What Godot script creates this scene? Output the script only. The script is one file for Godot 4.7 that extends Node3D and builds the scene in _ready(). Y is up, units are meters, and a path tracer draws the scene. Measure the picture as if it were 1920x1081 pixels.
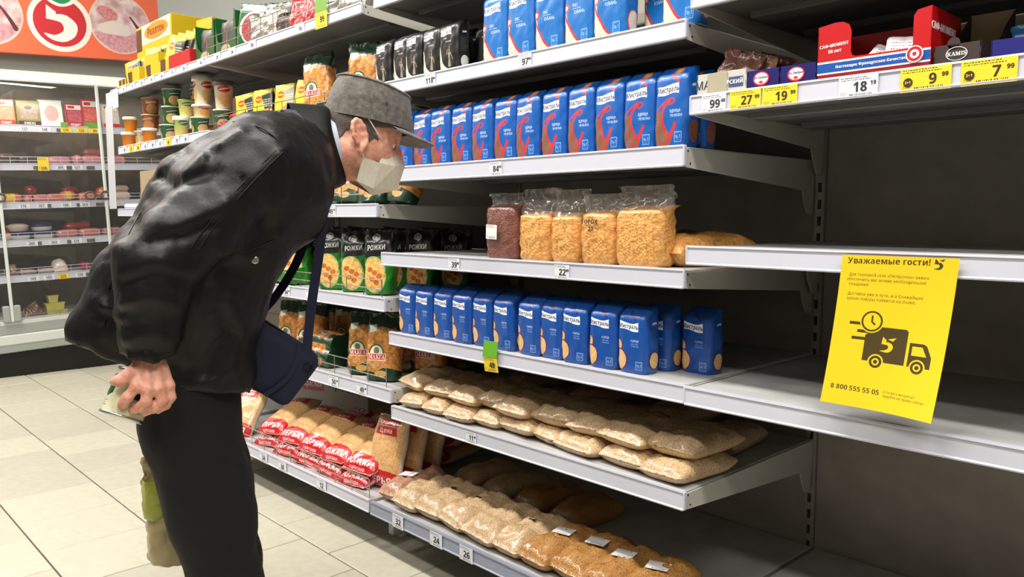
extends Node3D
# A supermarket aisle: shelving with packets on the right, a man bending to look, a chiller at the far end.
# Axes: x along the shelving (left is -x), y up, z out of the shelving towards the aisle.

const EYE := Vector3(1.0963, 1.2, 1.6145)
const ORD := ["first", "second", "third", "fourth", "fifth", "sixth", "seventh", "eighth", "ninth", "tenth", "eleventh", "twelfth", "thirteenth", "fourteenth", "fifteenth"]
var rng := RandomNumberGenerator.new()
var mats := {}
var meshes := {}
var noise := FastNoiseLite.new()

func _ready():
	rng.seed = 11
	noise.seed = 5
	noise.frequency = 1.0
	make_paints()
	setup_view()
	setup_lamps()
	make_prints()
	build_room()
	build_shelving()
	build_chiller()
	build_middle_goods()
	build_right_goods()
	build_left_goods()
	build_man()

func setup_view():
	var cam := Camera3D.new()
	cam.name = "camera"
	var yaw := deg_to_rad(43.523)
	var pitch := deg_to_rad(5.2)
	var flat := Vector3(-cos(yaw), 0, -sin(yaw))
	var right := Vector3(sin(yaw), 0, -cos(yaw))
	var look := flat * cos(pitch) - Vector3.UP * sin(pitch)
	var cup := Vector3.UP * cos(pitch) + flat * sin(pitch)
	cam.transform = Transform3D(Basis(right, cup, -look), EYE)
	cam.fov = 39.901
	cam.near = 0.05
	cam.far = 60.0
	add_child(cam)
	cam.current = true
	var we := WorldEnvironment.new()
	we.name = "environment"
	var e := Environment.new()
	e.background_mode = Environment.BG_COLOR
	e.background_color = Color(0.05, 0.05, 0.05)
	e.tonemap_mode = Environment.TONE_MAPPER_LINEAR
	e.tonemap_exposure = 0.74
	e.sdfgi_enabled = true
	e.ssao_enabled = true
	e.ssil_enabled = true
	we.environment = e
	add_child(we)

func setup_lamps():
	# rows of ceiling lamps over the aisle, and over the cross aisle by the chiller
	var k := 0
	for row in [[1.05, [1.9, -0.2, -2.3, -4.4], 1.5, 0.26, 9.5], [2.4, [1.9, -0.2, -2.3, -4.4], 1.5, 0.26, 5.0]]:
		for x in row[1]:
			ceiling_lamp(Vector3(x, 3.55, row[0]), row[2], row[3], k, row[4])
			k += 1
	for z in [-2.7, 2.2]:
		cross_lamp(Vector3(-4.75, 3.45, z), k)
		k += 1

func cross_lamp(at: Vector3, k: int):
	# bare tube fitting in the cross aisle: shines sideways too
	var t = thing("ceiling_lamp", "bare fluorescent tube fitting over the cross aisle, %s from the near end" % ORD[k], "lamp", at)
	part("housing", cbox(Vector3(0.12, 0.05, 1.6), 0.006), paint("lamp_white"), t, Vector3(0, 0.045, 0))
	var glow := StandardMaterial3D.new()
	glow.albedo_color = Color(1, 1, 1)
	glow.emission_enabled = true
	glow.emission = Color(1.0, 0.97, 0.92)
	glow.emission_energy_multiplier = 3.0
	for i in 4:
		var z := -0.6 + 0.4 * i
		part("tube", cbox(Vector3(0.03, 0.03, 0.38), 0.010), glow, t, Vector3(0, 0.0, z))
		var l := OmniLight3D.new()
		l.name = "tube_light"
		l.light_energy = 0.55 if at.z < 0 else 0.22
		l.light_size = 0.03
		l.light_color = Color(1.0, 0.985, 0.955)
		l.omni_range = 12.0
		l.omni_attenuation = 2.0
		l.shadow_enabled = true
		t.add_child(l, true)
		l.position = Vector3(0, -0.06, z)

func ceiling_lamp(at: Vector3, lx: float, lz: float, k: int, power: float):
	var t = thing("ceiling_lamp", "long white fluorescent ceiling fitting overhead, %s from the near end" % ORD[k], "lamp", at, 0.0, "ceiling lamps over the aisle")
	part("housing", cbox(Vector3(lx + 0.04, 0.06, lz + 0.04), 0.006), paint("lamp_white"), t, Vector3(0, 0.04, 0))
	var glow := StandardMaterial3D.new()
	glow.albedo_color = Color(1, 1, 1)
	glow.emission_enabled = true
	glow.emission = Color(1.0, 0.97, 0.92)
	glow.emission_energy_multiplier = 3.0
	part("lamp_diffuser", cbox(Vector3(lx, 0.012, lz), 0.003), glow, t, Vector3(0, 0.004, 0))
	var l := AreaLight3D.new()
	l.name = "lamp_light"
	l.area_size = Vector2(lx, lz)
	l.area_normalize_energy = true
	l.light_energy = power
	l.light_color = Color(1.0, 0.985, 0.955)
	l.area_range = 12.0
	l.shadow_enabled = true
	t.add_child(l, true)
	l.position = Vector3(0, -0.012, 0)
	l.rotation = Vector3(-PI / 2, 0, 0)

# ---------------------------------------------------------------- things and parts

func thing(called: String, label: String, category: String, at := Vector3.ZERO, turn := 0.0, group := "") -> Node3D:
	var o := Node3D.new()
	o.name = called
	add_child(o, true)
	o.position = at
	o.rotation.y = turn
	tag(o, label, category, group)
	return o

func tag(o: Node, label: String, category: String, group := ""):
	o.set_meta("label", label)
	o.set_meta("category", category)
	if group:
		o.set_meta("group", group)

func part(called: String, mesh: Mesh, m: Material, parent: Node, at := Vector3.ZERO, turn := Vector3.ZERO) -> MeshInstance3D:
	var o := MeshInstance3D.new()
	o.name = called
	o.mesh = mesh
	o.material_override = m
	parent.add_child(o, true)
	o.position = at
	o.rotation = turn
	return o

func struct(called: String, mesh: Mesh, m: Material, at := Vector3.ZERO) -> MeshInstance3D:
	var o := part(called, mesh, m, self, at)
	o.set_meta("kind", "structure")
	return o

func lone(called: String, mesh: Mesh, m: Material, label: String, category: String, at := Vector3.ZERO, turn := Vector3.ZERO, group := "") -> MeshInstance3D:
	var o := part(called, mesh, m, self, at, turn)
	tag(o, label, category, group)
	return o

func dup(src: Node3D, at: Vector3, turn: Vector3, label: String, group := "") -> Node3D:
	var o: Node3D = src.duplicate()
	o.name = String(src.name).rstrip("0123456789").rstrip("_")
	add_child(o, true)
	o.position = at
	o.rotation = turn
	o.set_meta("label", label)
	if group:
		o.set_meta("group", group)
	elif o.has_meta("group"):
		o.remove_meta("group")
	return o

# ---------------------------------------------------------------- materials

func solid(c: Color, rough := 0.6, metal := 0.0) -> StandardMaterial3D:
	var m := StandardMaterial3D.new()
	m.albedo_color = c
	m.roughness = rough
	m.metallic = metal
	return m

func paint(called: String) -> StandardMaterial3D:
	return mats[called]

func noise_tex(freq: float, ramp: Array, kind := FastNoiseLite.TYPE_SIMPLEX_SMOOTH, size := 256, sd := 1, normal := false, bump := 4.0, ret := -1) -> NoiseTexture2D:
	var n := FastNoiseLite.new()
	n.noise_type = kind
	n.frequency = freq
	n.seed = sd
	if ret >= 0:
		n.cellular_return_type = ret
	var t := NoiseTexture2D.new()
	t.width = size
	t.height = size
	t.seamless = true
	t.noise = n
	if normal:
		t.as_normal_map = true
		t.bump_strength = bump
	elif ramp.size():
		var g := Gradient.new()
		var offs := PackedFloat32Array()
		var cols := PackedColorArray()
		for p in ramp:
			offs.append(p[0])
			cols.append(p[1])
		g.offsets = offs
		g.colors = cols
		t.color_ramp = g
	return t

func tri_mat(tex: Texture2D, per_m: float, rough: float, nrm: Texture2D = null, ns := 1.0) -> StandardMaterial3D:
	var m := StandardMaterial3D.new()
	m.albedo_texture = tex
	m.roughness = rough
	m.uv1_triplanar = true
	m.uv1_scale = Vector3.ONE * per_m
	if nrm:
		m.normal_enabled = true
		m.normal_texture = nrm
		m.normal_scale = ns
	return m

func film_coat(m: StandardMaterial3D, amount := 1.0, rough := 0.14) -> StandardMaterial3D:
	m.clearcoat_enabled = true
	m.clearcoat = amount
	m.clearcoat_roughness = rough
	return m

func make_paints():
	mats.lamp_white = solid(Color(0.9, 0.9, 0.88), 0.5)
	mats.shelf_white = solid(Color(0.80, 0.80, 0.79), 0.42)
	mats.rail_white = solid(Color(0.765, 0.77, 0.82), 0.3)
	mats.underside_shade = solid(Color(0.40, 0.40, 0.40), 0.5)  # darker than the decks: shade under the shelves put into the colour
	mats.rail_grey = solid(Color(0.56, 0.58, 0.66), 0.3)
	mats.bracket = solid(Color(0.74, 0.73, 0.69), 0.5)
	mats.dark_hole = solid(Color(0.03, 0.03, 0.03), 0.8)
	mats.wire = solid(Color(0.72, 0.72, 0.7), 0.25, 1.0)
	mats.ink = solid(Color(0.13, 0.13, 0.15), 0.7)
	mats.card = solid(Color(0.62, 0.55, 0.43), 0.8)
	mats.black_plastic = solid(Color(0.03, 0.03, 0.035), 0.4)
	mats.paper_white = solid(Color(0.9, 0.9, 0.9), 0.6)
	mats.glass = solid(Color(1, 1, 1, 0.015), 0.02)
	mats.glass.transparency = BaseMaterial3D.TRANSPARENCY_ALPHA
	mats.film = solid(Color(1, 1, 1, 0.1), 0.12)
	mats.film.transparency = BaseMaterial3D.TRANSPARENCY_ALPHA
	mats.panel = tri_mat(noise_tex(0.02, [[0.0, Color(0.57, 0.54, 0.51)], [1.0, Color(0.64, 0.61, 0.57)]], FastNoiseLite.TYPE_SIMPLEX_SMOOTH, 256, 4), 1.3, 0.55)
	mats.deck = tri_mat(noise_tex(0.01, [[0.0, Color(0.66, 0.66, 0.65)], [0.6, Color(0.72, 0.72, 0.72)], [1.0, Color(0.75, 0.75, 0.75)]], FastNoiseLite.TYPE_SIMPLEX_SMOOTH, 256, 9), 2.0, 0.38)
	for k in 3:
		var c := [Color(0.755, 0.735, 0.665), Color(0.775, 0.755, 0.685), Color(0.735, 0.715, 0.65)][k] as Color
		var m := tri_mat(noise_tex(0.03, [[0.0, c.darkened(0.05)], [0.75, c], [0.9, c.lightened(0.04)], [1.0, c.darkened(0.03)]], FastNoiseLite.TYPE_SIMPLEX_SMOOTH, 256, 20 + k), 2.2, 0.34)
		m.uv1_world_triplanar = true
		mats["tile%d" % k] = m
	mats.tag_yellow_plain = solid(Color(0.93, 0.80, 0.16), 0.6)
	mats.ink_brown = solid(Color(0.20, 0.12, 0.05), 0.7)
	mats.grout = solid(Color(0.30, 0.27, 0.23), 0.9)
	mats.wall = solid(Color(0.80, 0.81, 0.79), 0.8)
	mats.ceiling = solid(Color(0.70, 0.70, 0.69), 0.9)
	mats.wall_far = solid(Color(0.45, 0.44, 0.42), 0.9)

# ---------------------------------------------------------------- meshes

class MB:
	# gathers triangles; faces are given counter-clockwise seen from outside and turned for Godot
	var st := SurfaceTool.new()
	func _init():
		st.begin(Mesh.PRIMITIVE_TRIANGLES)
	func smooth(on: bool):
		st.set_smooth_group(0 if on else -1)
		return self
	func v(p: Vector3, uv: Vector2):
		st.set_uv(uv)
		st.add_vertex(p)
	func tri(a, b, c, ua := Vector2.ZERO, ub := Vector2.ZERO, uc := Vector2.ZERO):
		v(a, ua)
		v(c, uc)
		v(b, ub)
	func quad(a, b, c, d, ua := Vector2(0, 1), ub := Vector2(1, 1), uc := Vector2(1, 0), ud := Vector2(0, 0)):
		tri(a, b, c, ua, ub, uc)
		tri(a, c, d, ua, uc, ud)
	func box(c: Vector3, s: Vector3):
		st.set_smooth_group(-1)
		var h := s / 2.0
		for ax in 3:
			for sg in [-1.0, 1.0]:
				var n := Vector3.ZERO
				n[ax] = sg
				var u := Vector3.ZERO
				var w := Vector3.ZERO
				if ax == 0:
					u = Vector3(0, 0, -sg)
					w = Vector3(0, 1, 0)
				elif ax == 1:
					u = Vector3(1, 0, 0)
					w = Vector3(0, 0, -sg)
				else:
					u = Vector3(sg, 0, 0)
					w = Vector3(0, 1, 0)
				var o := c + n * h
				quad(o - u * h - w * h, o + u * h - w * h, o + u * h + w * h, o - u * h + w * h)
	func tube(pts: Array, r: float, n := 6, closed := false):
		st.set_smooth_group(0)
		var rings := []
		for i in pts.size():
			var a: Vector3 = pts[i - 1] if i > 0 else (pts[-2] if closed else pts[0])
			var b: Vector3 = pts[i + 1] if i + 1 < pts.size() else (pts[1] if closed else pts[-1])
			var t := (b - a).normalized()
			var u := t.cross(Vector3.UP if absf(t.y) < 0.9 else Vector3.RIGHT).normalized()
			var w := t.cross(u)
			var ring := []
			for k in n:
				var ang := TAU * k / n
				ring.append(pts[i] + (u * cos(ang) + w * sin(ang)) * r)
			rings.append(ring)
		for i in rings.size() - 1:
			for k in n:
				var k2 := (k + 1) % n
				quad(rings[i][k], rings[i + 1][k], rings[i + 1][k2], rings[i][k2])
	func prism(poly: PackedVector2Array, z0: float, z1: float):
		# polygon in x,y (counter-clockwise) pushed from z0 to z1
		st.set_smooth_group(-1)
		if Geometry2D.is_polygon_clockwise(poly):
			poly.reverse()
		var lo := poly[0]
		var hi := poly[0]
		for p in poly:
			lo = lo.min(p)
			hi = hi.max(p)
		var sz := (hi - lo).max(Vector2.ONE * 1e-6)
		var ix := Geometry2D.triangulate_polygon(poly)
		for i in range(0, ix.size(), 3):
			var t := [poly[ix[i]], poly[ix[i + 1]], poly[ix[i + 2]]]
			if (t[1] - t[0]).cross(t[2] - t[0]) < 0:
				t = [t[0], t[2], t[1]]
			var uv := []
			for p in t:
				uv.append(Vector2((p.x - lo.x) / sz.x, 1.0 - (p.y - lo.y) / sz.y))
			tri(Vector3(t[0].x, t[0].y, z1), Vector3(t[1].x, t[1].y, z1), Vector3(t[2].x, t[2].y, z1), uv[0], uv[1], uv[2])
			tri(Vector3(t[0].x, t[0].y, z0), Vector3(t[2].x, t[2].y, z0), Vector3(t[1].x, t[1].y, z0), uv[0], uv[2], uv[1])
		for i in poly.size():
			var a := poly[i]
			var b := poly[(i + 1) % poly.size()]
			quad(Vector3(a.x, a.y, z0), Vector3(b.x, b.y, z0), Vector3(b.x, b.y, z1), Vector3(a.x, a.y, z1))
	func done() -> ArrayMesh:
		st.generate_normals()
		st.index()
		return st.commit()

func cbox(s: Vector3, b := 0.002) -> ArrayMesh:
	# box with chamfered edges, centred
	var key := "cbox%s%s" % [s, b]
	if meshes.has(key):
		return meshes[key]
	var m := MB.new()
	m.smooth(false)
	var h := s / 2.0
	b = minf(b, minf(h.x, minf(h.y, h.z)) * 0.9)
	for ax in 3:
		for sg in [-1.0, 1.0]:
			var n := Vector3.ZERO
			n[ax] = sg
			var u := Vector3(0, 0, -sg) if ax == 0 else Vector3(1, 0, 0) if ax == 1 else Vector3(sg, 0, 0)
			var w := Vector3(0, 0, -sg) if ax == 1 else Vector3(0, 1, 0)
			var o := n * h
			var hu := u * (h - Vector3.ONE * b)
			var hw := w * (h - Vector3.ONE * b)
			m.quad(o - hu - hw, o + hu - hw, o + hu + hw, o - hu + hw)
	for ax in 3:
		var a1 := (ax + 1) % 3
		var a2 := (ax + 2) % 3
		for s1 in [-1.0, 1.0]:
			for s2 in [-1.0, 1.0]:
				var p := Vector3.ZERO
				p[a1] = s1 * h[a1]
				p[a2] = s2 * (h[a2] - b)
				var q := Vector3.ZERO
				q[a1] = s1 * (h[a1] - b)
				q[a2] = s2 * h[a2]
				var e := Vector3.ZERO
				e[ax] = h[ax] - b
				if s1 * s2 > 0:
					m.quad(p - e, p + e, q + e, q - e) if false else m.quad(q - e, p - e, p + e, q + e)
				else:
					m.quad(p - e, q - e, q + e, p + e)
	for sx in [-1.0, 1.0]:
		for sy in [-1.0, 1.0]:
			for sz in [-1.0, 1.0]:
				var p1 := Vector3(sx * h.x, sy * (h.y - b), sz * (h.z - b))
				var p2 := Vector3(sx * (h.x - b), sy * h.y, sz * (h.z - b))
				var p3 := Vector3(sx * (h.x - b), sy * (h.y - b), sz * h.z)
				if sx * sy * sz > 0:
					m.tri(p1, p2, p3)
				else:
					m.tri(p1, p3, p2)
	meshes[key] = m.done()
	return meshes[key]

func lathe(prof: Array, n := 24, smooth := true) -> ArrayMesh:
	# prof: [radius, height] from the bottom up; u runs round from the front, v from top to bottom
	var m := MB.new()
	m.smooth(smooth)
	var total := 0.0
	var at := [0.0]
	for i in range(1, prof.size()):
		total += Vector2(prof[i][0] - prof[i - 1][0], prof[i][1] - prof[i - 1][1]).length()
		at.append(total)
	for i in prof.size() - 1:
		for k in n:
			var a0 := TAU * k / n
			var a1 := TAU * (k + 1) / n
			var q := []
			var uv := []
			for c in [[i, a0, k], [i, a1, k + 1], [i + 1, a1, k + 1], [i + 1, a0, k]]:
				var r: float = prof[c[0]][0]
				q.append(Vector3(sin(c[1]) * r, prof[c[0]][1], cos(c[1]) * r))
				uv.append(Vector2(float(c[2]) / n, 1.0 - at[c[0]] / total))
			m.quad(q[0], q[1], q[2], q[3], uv[0], uv[1], uv[2], uv[3])
	return m.done()

func panel(w: float, h: float, t := 0.0006) -> ArrayMesh:
	# thin card, front at z = 0, centred; the print is on the front
	var key := "panel%s,%s,%s" % [w, h, t]
	if meshes.has(key):
		return meshes[key]
	var m := MB.new()
	m.smooth(false)
	var a := w / 2.0
	var b := h / 2.0
	m.quad(Vector3(-a, -b, 0), Vector3(a, -b, 0), Vector3(a, b, 0), Vector3(-a, b, 0))
	m.quad(Vector3(a, -b, -t), Vector3(-a, -b, -t), Vector3(-a, b, -t), Vector3(a, b, -t), Vector2(0.01, 0.01), Vector2(0.01, 0.01), Vector2(0.01, 0.01), Vector2(0.01, 0.01))
	m.quad(Vector3(a, -b, 0), Vector3(a, -b, -t), Vector3(a, b, -t), Vector3(a, b, 0), Vector2(0.99, 0.5), Vector2(0.99, 0.5), Vector2(0.99, 0.5), Vector2(0.99, 0.5))
	m.quad(Vector3(-a, -b, -t), Vector3(-a, -b, 0), Vector3(-a, b, 0), Vector3(-a, b, -t), Vector2(0.01, 0.5), Vector2(0.01, 0.5), Vector2(0.01, 0.5), Vector2(0.01, 0.5))
	m.quad(Vector3(-a, b, 0), Vector3(a, b, 0), Vector3(a, b, -t), Vector3(-a, b, -t), Vector2(0.5, 0.01), Vector2(0.5, 0.01), Vector2(0.5, 0.01), Vector2(0.5, 0.01))
	m.quad(Vector3(-a, -b, -t), Vector3(a, -b, -t), Vector3(a, -b, 0), Vector3(-a, -b, 0), Vector2(0.5, 0.99), Vector2(0.5, 0.99), Vector2(0.5, 0.99), Vector2(0.5, 0.99))
	meshes[key] = m.done()
	return meshes[key]

func font(bold: bool, serif := false) -> SystemFont:
	var key := "font%s%s" % [bold, serif]
	if not mats.has(key):
		var f := SystemFont.new()
		f.font_names = PackedStringArray(["Droid Serif" if serif else "Droid Sans"])
		f.font_weight = 700 if bold else 400
		mats[key] = f
	return mats[key]

func letters(text: String, cap: float, bold := true, depth := 0.0006, serif := false, step := 0.5) -> TextMesh:
	# raised lettering whose capitals are cap metres tall, centred
	var key := "text%s,%s,%s,%s" % [text, cap, bold, serif]
	if meshes.has(key):
		return meshes[key]
	var t := TextMesh.new()
	t.text = text
	t.font = font(bold, serif)
	t.font_size = 48
	t.pixel_size = cap / 34.5
	t.depth = depth
	t.curve_step = step * 4.0
	meshes[key] = t
	return t

# ---------------------------------------------------------------- flat print

class Print:
	# a small raster canvas: polygons, ellipses, lettering and grain
	var im: Image
	var w: int
	var h: int
	var host
	func _init(who, wide: int, high: int, c: Color):
		host = who
		w = wide
		h = high
		im = Image.create(w, h, false, Image.FORMAT_RGB8)
		im.fill(c)
	func spans(poly: PackedVector2Array, each: Callable):
		var y0 := h
		var y1 := 0
		for p in poly:
			y0 = mini(y0, int(floor(p.y)))
			y1 = maxi(y1, int(ceil(p.y)))
		var n := poly.size()
		for y in range(maxi(y0, 0), mini(y1, h)):
			var yc := y + 0.5
			var xs := []
			for i in n:
				var a := poly[i]
				var b := poly[(i + 1) % n]
				if (a.y <= yc) != (b.y <= yc):
					xs.append(a.x + (yc - a.y) / (b.y - a.y) * (b.x - a.x))
			xs.sort()
			for k in range(0, xs.size() - 1, 2):
				var xa := maxi(0, int(round(xs[k])))
				var xb := mini(w, int(round(xs[k + 1])))
				if xb > xa:
					each.call(xa, xb, y)
	func poly(pts: PackedVector2Array, c: Color):
		spans(pts, func(xa, xb, y): im.fill_rect(Rect2i(xa, y, xb - xa, 1), c))
	func rect(x: float, y: float, a: float, b: float, c: Color):
		im.fill_rect(Rect2i(int(x), int(y), int(a), int(b)), c)
	static func oval(x: float, y: float, rx: float, ry: float, n := 40, a0 := 0.0, a1 := TAU, tilt := 0.0) -> PackedVector2Array:
		var o := PackedVector2Array()
		for i in n:
			var a := a0 + (a1 - a0) * i / (n if a1 - a0 > 6.28 else n - 1)
			o.append(Vector2(x, y) + Vector2(cos(a) * rx, sin(a) * ry).rotated(tilt))
		return o
	func ellipse(x: float, y: float, rx: float, ry: float, c: Color, tilt := 0.0):
		poly(oval(x, y, rx, ry, 40, 0.0, TAU, tilt), c)
	func line(pts: PackedVector2Array, t0: float, c: Color, t1 := -1.0):
		# a stroke that may widen from t0 to t1
		var l := PackedVector2Array()
		var r := PackedVector2Array()
		var n := pts.size()
		for i in n:
			var d := (pts[mini(i + 1, n - 1)] - pts[maxi(i - 1, 0)]).normalized().orthogonal()
			var t := (t0 if t1 < 0.0 else lerpf(t0, t1, float(i) / (n - 1))) / 2.0
			l.append(pts[i] + d * t)
			r.append(pts[i] - d * t)
		for i in n - 1:
			poly(PackedVector2Array([l[i], l[i + 1], r[i + 1], r[i]]), c)
		if t0 > 3.0:
			for i in range(1, n - 1):
				var t := (t0 if t1 < 0.0 else lerpf(t0, t1, float(i) / (n - 1))) / 2.0
				poly(oval(pts[i].x, pts[i].y, t, t, 12), c)
	static func curve(ctrl: Array, steps := 8) -> PackedVector2Array:
		# smooth curve through the points
		var o := PackedVector2Array()
		for i in ctrl.size() - 1:
			var p0: Vector2 = ctrl[maxi(i - 1, 0)]
			var p3: Vector2 = ctrl[mini(i + 2, ctrl.size() - 1)]
			for k in steps:
				o.append(ctrl[i].cubic_interpolate(ctrl[i + 1], p0, p3, float(k) / steps))
		o.append(ctrl[-1])
		return o
	func text(s: String, x: float, y: float, cap: float, c: Color, bold := true, turn := 0.0, slant := 0.0, squeeze := 1.0, serif := false):
		# centred on x, y
		var t := TextMesh.new()
		t.text = s
		t.font = host.font(bold, serif)
		t.font_size = 32
		t.pixel_size = 1.0
		t.depth = 0.0
		t.curve_step = 4.0
		var a := t.get_mesh_arrays()
		var vs: PackedVector3Array = a[Mesh.ARRAY_VERTEX]
		var ix: PackedInt32Array = a[Mesh.ARRAY_INDEX] if a[Mesh.ARRAY_INDEX] != null else PackedInt32Array(range(vs.size()))
		var k := cap / 23.0
		for i in range(0, ix.size(), 3):
			var p := PackedVector2Array()
			for j in 3:
				var q := vs[ix[i + j]]
				p.append(Vector2(x, y) + Vector2((q.x + q.y * slant) * k * squeeze, -q.y * k).rotated(turn))
			poly(p, c)
	func scribble(x: float, y: float, wide: float, lines: int, step: float, c: Color, seed := 1):
		# rows of fine print too small to read
		var r := RandomNumberGenerator.new()
		r.seed = seed
		for i in lines:
			var at := x
			var stop := x + wide * r.randf_range(0.6, 1.0)
			while at < stop:
				var n := r.randf_range(2.0, 7.0)
				rect(at, y + i * step, maxf(1, n), maxf(1, step * 0.45), c)
				at += n + 2.0
	func grain(pts: PackedVector2Array, size: float, dark: Color, light: Color, seed := 1, kind := FastNoiseLite.TYPE_CELLULAR):
		var n := FastNoiseLite.new()
		n.noise_type = kind
		n.frequency = 1.0 / size
		n.seed = seed
		n.cellular_return_type = FastNoiseLite.RETURN_DISTANCE
		spans(pts, func(xa, xb, y):
			for px in range(xa, xb):
				var f := clampf(-n.get_noise_2d(px, y) * 1.1 + 0.22, 0.0, 1.0) if kind == FastNoiseLite.TYPE_CELLULAR else clampf(n.get_noise_2d(px, y) + 0.5, 0.0, 1.0)
				im.set_pixel(px, y, dark.lerp(light, f)))
	func tex() -> ImageTexture:
		return ImageTexture.create_from_image(im)
	func mat(rough := 0.4, coat := 0.0, coat_rough := 0.15) -> StandardMaterial3D:
		var m := StandardMaterial3D.new()
		m.albedo_texture = tex()
		m.roughness = rough
		m.texture_repeat = false
		if coat > 0.0:
			m.clearcoat_enabled = true
			m.clearcoat = coat
			m.clearcoat_roughness = coat_rough
		return m

# ---------------------------------------------------------------- the room

func build_room():
	var t := 0.15
	var x0 := -6.5
	var x1 := 3.4
	var z0 := -4.0
	var z1 := 3.9
	var fl := struct("floor", cbox(Vector3(x1 - x0, 0.1, z1 - z0), 0.002), paint("grout"), Vector3((x0 + x1) / 2, -0.056, (z0 + z1) / 2))
	# floor tiles: long joints along x, rows shifted by half a tile
	var variants := []
	var lx := 0.3535
	var lz := 0.3725
	for k in 3:
		var m := MB.new()
		m.smooth(false)
		var a := lx / 2 - 0.0022
		var b := lz / 2 - 0.0028
		var i := 0.0025
		var y := 0.006
		m.quad(Vector3(-a + i, y, b - i), Vector3(a - i, y, b - i), Vector3(a - i, y, -b + i), Vector3(-a + i, y, -b + i))
		for s in 4:
			var q := [Vector2(-a, b), Vector2(a, b), Vector2(a, -b), Vector2(-a, -b)]
			var p: Vector2 = q[s]
			var r: Vector2 = q[(s + 1) % 4]
			var pi: Vector2 = p - Vector2(signf(p.x), signf(p.y)) * i
			var ri: Vector2 = r - Vector2(signf(r.x), signf(r.y)) * i
			m.quad(Vector3(p.x, y - 0.002, p.y), Vector3(r.x, y - 0.002, r.y), Vector3(ri.x, y, ri.y), Vector3(pi.x, y, pi.y))
			m.quad(Vector3(p.x, 0, p.y), Vector3(r.x, 0, r.y), Vector3(r.x, y - 0.002, r.y), Vector3(p.x, y - 0.002, p.y))
		variants.append(m.done())
	var here := fl.position
	rng.seed = 3
	for row in range(-7, 8):
		var z := 0.2005 + (row + 0.5) * lz
		var shift := (0.0 if row % 2 == 0 else 0.52 * lx) + 0.06
		for col in range(-18, 8):
			var x := col * lx + shift
			if x < x0 + 0.2 or x > 1.7 or (z < -0.3 and x > -0.6) or (z < -0.6 and x > -4.0):
				continue
			var o := part("tile", variants[rng.randi() % 3], paint("tile%d" % (rng.randi() % 3)), fl, Vector3(x, -0.006, z) - here)
			o.position.y += rng.randf_range(-0.0004, 0.0004)
	struct("wall_left", cbox(Vector3(t, 3.9, z1 - z0), 0.002), paint("wall"), Vector3(x0 - t / 2, 1.95, (z0 + z1) / 2))
	struct("wall_right", cbox(Vector3(t, 3.9, z1 - z0), 0.002), paint("wall_far"), Vector3(x1 + t / 2, 1.95, (z0 + z1) / 2))
	struct("wall_back", cbox(Vector3(x1 - x0, 3.9, t), 0.002), paint("wall"), Vector3((x0 + x1) / 2, 1.95, z0 - t / 2))
	struct("wall_front", cbox(Vector3(x1 - x0, 3.9, t), 0.002), paint("wall_far"), Vector3((x0 + x1) / 2, 1.95, z1 + t / 2))
	struct("ceiling", cbox(Vector3(x1 - x0, 0.1, z1 - z0), 0.002), paint("ceiling"), Vector3((x0 + x1) / 2, 3.72, (z0 + z1) / 2))

# ---------------------------------------------------------------- shelving

func rail_mesh(lx: float, h: float, tilt := 0.0) -> ArrayMesh:
	# price rail: a shallow channel with a lip along the top and the bottom, ends closed
	var key := "rail%s,%s,%s" % [lx, h, tilt]
	if meshes.has(key):
		return meshes[key]
	var m := MB.new()
	var prof := PackedVector2Array([Vector2(-0.008, 0), Vector2(0.004, 0), Vector2(0.005, 0.003), Vector2(0.002, 0.006), Vector2(0.0 - tilt, h - 0.007), Vector2(0.003 - tilt, h - 0.004), Vector2(0.002 - tilt, h), Vector2(-0.010 - tilt, h)])
	m.prism(prof, -lx / 2, lx / 2)
	# prism runs along z with the profile in x,y; turn it so that it runs along x and faces +z
	var src := m.done()
	var st := SurfaceTool.new()
	st.begin(Mesh.PRIMITIVE_TRIANGLES)
	st.append_from(src, 0, Transform3D(Basis(Vector3(0, 0, 1), Vector3(0, 1, 0), Vector3(-1, 0, 0)), Vector3.ZERO))
	meshes[key] = st.commit()
	return meshes[key]

func bracket_mesh(depth: float, h: float, hook: float, thick := 0.004) -> ArrayMesh:
	var key := "bracket%s,%s,%s" % [depth, h, hook]
	if meshes.has(key):
		return meshes[key]
	var m := MB.new()
	var d := depth
	# profile in (z, y); z is 0 at the front and -d at the back, y is 0 at the deck top
	var prof := PackedVector2Array([Vector2(-0.006, -0.006), Vector2(0, -0.012), Vector2(0.0, -h + 0.004), Vector2(-0.012, -h), Vector2(-d + 0.075, -h - 0.042), Vector2(-d + 0.062, -h - 0.05 - hook * 0.4), Vector2(-d + 0.04, -h - 0.05 - hook), Vector2(-d + 0.015, -h - 0.055 - hook), Vector2(-d + 0.006, -h - 0.05 - hook), Vector2(-d, 0.0), Vector2(-d + 0.03, -0.004)])
	m.prism(prof, -thick / 2, thick / 2)
	var src := m.done()
	var st := SurfaceTool.new()
	st.begin(Mesh.PRIMITIVE_TRIANGLES)
	st.append_from(src, 0, Transform3D(Basis(Vector3(0, 0, 1), Vector3(0, 1, 0), Vector3(-1, 0, 0)), Vector3.ZERO))
	meshes[key] = st.commit()
	return meshes[key]

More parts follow.
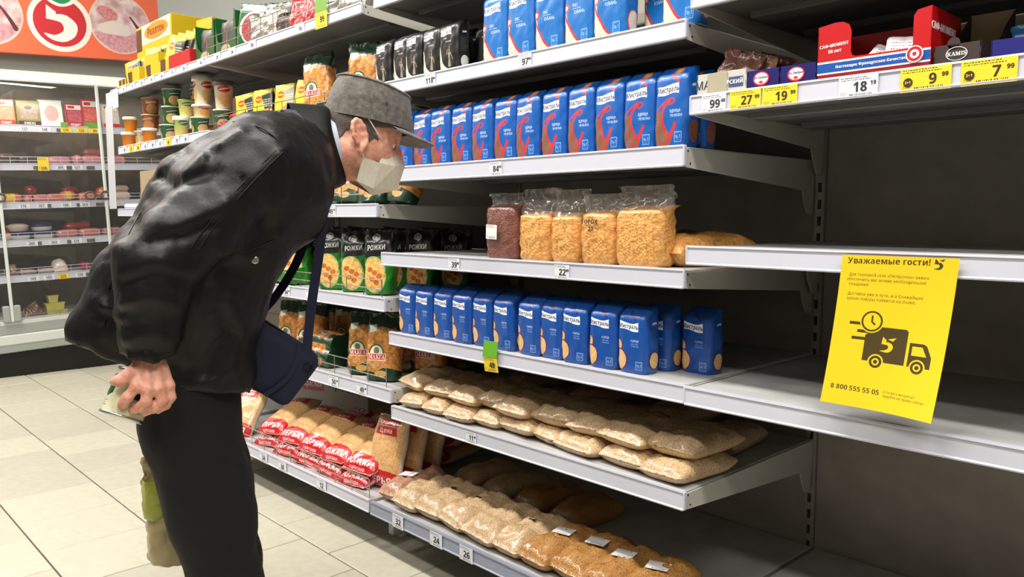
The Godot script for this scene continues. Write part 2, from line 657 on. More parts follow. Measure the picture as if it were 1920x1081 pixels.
func shelf(xa: float, xb: float, top: float, h: float, label: String, opt := {}) -> Node3D:
	var zf: float = opt.get("front", 0.0)
	var zb: float = opt.get("back", -0.684)
	var lx := xb - xa
	var t := thing("shelf", label, "shelf", Vector3((xa + xb) / 2, top, zf))
	var d := zf - zb
	part("deck", cbox(Vector3(lx - 0.012, 0.024, d - 0.012), 0.002), paint("deck"), t, Vector3(0, -0.013, -d / 2 - 0.004))
	part("underside", cbox(Vector3(lx - 0.016, 0.002, d - 0.03), 0.0005), paint("underside_shade"), t, Vector3(0, -0.0262, -d / 2 - 0.004))  # added sheet whose dark grey carries the shade below the deck
	# folded stiffeners under the deck, in the same grey darkened for shade
	for k in 2:
		part("stiffener", cbox(Vector3(lx - 0.1, 0.018, 0.07), 0.003), paint("underside_shade"), t, Vector3(0, -0.034, -d * (0.3 + 0.4 * k)))
	part("price_rail", rail_mesh(lx, h), paint(opt.get("rail", "rail_white")), t, Vector3(0, -h + 0.003, 0))
	if not opt.get("base", false):
		for s in [-1, 1]:
			var b := part("bracket", bracket_mesh(d - 0.012, h - 0.002, 0.06), paint("bracket"), t, Vector3(s * (lx / 2 - 0.003), 0, -0.008))
			for p in [Vector2(-0.012, -0.011), Vector2(-0.022, -h + 0.011)]:
				part("rivet", cbox(Vector3(0.0016, 0.005, 0.005), 0.0006), paint("dark_hole"), b, Vector3(s * 0.0022, p.y, p.x))
		for s in [-1, 1]:
			part("end_cap", cbox(Vector3(0.006, h - 0.002, 0.012), 0.002), paint("rail_white"), t, Vector3(s * (lx / 2 + 0.001), -h / 2 + 0.003, -0.003))
	else:
		part("kick_fold", cbox(Vector3(lx - 0.012, h, 0.004), 0.001), paint("shelf_white"), t, Vector3(0, -h / 2, -0.014))
	return t

func upright_mesh(h: float) -> ArrayMesh:
	# a post with a column of slots: two strips and rungs between the slots
	var m := MB.new()
	for s in [-1, 1]:
		m.box(Vector3(s * 0.011, h / 2, 0), Vector3(0.010, h, 0.03))
	var y := 0.0
	while y < h:
		m.box(Vector3(0, y + 0.01, 0.006), Vector3(0.012, 0.022, 0.016))
		y += 0.05
	return m.done()

func build_shelving():
	var zb := -0.70
	var xs := [-4.14, -2.72, -1.30, 0.0, 1.26]
	var names := ["by the cup noodles", "behind the pasta bags", "behind the grain bags", "behind the yellow notice"]
	for i in 4:
		var w: float = xs[i + 1] - xs[i]
		var t = thing("back_panel", "grey sheet steel back panel of the shelving " + names[i], "panel", Vector3((xs[i] + xs[i + 1]) / 2, 0, zb))
		var y := 0.135
		for k in 4:
			var ph := [0.46, 0.46, 0.46, 0.52][k] as float
			part("panel_sheet", cbox(Vector3(w - 0.034, ph - 0.002, 0.016), 0.0015), paint("panel"), t, Vector3(0, y + ph / 2, -0.008))
			y += ph
		if i > 0:
			part("panel_skirt", cbox(Vector3(w - 0.034, 0.012, 0.012), 0.001), paint("dark_hole"), t, Vector3(0, 0.129, -0.008))
	var un := ["at the far end of the shelving", "between the cup noodles and the pasta bays", "between the pasta and the grain bays", "left of the yellow notice with dark slots", "at the near end of the shelving"]
	var um := upright_mesh(2.06)
	for i in 5:
		var t = thing("upright_post", "slotted grey steel upright post " + un[i], "post", Vector3(xs[i], 0.0, zb - 0.006))
		part("slotted_face", um, paint("panel"), t)
		part("channel", cbox(Vector3(0.03, 2.06, 0.02), 0.001), paint("dark_hole"), t, Vector3(0, 1.03, -0.022))
		part("base_leg", cbox(Vector3(0.03, 0.09, 0.62), 0.003), paint("shelf_white"), t, Vector3(0, 0.06, 0.36))
		part("foot", lathe([[0.0, 0.0], [0.022, 0.0], [0.022, 0.008], [0.009, 0.016], [0.009, 0.05], [0.0, 0.05]], 14), paint("shelf_white"), t, Vector3(0, 0.0, 0.62))
	# unseen shelving opposite, behind the camera, added dark to soak up bounced light
	var op = thing("unseen_shelving", "tall dark unseen shelving added on the other side of the aisle, behind the viewer", "shelving", Vector3(-1.2, 0, 3.0))
	part("back_body", cbox(Vector3(7.0, 2.1, 0.3), 0.01), solid(Color(0.34, 0.30, 0.27), 0.8), op, Vector3(0, 1.06, 0.25))
	for k in 5:
		part("shelf_board", cbox(Vector3(7.0, 0.04, 0.5), 0.004), paint("shelf_white"), op, Vector3(0, 0.2 + 0.42 * k, -0.05))
	# middle bay
	shelf(-1.30, -0.005, 1.917 + 0.042, 0.042, "top white shelf over the rice packets", {"back": -0.62})
	shelf(-1.29, -0.012, 1.660, 0.046, "white shelf carrying blue rice packets and black rice packets")
	shelf(-1.29, -0.010, 1.367, 0.052, "white shelf carrying the row of blue buckwheat packets")
	shelf(-1.278, -0.004, 1.070, 0.048, "white shelf carrying clear bags of split peas")
	shelf(-1.236, 0.004, 0.789, 0.047, "white shelf carrying the row of blue split pea packets")
	shelf(-1.228, 0.010, 0.523, 0.049, "white shelf carrying stacked oat flake bags", {"back": -0.69})
	shelf(-1.245, 0.02, 0.186, 0.047, "lowest base shelf under the lying grain bags, grey blue rail", {"front": 0.085, "back": -0.69, "base": true, "rail": "rail_grey"})
	# right bay
	shelf(0.006, 1.25, 1.722, 0.045, "highest white shelf of the near bay, above the small cartons")
	shelf(0.008, 1.25, 1.479, 0.046, "white shelf with spice and yeast cartons and many price tags")
	shelf(0.006, 1.25, 1.127, 0.046, "empty white shelf that the yellow notice hangs from")
	shelf(0.008, 1.25, 0.786, 0.046, "empty white shelf below the yellow notice")
	shelf(0.022, 1.26, 0.186, 0.047, "base shelf of the near bay, bare and dark at the bottom right", {"front": 0.085, "back": -0.69, "base": true, "rail": "rail_grey"})
	# pasta bay
	shelf(-2.72, -1.385, 1.957, 0.040, "top white shelf with bagged goods behind a wire guard", {"back": -0.62})
	shelf(-2.72, -1.32, 1.605, 0.045, "white shelf behind the man with yellow seasoning sachets")
	shelf(-2.72, -1.308, 1.243, 0.050, "white shelf beside the face mask with a wire basket")
	shelf(-2.72, -1.266, 0.906, 0.051, "white shelf with green and black pasta bags")
	shelf(-2.72, -1.236, 0.579, 0.052, "white shelf with pasta bags in a low wire basket")
	shelf(-2.68, -1.26, 0.186, 0.047, "base shelf under the red and white pasta bags", {"front": 0.083, "base": true})
	# far bay
	shelf(-4.14, -2.735, 1.957, 0.040, "far top shelf with yellow display trays", {"back": -0.6})
	shelf(-4.04, -2.735, 1.612, 0.046, "far shelf with cup noodles and mashed potato pots", {"back": -0.6})
	shelf(-4.10, -2.735, 1.243, 0.046, "far shelf under the cup noodles, behind the man", {"back": -0.6})
	shelf(-4.10, -2.735, 0.906, 0.046, "far shelf hidden behind the jacket", {"back": -0.6})
	shelf(-4.10, -2.735, 0.186, 0.047, "far base shelf behind the legs of the man", {"front": 0.083, "base": true})

# ---------------------------------------------------------------- prints of the packets

func grain_packet(kind: String) -> StandardMaterial3D:
	# wrap-round print: front 0..238, right side 238..384, back 384..622, left side 622..768; 448 high
	var base: Color = {"buckwheat": Color(0.015, 0.345, 0.68), "rice": Color(0.02, 0.41, 0.71), "peas": Color(0.01, 0.285, 0.61), "jasmine": Color(0.03, 0.04, 0.04)}[kind]
	var p := Print.new(self, 768, 448, base)
	var red := Color(0.78, 0.19, 0.20) if kind != "peas" else Color(0.36, 0.05, 0.30)
	var dark := {"buckwheat": Color(0.28, 0.16, 0.12), "rice": Color(0.66, 0.60, 0.52), "peas": Color(0.66, 0.45, 0.26), "jasmine": Color(0.62, 0.64, 0.58)}[kind] as Color
	var lite := {"buckwheat": Color(0.56, 0.38, 0.28), "rice": Color(0.88, 0.84, 0.77), "peas": Color(0.93, 0.76, 0.52), "jasmine": Color(0.84, 0.86, 0.80)}[kind] as Color
	var gs := {"buckwheat": 6.0, "rice": 5.0, "peas": 9.0, "jasmine": 4.0}[kind] as float
	var W := Color(0.94, 0.94, 0.96)
	for face in [0.0, 384.0]:
		var f := func(x: float, y: float): return Vector2(face + x * 238.0, y * 448.0)
		if kind == "buckwheat":
			p.line(Print.curve([f.call(0.96, 0.0), f.call(0.62, 0.06), f.call(0.60, 0.13), f.call(0.80, 0.20)]), 17, red)
			p.ellipse(face + 0.76 * 238, 0.055 * 448, 44, 22, Color(0.83, 0.45, 0.22), -0.2)
			p.ellipse(face + 0.76 * 238, 0.055 * 448, 30, 13, Color(0.90, 0.62, 0.40), -0.2)
			p.grain(Print.curve([f.call(0.02, 0.58), f.call(0.25, 0.55), f.call(0.33, 0.72), f.call(0.42, 0.82), f.call(0.58, 0.90), f.call(0.40, 0.985), f.call(0.02, 0.99), f.call(0.02, 0.58)]), gs, dark, lite, 3)
			p.line(Print.curve([f.call(0.02, 0.57), f.call(0.22, 0.48), f.call(0.52, 0.40), f.call(0.66, 0.43), f.call(0.52, 0.475), f.call(0.48, 0.455)]), 12, red, 8)
			p.line(Print.curve([f.call(0.52, 0.42), f.call(0.30, 0.52), f.call(0.27, 0.66), f.call(0.38, 0.80), f.call(0.52, 0.84), f.call(0.68, 0.70)]), 15, red, 24)
			p.line(Print.curve([f.call(0.62, 0.76), f.call(0.52, 0.88), f.call(0.36, 0.96), f.call(0.16, 0.985)]), 22, red, 14)
			p.text("ЯДРИЦА", face + 0.66 * 238, 0.555 * 448, 15, W, false)
			p.text("ГРЕЧНЕВАЯ", face + 0.70 * 238, 0.612 * 448, 15, W, false, 0, 0, 0.84)
		elif kind == "rice":
			p.grain(Print.curve([f.call(0.0, 0.48), f.call(0.16, 0.50), f.call(0.12, 0.60), f.call(0.22, 0.76), f.call(0.42, 0.90), f.call(0.66, 0.99), f.call(0.0, 1.0), f.call(0.0, 0.48)]), gs, dark, lite, 3)
			p.line(Print.curve([f.call(0.0, 0.45), f.call(0.18, 0.49), f.call(0.16, 0.55), f.call(0.04, 0.585), f.call(0.20, 0.73), f.call(0.42, 0.885), f.call(0.70, 0.985)]), 11, red, 17)
			p.text("РИС", face + 0.44 * 238, 0.50 * 448, 17, W, false)
			p.scribble(face + 0.34 * 238, 0.535 * 448, 70, 1, 9, Color(0.75, 0.82, 0.95), 4)
			p.text("КУБАНЬ", face + 0.58 * 238, 0.585 * 448, 18, W, false)
		elif kind == "peas":
			for c in [[0.04, 0.58, 0.13, 0.085], [0.06, 0.80, 0.26, 0.155]]:
				var o := f.call(c[0], c[1]) as Vector2
				p.ellipse(o.x, o.y, c[2] * 238 + 8, c[3] * 448 + 8, red, 0.15)
				var e := PackedVector2Array()
				for q in Print.oval(o.x, o.y, c[2] * 238, c[3] * 448, 40, 0.0, TAU, 0.15):
					e.append(Vector2(maxf(q.x, face), q.y))
				p.grain(e, gs, dark, lite, 8)
			p.line(Print.curve([f.call(0.42, 0.02), f.call(0.44, 0.09), f.call(0.60, 0.14), f.call(0.66, 0.18)]), 10, Color(0.22, 0.08, 0.40), 18)
			p.text("ГОРОХ", face + 0.62 * 238, 0.50 * 448, 15, W, false)
			p.text("желтый", face + 0.62 * 238, 0.545 * 448, 11, Color(0.6, 0.72, 0.92), false)
			p.text("колотый", face + 0.63 * 238, 0.58 * 448, 11, Color(0.6, 0.72, 0.92), false)
		else:
			p.grain(Print.curve([f.call(0.0, 0.50), f.call(0.12, 0.52), f.call(0.16, 0.70), f.call(0.30, 0.86), f.call(0.62, 0.99), f.call(0.0, 1.0), f.call(0.0, 0.50)]), gs, dark, lite, 3)
			p.text("РИС", face + 0.40 * 238, 0.36 * 448, 17, W, false)
			p.text("ЖАСМИН", face + 0.55 * 238, 0.42 * 448, 13, W, false)
			var skin := Color(0.66, 0.56, 0.44)
			p.ellipse(face + 0.60 * 238, 0.60 * 448, 8, 11, skin)
			p.poly(PackedVector2Array([f.call(0.585, 0.54), f.call(0.60, 0.49), f.call(0.615, 0.54), f.call(0.62, 0.585), f.call(0.58, 0.585)]), Color(0.70, 0.58, 0.34))
			p.poly(PackedVector2Array([f.call(0.55, 0.63), f.call(0.66, 0.63), f.call(0.64, 0.72), f.call(0.70, 0.90), f.call(0.52, 0.90), f.call(0.56, 0.72)]), Color(0.60, 0.58, 0.48))
			p.line(PackedVector2Array([f.call(0.56, 0.64), f.call(0.46, 0.66), f.call(0.49, 0.57)]), 7, skin)
			p.line(PackedVector2Array([f.call(0.65, 0.64), f.call(0.73, 0.70), f.call(0.77, 0.77)]), 7, skin)
			for k in 4:
				p.line(PackedVector2Array([f.call(0.57 + k * 0.025, 0.73), f.call(0.54 + k * 0.045, 0.89)]), 2, Color(0.34, 0.32, 0.28))
		# wavy white name banner
		var by: float = {"buckwheat": 0.30, "rice": 0.28, "peas": 0.27, "jasmine": 0.25}[kind]
		var bx := 0.085 if kind != "peas" else 0.05
		var bw := 0.70 if kind != "jasmine" else 0.62
		var band := Print.curve([f.call(bx, by - 0.05), f.call(bx + bw * 0.35, by - 0.052), f.call(bx + bw * 0.7, by - 0.075), f.call(bx + bw, by - 0.085)])
		var low := Print.curve([f.call(bx + bw, by + 0.045), f.call(bx + bw * 0.75, by + 0.035), f.call(bx + bw * 0.35, by + 0.062), f.call(bx + 0.02, by + 0.055)])
		if kind == "peas":
			band = Print.curve([f.call(bx, by - 0.075), f.call(bx + bw * 0.35, by - 0.045), f.call(bx + bw * 0.7, by - 0.03), f.call(bx + bw, by - 0.055)])
			low = Print.curve([f.call(bx + bw, by + 0.085), f.call(bx + bw * 0.7, by + 0.085), f.call(bx + bw * 0.35, by + 0.055), f.call(bx + 0.02, by + 0.05)])
		band.append_array(low)
		p.poly(band, W)
		p.text("Мистраль", face + (bx + bw * 0.5) * 238, (by - (0.008 if kind != "peas" else -0.012)) * 448, 30, Color(0.11, 0.10, 0.30), true, (-0.06 if kind != "peas" else 0.05), 0.18, 0.80 if kind != "jasmine" else 0.70)
		if kind != "jasmine":
			var c := f.call(0.77, 0.875) as Vector2
			var lc := Color(0.62, 0.78, 0.95)
			for q in [[-27, -29, 54, 3], [-27, 26, 54, 3], [-27, -29, 3, 58], [24, -29, 3, 58]]:
				p.rect(c.x + q[0], c.y + q[1], q[2], q[3], lc)
			p.text("№1", c.x, c.y, 21, lc, false)
			p.scribble(c.x - 20, c.y + 17, 40, 1, 6, lc, 5)
			p.scribble(c.x - 20, c.y - 22, 40, 1, 6, lc, 6)
	for side in [238.0, 622.0]:
		var o := Vector2(side + 78, 0.80 * 448)
		var ring := red if kind in ["buckwheat", "rice"] else Color(0.10, 0.12, 0.28) if kind == "peas" else base
		p.ellipse(o.x, o.y, 54, 62, ring)
		p.grain(Print.oval(o.x + 4, o.y, 48, 55), gs, dark, lite, 12)
		p.scribble(side + 30, 0.34 * 448, 88, 13, 9.5, Color(0.30, 0.45, 0.72) if kind != "jasmine" else Color(0.35, 0.38, 0.36), 7)
		p.poly(PackedVector2Array([Vector2(side + 56, 102), Vector2(side + 104, 94), Vector2(side + 104, 110), Vector2(side + 56, 116)]), Color(0.75, 0.78, 0.86))
	return p.mat(0.42, 0.55, 0.22)

func pasta_packet(kind: String) -> StandardMaterial3D:
	# "amber": clear bag of pasta with green ends and a red badge; "green": green bag with a black top
	var p := Print.new(self, 640, 448, Color(0.02, 0.20, 0.10) if kind == "amber" else Color(0.10, 0.46, 0.08))
	var d := Color(0.40, 0.20, 0.07)
	var l := Color(0.86, 0.58, 0.27)
	for face in [0.0, 320.0]:
		var f := func(x: float, y: float): return Vector2(face + x * 230.0, y * 448.0)
		if kind == "amber":
			p.grain(PackedVector2Array([f.call(-0.2, 0.26), f.call(0.5, 0.20), f.call(1.2, 0.28), f.call(1.2, 0.86), f.call(0.6, 0.80), f.call(0.3, 0.88), f.call(-0.2, 0.86)]), 26, d.darkened(0.25), l, 5 + int(face))
			p.poly(PackedVector2Array([f.call(0.08, 0.19), f.call(0.34, 0.17), f.call(0.30, 0.27), f.call(0.10, 0.30)]), Color(0.88, 0.90, 0.86))
			var a := Print.oval(face + 0.34 * 230, 0.60 * 448, 56, 62, 24, PI, TAU)
			p.poly(a, Color(0.10, 0.35, 0.18))
			p.poly(Print.oval(face + 0.34 * 230, 0.60 * 448, 46, 52, 24, PI, TAU), Color(0.87, 0.85, 0.76))
			p.ellipse(face + 0.34 * 230, 0.56 * 448, 20, 24, Color(0.45, 0.40, 0.30))
			p.poly(PackedVector2Array([f.call(0.06, 0.60), f.call(0.64, 0.60), f.call(0.64, 0.705), f.call(0.06, 0.705)]), Color(0.93, 0.88, 0.84))
			p.poly(PackedVector2Array([f.call(0.08, 0.61), f.call(0.62, 0.61), f.call(0.62, 0.695), f.call(0.08, 0.695)]), Color(0.66, 0.07, 0.10))
			p.text("MAKFA", face + 0.35 * 230, 0.652 * 448, 26, Color(0.95, 0.92, 0.9), true, 0, 0, 0.85, true)
			p.ellipse(face + 0.5 * 230, 0.90 * 448, 46, 22, Color(0.78, 0.60, 0.34))
		else:
			p.poly(PackedVector2Array([f.call(-0.3, 0), f.call(1.3, 0), f.call(1.3, 0.20), f.call(0.86, 0.40), f.call(-0.3, 0.46)]), Color(0.045, 0.045, 0.045))
			p.grain(Print.oval(face + 0.36 * 230, 0.70 * 448, 88, 120, 40, 0, TAU, -0.12), 26, Color(0.58, 0.38, 0.15), Color(0.95, 0.76, 0.44), 15)
			for k in 5:
				p.grain(Print.oval(face + (0.22 + 0.08 * k) * 230, (0.62 + 0.05 * ((k * 3) % 5)) * 448, 22, 18), 14, Color(0.34, 0.12, 0.05), Color(0.82, 0.45, 0.18), 16 + k)
			p.line(Print.oval(face + 0.36 * 230, 0.70 * 448, 92, 124, 40, 0.0, 6.2, -0.12), 5, Color(0.72, 0.78, 0.60))
			p.ellipse(face + 0.46 * 230, 0.12 * 448, 38, 24, Color(0.78, 0.79, 0.78), -0.3)
			p.line(Print.curve([f.call(0.36, 0.15), f.call(0.44, 0.09), f.call(0.56, 0.11)]), 5, Color(0.12, 0.12, 0.12))
			p.poly(PackedVector2Array([f.call(0.40, 0.16), f.call(0.60, 0.15), f.call(0.46, 0.20)]), Color(0.78, 0.79, 0.78))
			p.text(["РОЖКИ", "РАЖКИ"][0 if face == 0.0 else 1], face + 0.44 * 230, 0.285 * 448, 36, Color(0.93, 0.93, 0.9), true, -0.04, 0.1, 0.8)
	return p.mat(0.45, 0.7, 0.16)

func red_packet(word: String) -> StandardMaterial3D:
	# flat pillow bag: clear middle with pasta, red lower band with a white word
	var p := Print.new(self, 320, 448, Color(0.80, 0.76, 0.70))
	p.grain(PackedVector2Array([Vector2(24, 60), Vector2(296, 60), Vector2(296, 330), Vector2(24, 330)]), 14, Color(0.62, 0.42, 0.24), Color(0.86, 0.68, 0.46), 7)
	p.poly(Print.curve([Vector2(20, 322), Vector2(90, 300), Vector2(230, 300), Vector2(300, 322), Vector2(300, 425), Vector2(160, 436), Vector2(20, 425), Vector2(20, 322)]), Color(0.74, 0.04, 0.09))
	p.text(word, 160, 352, 42, Color(0.95, 0.93, 0.92), true, -0.03, 0.15, 0.92)
	p.text("красная", 160, 395, 20, Color(0.93, 0.75, 0.75), true, 0, 0.1)
	for k in 2:
		var y := 92 + 46 * k
		p.poly(PackedVector2Array([Vector2(92, y - 20), Vector2(228, y - 26), Vector2(236, y + 16), Vector2(88, y + 20)]), Color(0.72, 0.06, 0.10))
		p.text(["Красная", "Цена"][k], 160, y - 2, 24, Color(0.93, 0.84, 0.8), true, -0.04)
	p.rect(0, 0, 320, 22, Color(0.86, 0.83, 0.80))
	return p.mat(0.4, 0.9, 0.12)

func tag_print(c: Color) -> StandardMaterial3D:
	var p := Print.new(self, 128, 96, c)
	var ink := c.darkened(0.75)
	p.scribble(6, 6, 110, 2, 9, ink, 3)
	var r := RandomNumberGenerator.new()
	r.seed = 4
	var x := 36.0
	while x < 110:
		var n := r.randf_range(1, 4)
		p.rect(x, 78, n, 13, ink)
		x += n + r.randf_range(1, 3)
	p.scribble(6, 70, 24, 3, 7, c.darkened(0.4), 6)
	return p.mat(0.55)

func pot_print(base: Color, lid: Color, food: Color, badge: Color, word := "") -> StandardMaterial3D:
	var p := Print.new(self, 384, 160, base)
	for f in 3:
		var o := f * 128.0
		p.grain(Print.oval(o + 64, 108, 48, 42), 9, food.darkened(0.45), food.lightened(0.15), 4 + f)
		p.ellipse(o + 58, 50, 44, 20, badge)
		p.line(PackedVector2Array([Vector2(o + 22, 56), Vector2(o + 98, 44)]), 5, Color(0.9, 0.88, 0.8))
		if word:
			p.text(word, o + 60, 50, 18, Color(0.95, 0.93, 0.88), true, -0.12, 0.1, 0.8)
	p.rect(0, 0, 384, 13, lid)
	return p.mat(0.4, 0.3)

func make_prints():
	for k in ["buckwheat", "rice", "peas", "jasmine"]:
		mats[k] = grain_packet(k)
	for k in ["amber", "green"]:
		mats[k + "_pasta"] = pasta_packet(k)
	for w in ["ПЕРЬЯ", "РОЖКИ"]:
		mats["red_" + w] = red_packet(w)
	mats.tag_white = tag_print(Color(0.86, 0.87, 0.90))
	mats.tag_yellow = tag_print(Color(0.93, 0.80, 0.16))
	mats.sticker = tag_print(Color(0.88, 0.88, 0.88))
	# contents of the clear bags: grain relief under a glossy film
	var cel := FastNoiseLite.TYPE_CELLULAR
	for g in [["flakes", 0.055, [[0.0, Color(0.52, 0.38, 0.25)], [0.35, Color(0.72, 0.58, 0.42)], [0.8, Color(0.86, 0.76, 0.61)], [1.0, Color(0.92, 0.84, 0.70)]], 7.0], ["peas_bulk", 0.045, [[0.0, Color(0.54, 0.29, 0.10)], [0.35, Color(0.80, 0.54, 0.26)], [0.8, Color(0.90, 0.69, 0.38)], [1.0, Color(0.95, 0.80, 0.52)]], 5.2], ["brown_bulk", 0.075, [[0.0, Color(0.25, 0.12, 0.10)], [0.5, Color(0.45, 0.25, 0.20)], [1.0, Color(0.60, 0.37, 0.30)]], 5.2], ["wheat_bulk", 0.075, [[0.0, Color(0.38, 0.22, 0.09)], [0.5, Color(0.66, 0.46, 0.22)], [1.0, Color(0.82, 0.63, 0.36)]], 6.0]]:
		var inv := []
		for q in g[2]:
			inv.append([1.0 - q[0], q[1]])
		inv.reverse()
		var m := tri_mat(noise_tex(g[1], inv, cel, 512, 3, false, 4, FastNoiseLite.RETURN_DISTANCE), g[3], 0.5, noise_tex(g[1], [], cel, 512, 3, true, 9.0, FastNoiseLite.RETURN_DISTANCE), 0.9)
		film_coat(m, 0.8, 0.16)
		mats[g[0]] = m
	mats.pot_green = pot_print(Color(0.08, 0.36, 0.13), Color(0.85, 0.86, 0.8), Color(0.86, 0.66, 0.36), Color(0.05, 0.24, 0.08))
	mats.pot_brown = pot_print(Color(0.52, 0.26, 0.12), Color(0.78, 0.66, 0.50), Color(0.76, 0.46, 0.22), Color(0.72, 0.44, 0.14))
	mats.pot_cream = pot_print(Color(0.83, 0.76, 0.56), Color(0.90, 0.88, 0.80), Color(0.90, 0.62, 0.22), Color(0.62, 0.14, 0.10))
	mats.pot_tall = pot_print(Color(0.80, 0.76, 0.64), Color(0.72, 0.10, 0.16), Color(0.85, 0.66, 0.38), Color(0.66, 0.08, 0.14))
	mats.pot_lime = pot_print(Color(0.74, 0.76, 0.40), Color(0.45, 0.62, 0.20), Color(0.85, 0.72, 0.34), Color(0.24, 0.46, 0.14))
	for k in 3:
		var p := Print.new(self, 128, 224, Color(0.80, 0.74, 0.10))
		p.poly(PackedVector2Array([Vector2(50, 40), Vector2(128, 20), Vector2(128, 150), Vector2(70, 130)]), [Color(0.10, 0.09, 0.08), Color(0.62, 0.60, 0.54), Color(0.16, 0.20, 0.10)][k])
		p.ellipse(34, 62, 20, 22, Color(0.80, 0.28, 0.06))
		p.rect(18, 58, 32, 8, Color(0.92, 0.78, 0.3))
		p.scribble(60, 66, 60, 4, 14, Color(0.86, 0.84, 0.7), k + 1)
		p.grain(Print.oval(84, 170, 46, 44), 8, Color(0.30, 0.16, 0.10), Color(0.80, 0.60, 0.36), k)
		mats["sachet%d" % k] = p.mat(0.35, 0.5)

# ---------------------------------------------------------------- bags and packets

func rr(t: float, w: float, d: float, r: float) -> Array:
	# point and normal on a rounded rectangle (x, z); t runs from the front left corner, front face first
	r = minf(r, minf(w, d) * 0.499)
	var q := PI * r / 2.0
	var sw := w - 2 * r
	var sd := d - 2 * r
	var total := 2 * sw + 2 * sd + 4 * q
	var s := fposmod(t, 1.0) * total + q / 2
	var segs := [[q, 0], [sw, 1], [q, 2], [sd, 3], [q, 4], [sw, 5], [q, 6], [sd, 7], [q, 0]]
	var k := 0
	while k < 8 and s > segs[k][0]:
		s -= segs[k][0]
		k += 1
	var a := w / 2 - r
	var b := d / 2 - r
	match segs[k][1]:
		0:
			var g: float = PI + s / maxf(r, 1e-6)
			return [Vector2(-a + cos(g) * r, b - sin(g) * r), Vector2(cos(g), -sin(g))]
		1:
			return [Vector2(-a + s, d / 2), Vector2(0, 1)]
		2:
			var g: float = -PI / 2 + s / maxf(r, 1e-6)
			return [Vector2(a + cos(g) * r, b - sin(g) * r), Vector2(cos(g), -sin(g))]
		3:
			return [Vector2(w / 2, b - s), Vector2(1, 0)]
		4:
			var g: float = s / maxf(r, 1e-6)
			return [Vector2(a + cos(g) * r, -b - sin(g) * r), Vector2(cos(g), -sin(g))]
		5:
			return [Vector2(a - s, -d / 2), Vector2(0, -1)]
		6:
			var g: float = PI / 2 + s / maxf(r, 1e-6)
			return [Vector2(-a + cos(g) * r, -b - sin(g) * r), Vector2(cos(g), -sin(g))]
	return [Vector2(-w / 2, -b + s), Vector2(-1, 0)]

func packet(w: float, h: float, d: float, o := {}) -> ArrayMesh:
	# a standing filled packet; top: "block" folded over and flat, "fin" pinched into a flat seal, "open" left off
	var nu: int = o.get("nu", 32)
	var nv: int = o.get("nv", 16)
	var top: String = o.get("top", "block")
	var sd: int = o.get("seed", 1)
	var amp: float = o.get("crumple", 0.0022)
	var bulge: float = o.get("bulge", 0.08)
	var start: float = o.get("start", 0.86)
	var lean: float = o.get("lean", 0.0)
	var f0: float = o.get("from", 0.0)
	var flat: bool = o.get("flat", false)
	noise.seed = sd
	var rings := []
	for j in nv + 1:
		var v := float(j) / nv
		v = f0 + (1.0 - f0) * v
		var fat := 1.0 + bulge * sin(PI * clampf(v / start, 0, 1)) * 0.9
		var sx := 1.0 + bulge * 0.25 * sin(PI * clampf(v / start, 0, 1))
		var sz := fat
		var zo := 0.0
		var tight := clampf(v / 0.05, 0.0, 1.0)
		var base := lerpf(0.93, 1.0, sqrt(tight))
		if top == "block" and v > start:
			var k := (v - start) / (1.0 - start)
			sz = lerpf(1.0, 0.30, k)
			zo = -d * 0.30 * k
			sx = lerpf(1.0, 0.96, k)
		elif top == "fin" and v > start:
			var k := (v - start) / (1.0 - start)
			sz = lerpf(1.0, 0.05, pow(minf(k * 1.5, 1.0), 0.8))
			sx = lerpf(1.0, 1.06 + 0.1 * d / w, minf(k * 1.3, 1.0))
		var ring := []
		for i in nu + 1:
			var t := float(i) / nu
			var q := rr(t, w * sx * base, maxf(d * sz * base, 0.002), minf(w, d) * o.get("round", 0.28) * clampf(sz, 0.2, 1.0))
			var p := Vector3(q[0].x, v * h, q[0].y + zo)
			var e := noise.get_noise_3d(p.x * 34 + 7, p.y * 26, p.z * 34) + 0.6 * noise.get_noise_3d(p.x * 80, p.y * 50 + 3, p.z * 80)
			var edge := 1.0 + 1.6 * clampf((v - start) / maxf(1.0 - start, 0.001), 0, 1)
			p += Vector3(q[1].x, 0, q[1].y) * e * amp * edge
			if top == "fin" and v > 0.96:
				p.y += noise.get_noise_2d(p.x * 30, sd) * h * 0.02
			p.x += lean * v * v * h
			ring.append(p)
		ring[nu] = ring[0]
		rings.append(ring)
	var m := MB.new()
	for j in nv:
		var v0 := f0 + (1.0 - f0) * float(j) / nv
		var v1 := f0 + (1.0 - f0) * float(j + 1) / nv
		for i in nu:
			m.quad(rings[j][i], rings[j][i + 1], rings[j + 1][i + 1], rings[j + 1][i], Vector2(wrap_u(i, nu, flat), 1 - v0), Vector2(wrap_u(i + 1, nu, flat), 1 - v0), Vector2(wrap_u(i + 1, nu, flat), 1 - v1), Vector2(wrap_u(i, nu, flat), 1 - v1))
	m.smooth(false)
	for e in ([0, nv] if top != "open" else [0]):
		var c := Vector3.ZERO
		for i in nu:
			c += rings[e][i] / nu
		var uv := Vector2(0.15, 0.005 if e else 0.995)
		for i in nu:
			if e == 0:
				if f0 == 0.0:
					m.tri(c, rings[e][i + 1], rings[e][i], uv, uv, uv)
			else:
				m.tri(c, rings[e][i], rings[e][i + 1], uv, uv, uv)
	return m.done()

func wrap_u(i: int, n: int, flat: bool) -> float:
	# the print goes round the packet, or, on a flat sachet, once across each face
	var t := float(i) / n
	return (minf(t, 1.0 - t) * 2.0) if flat else t

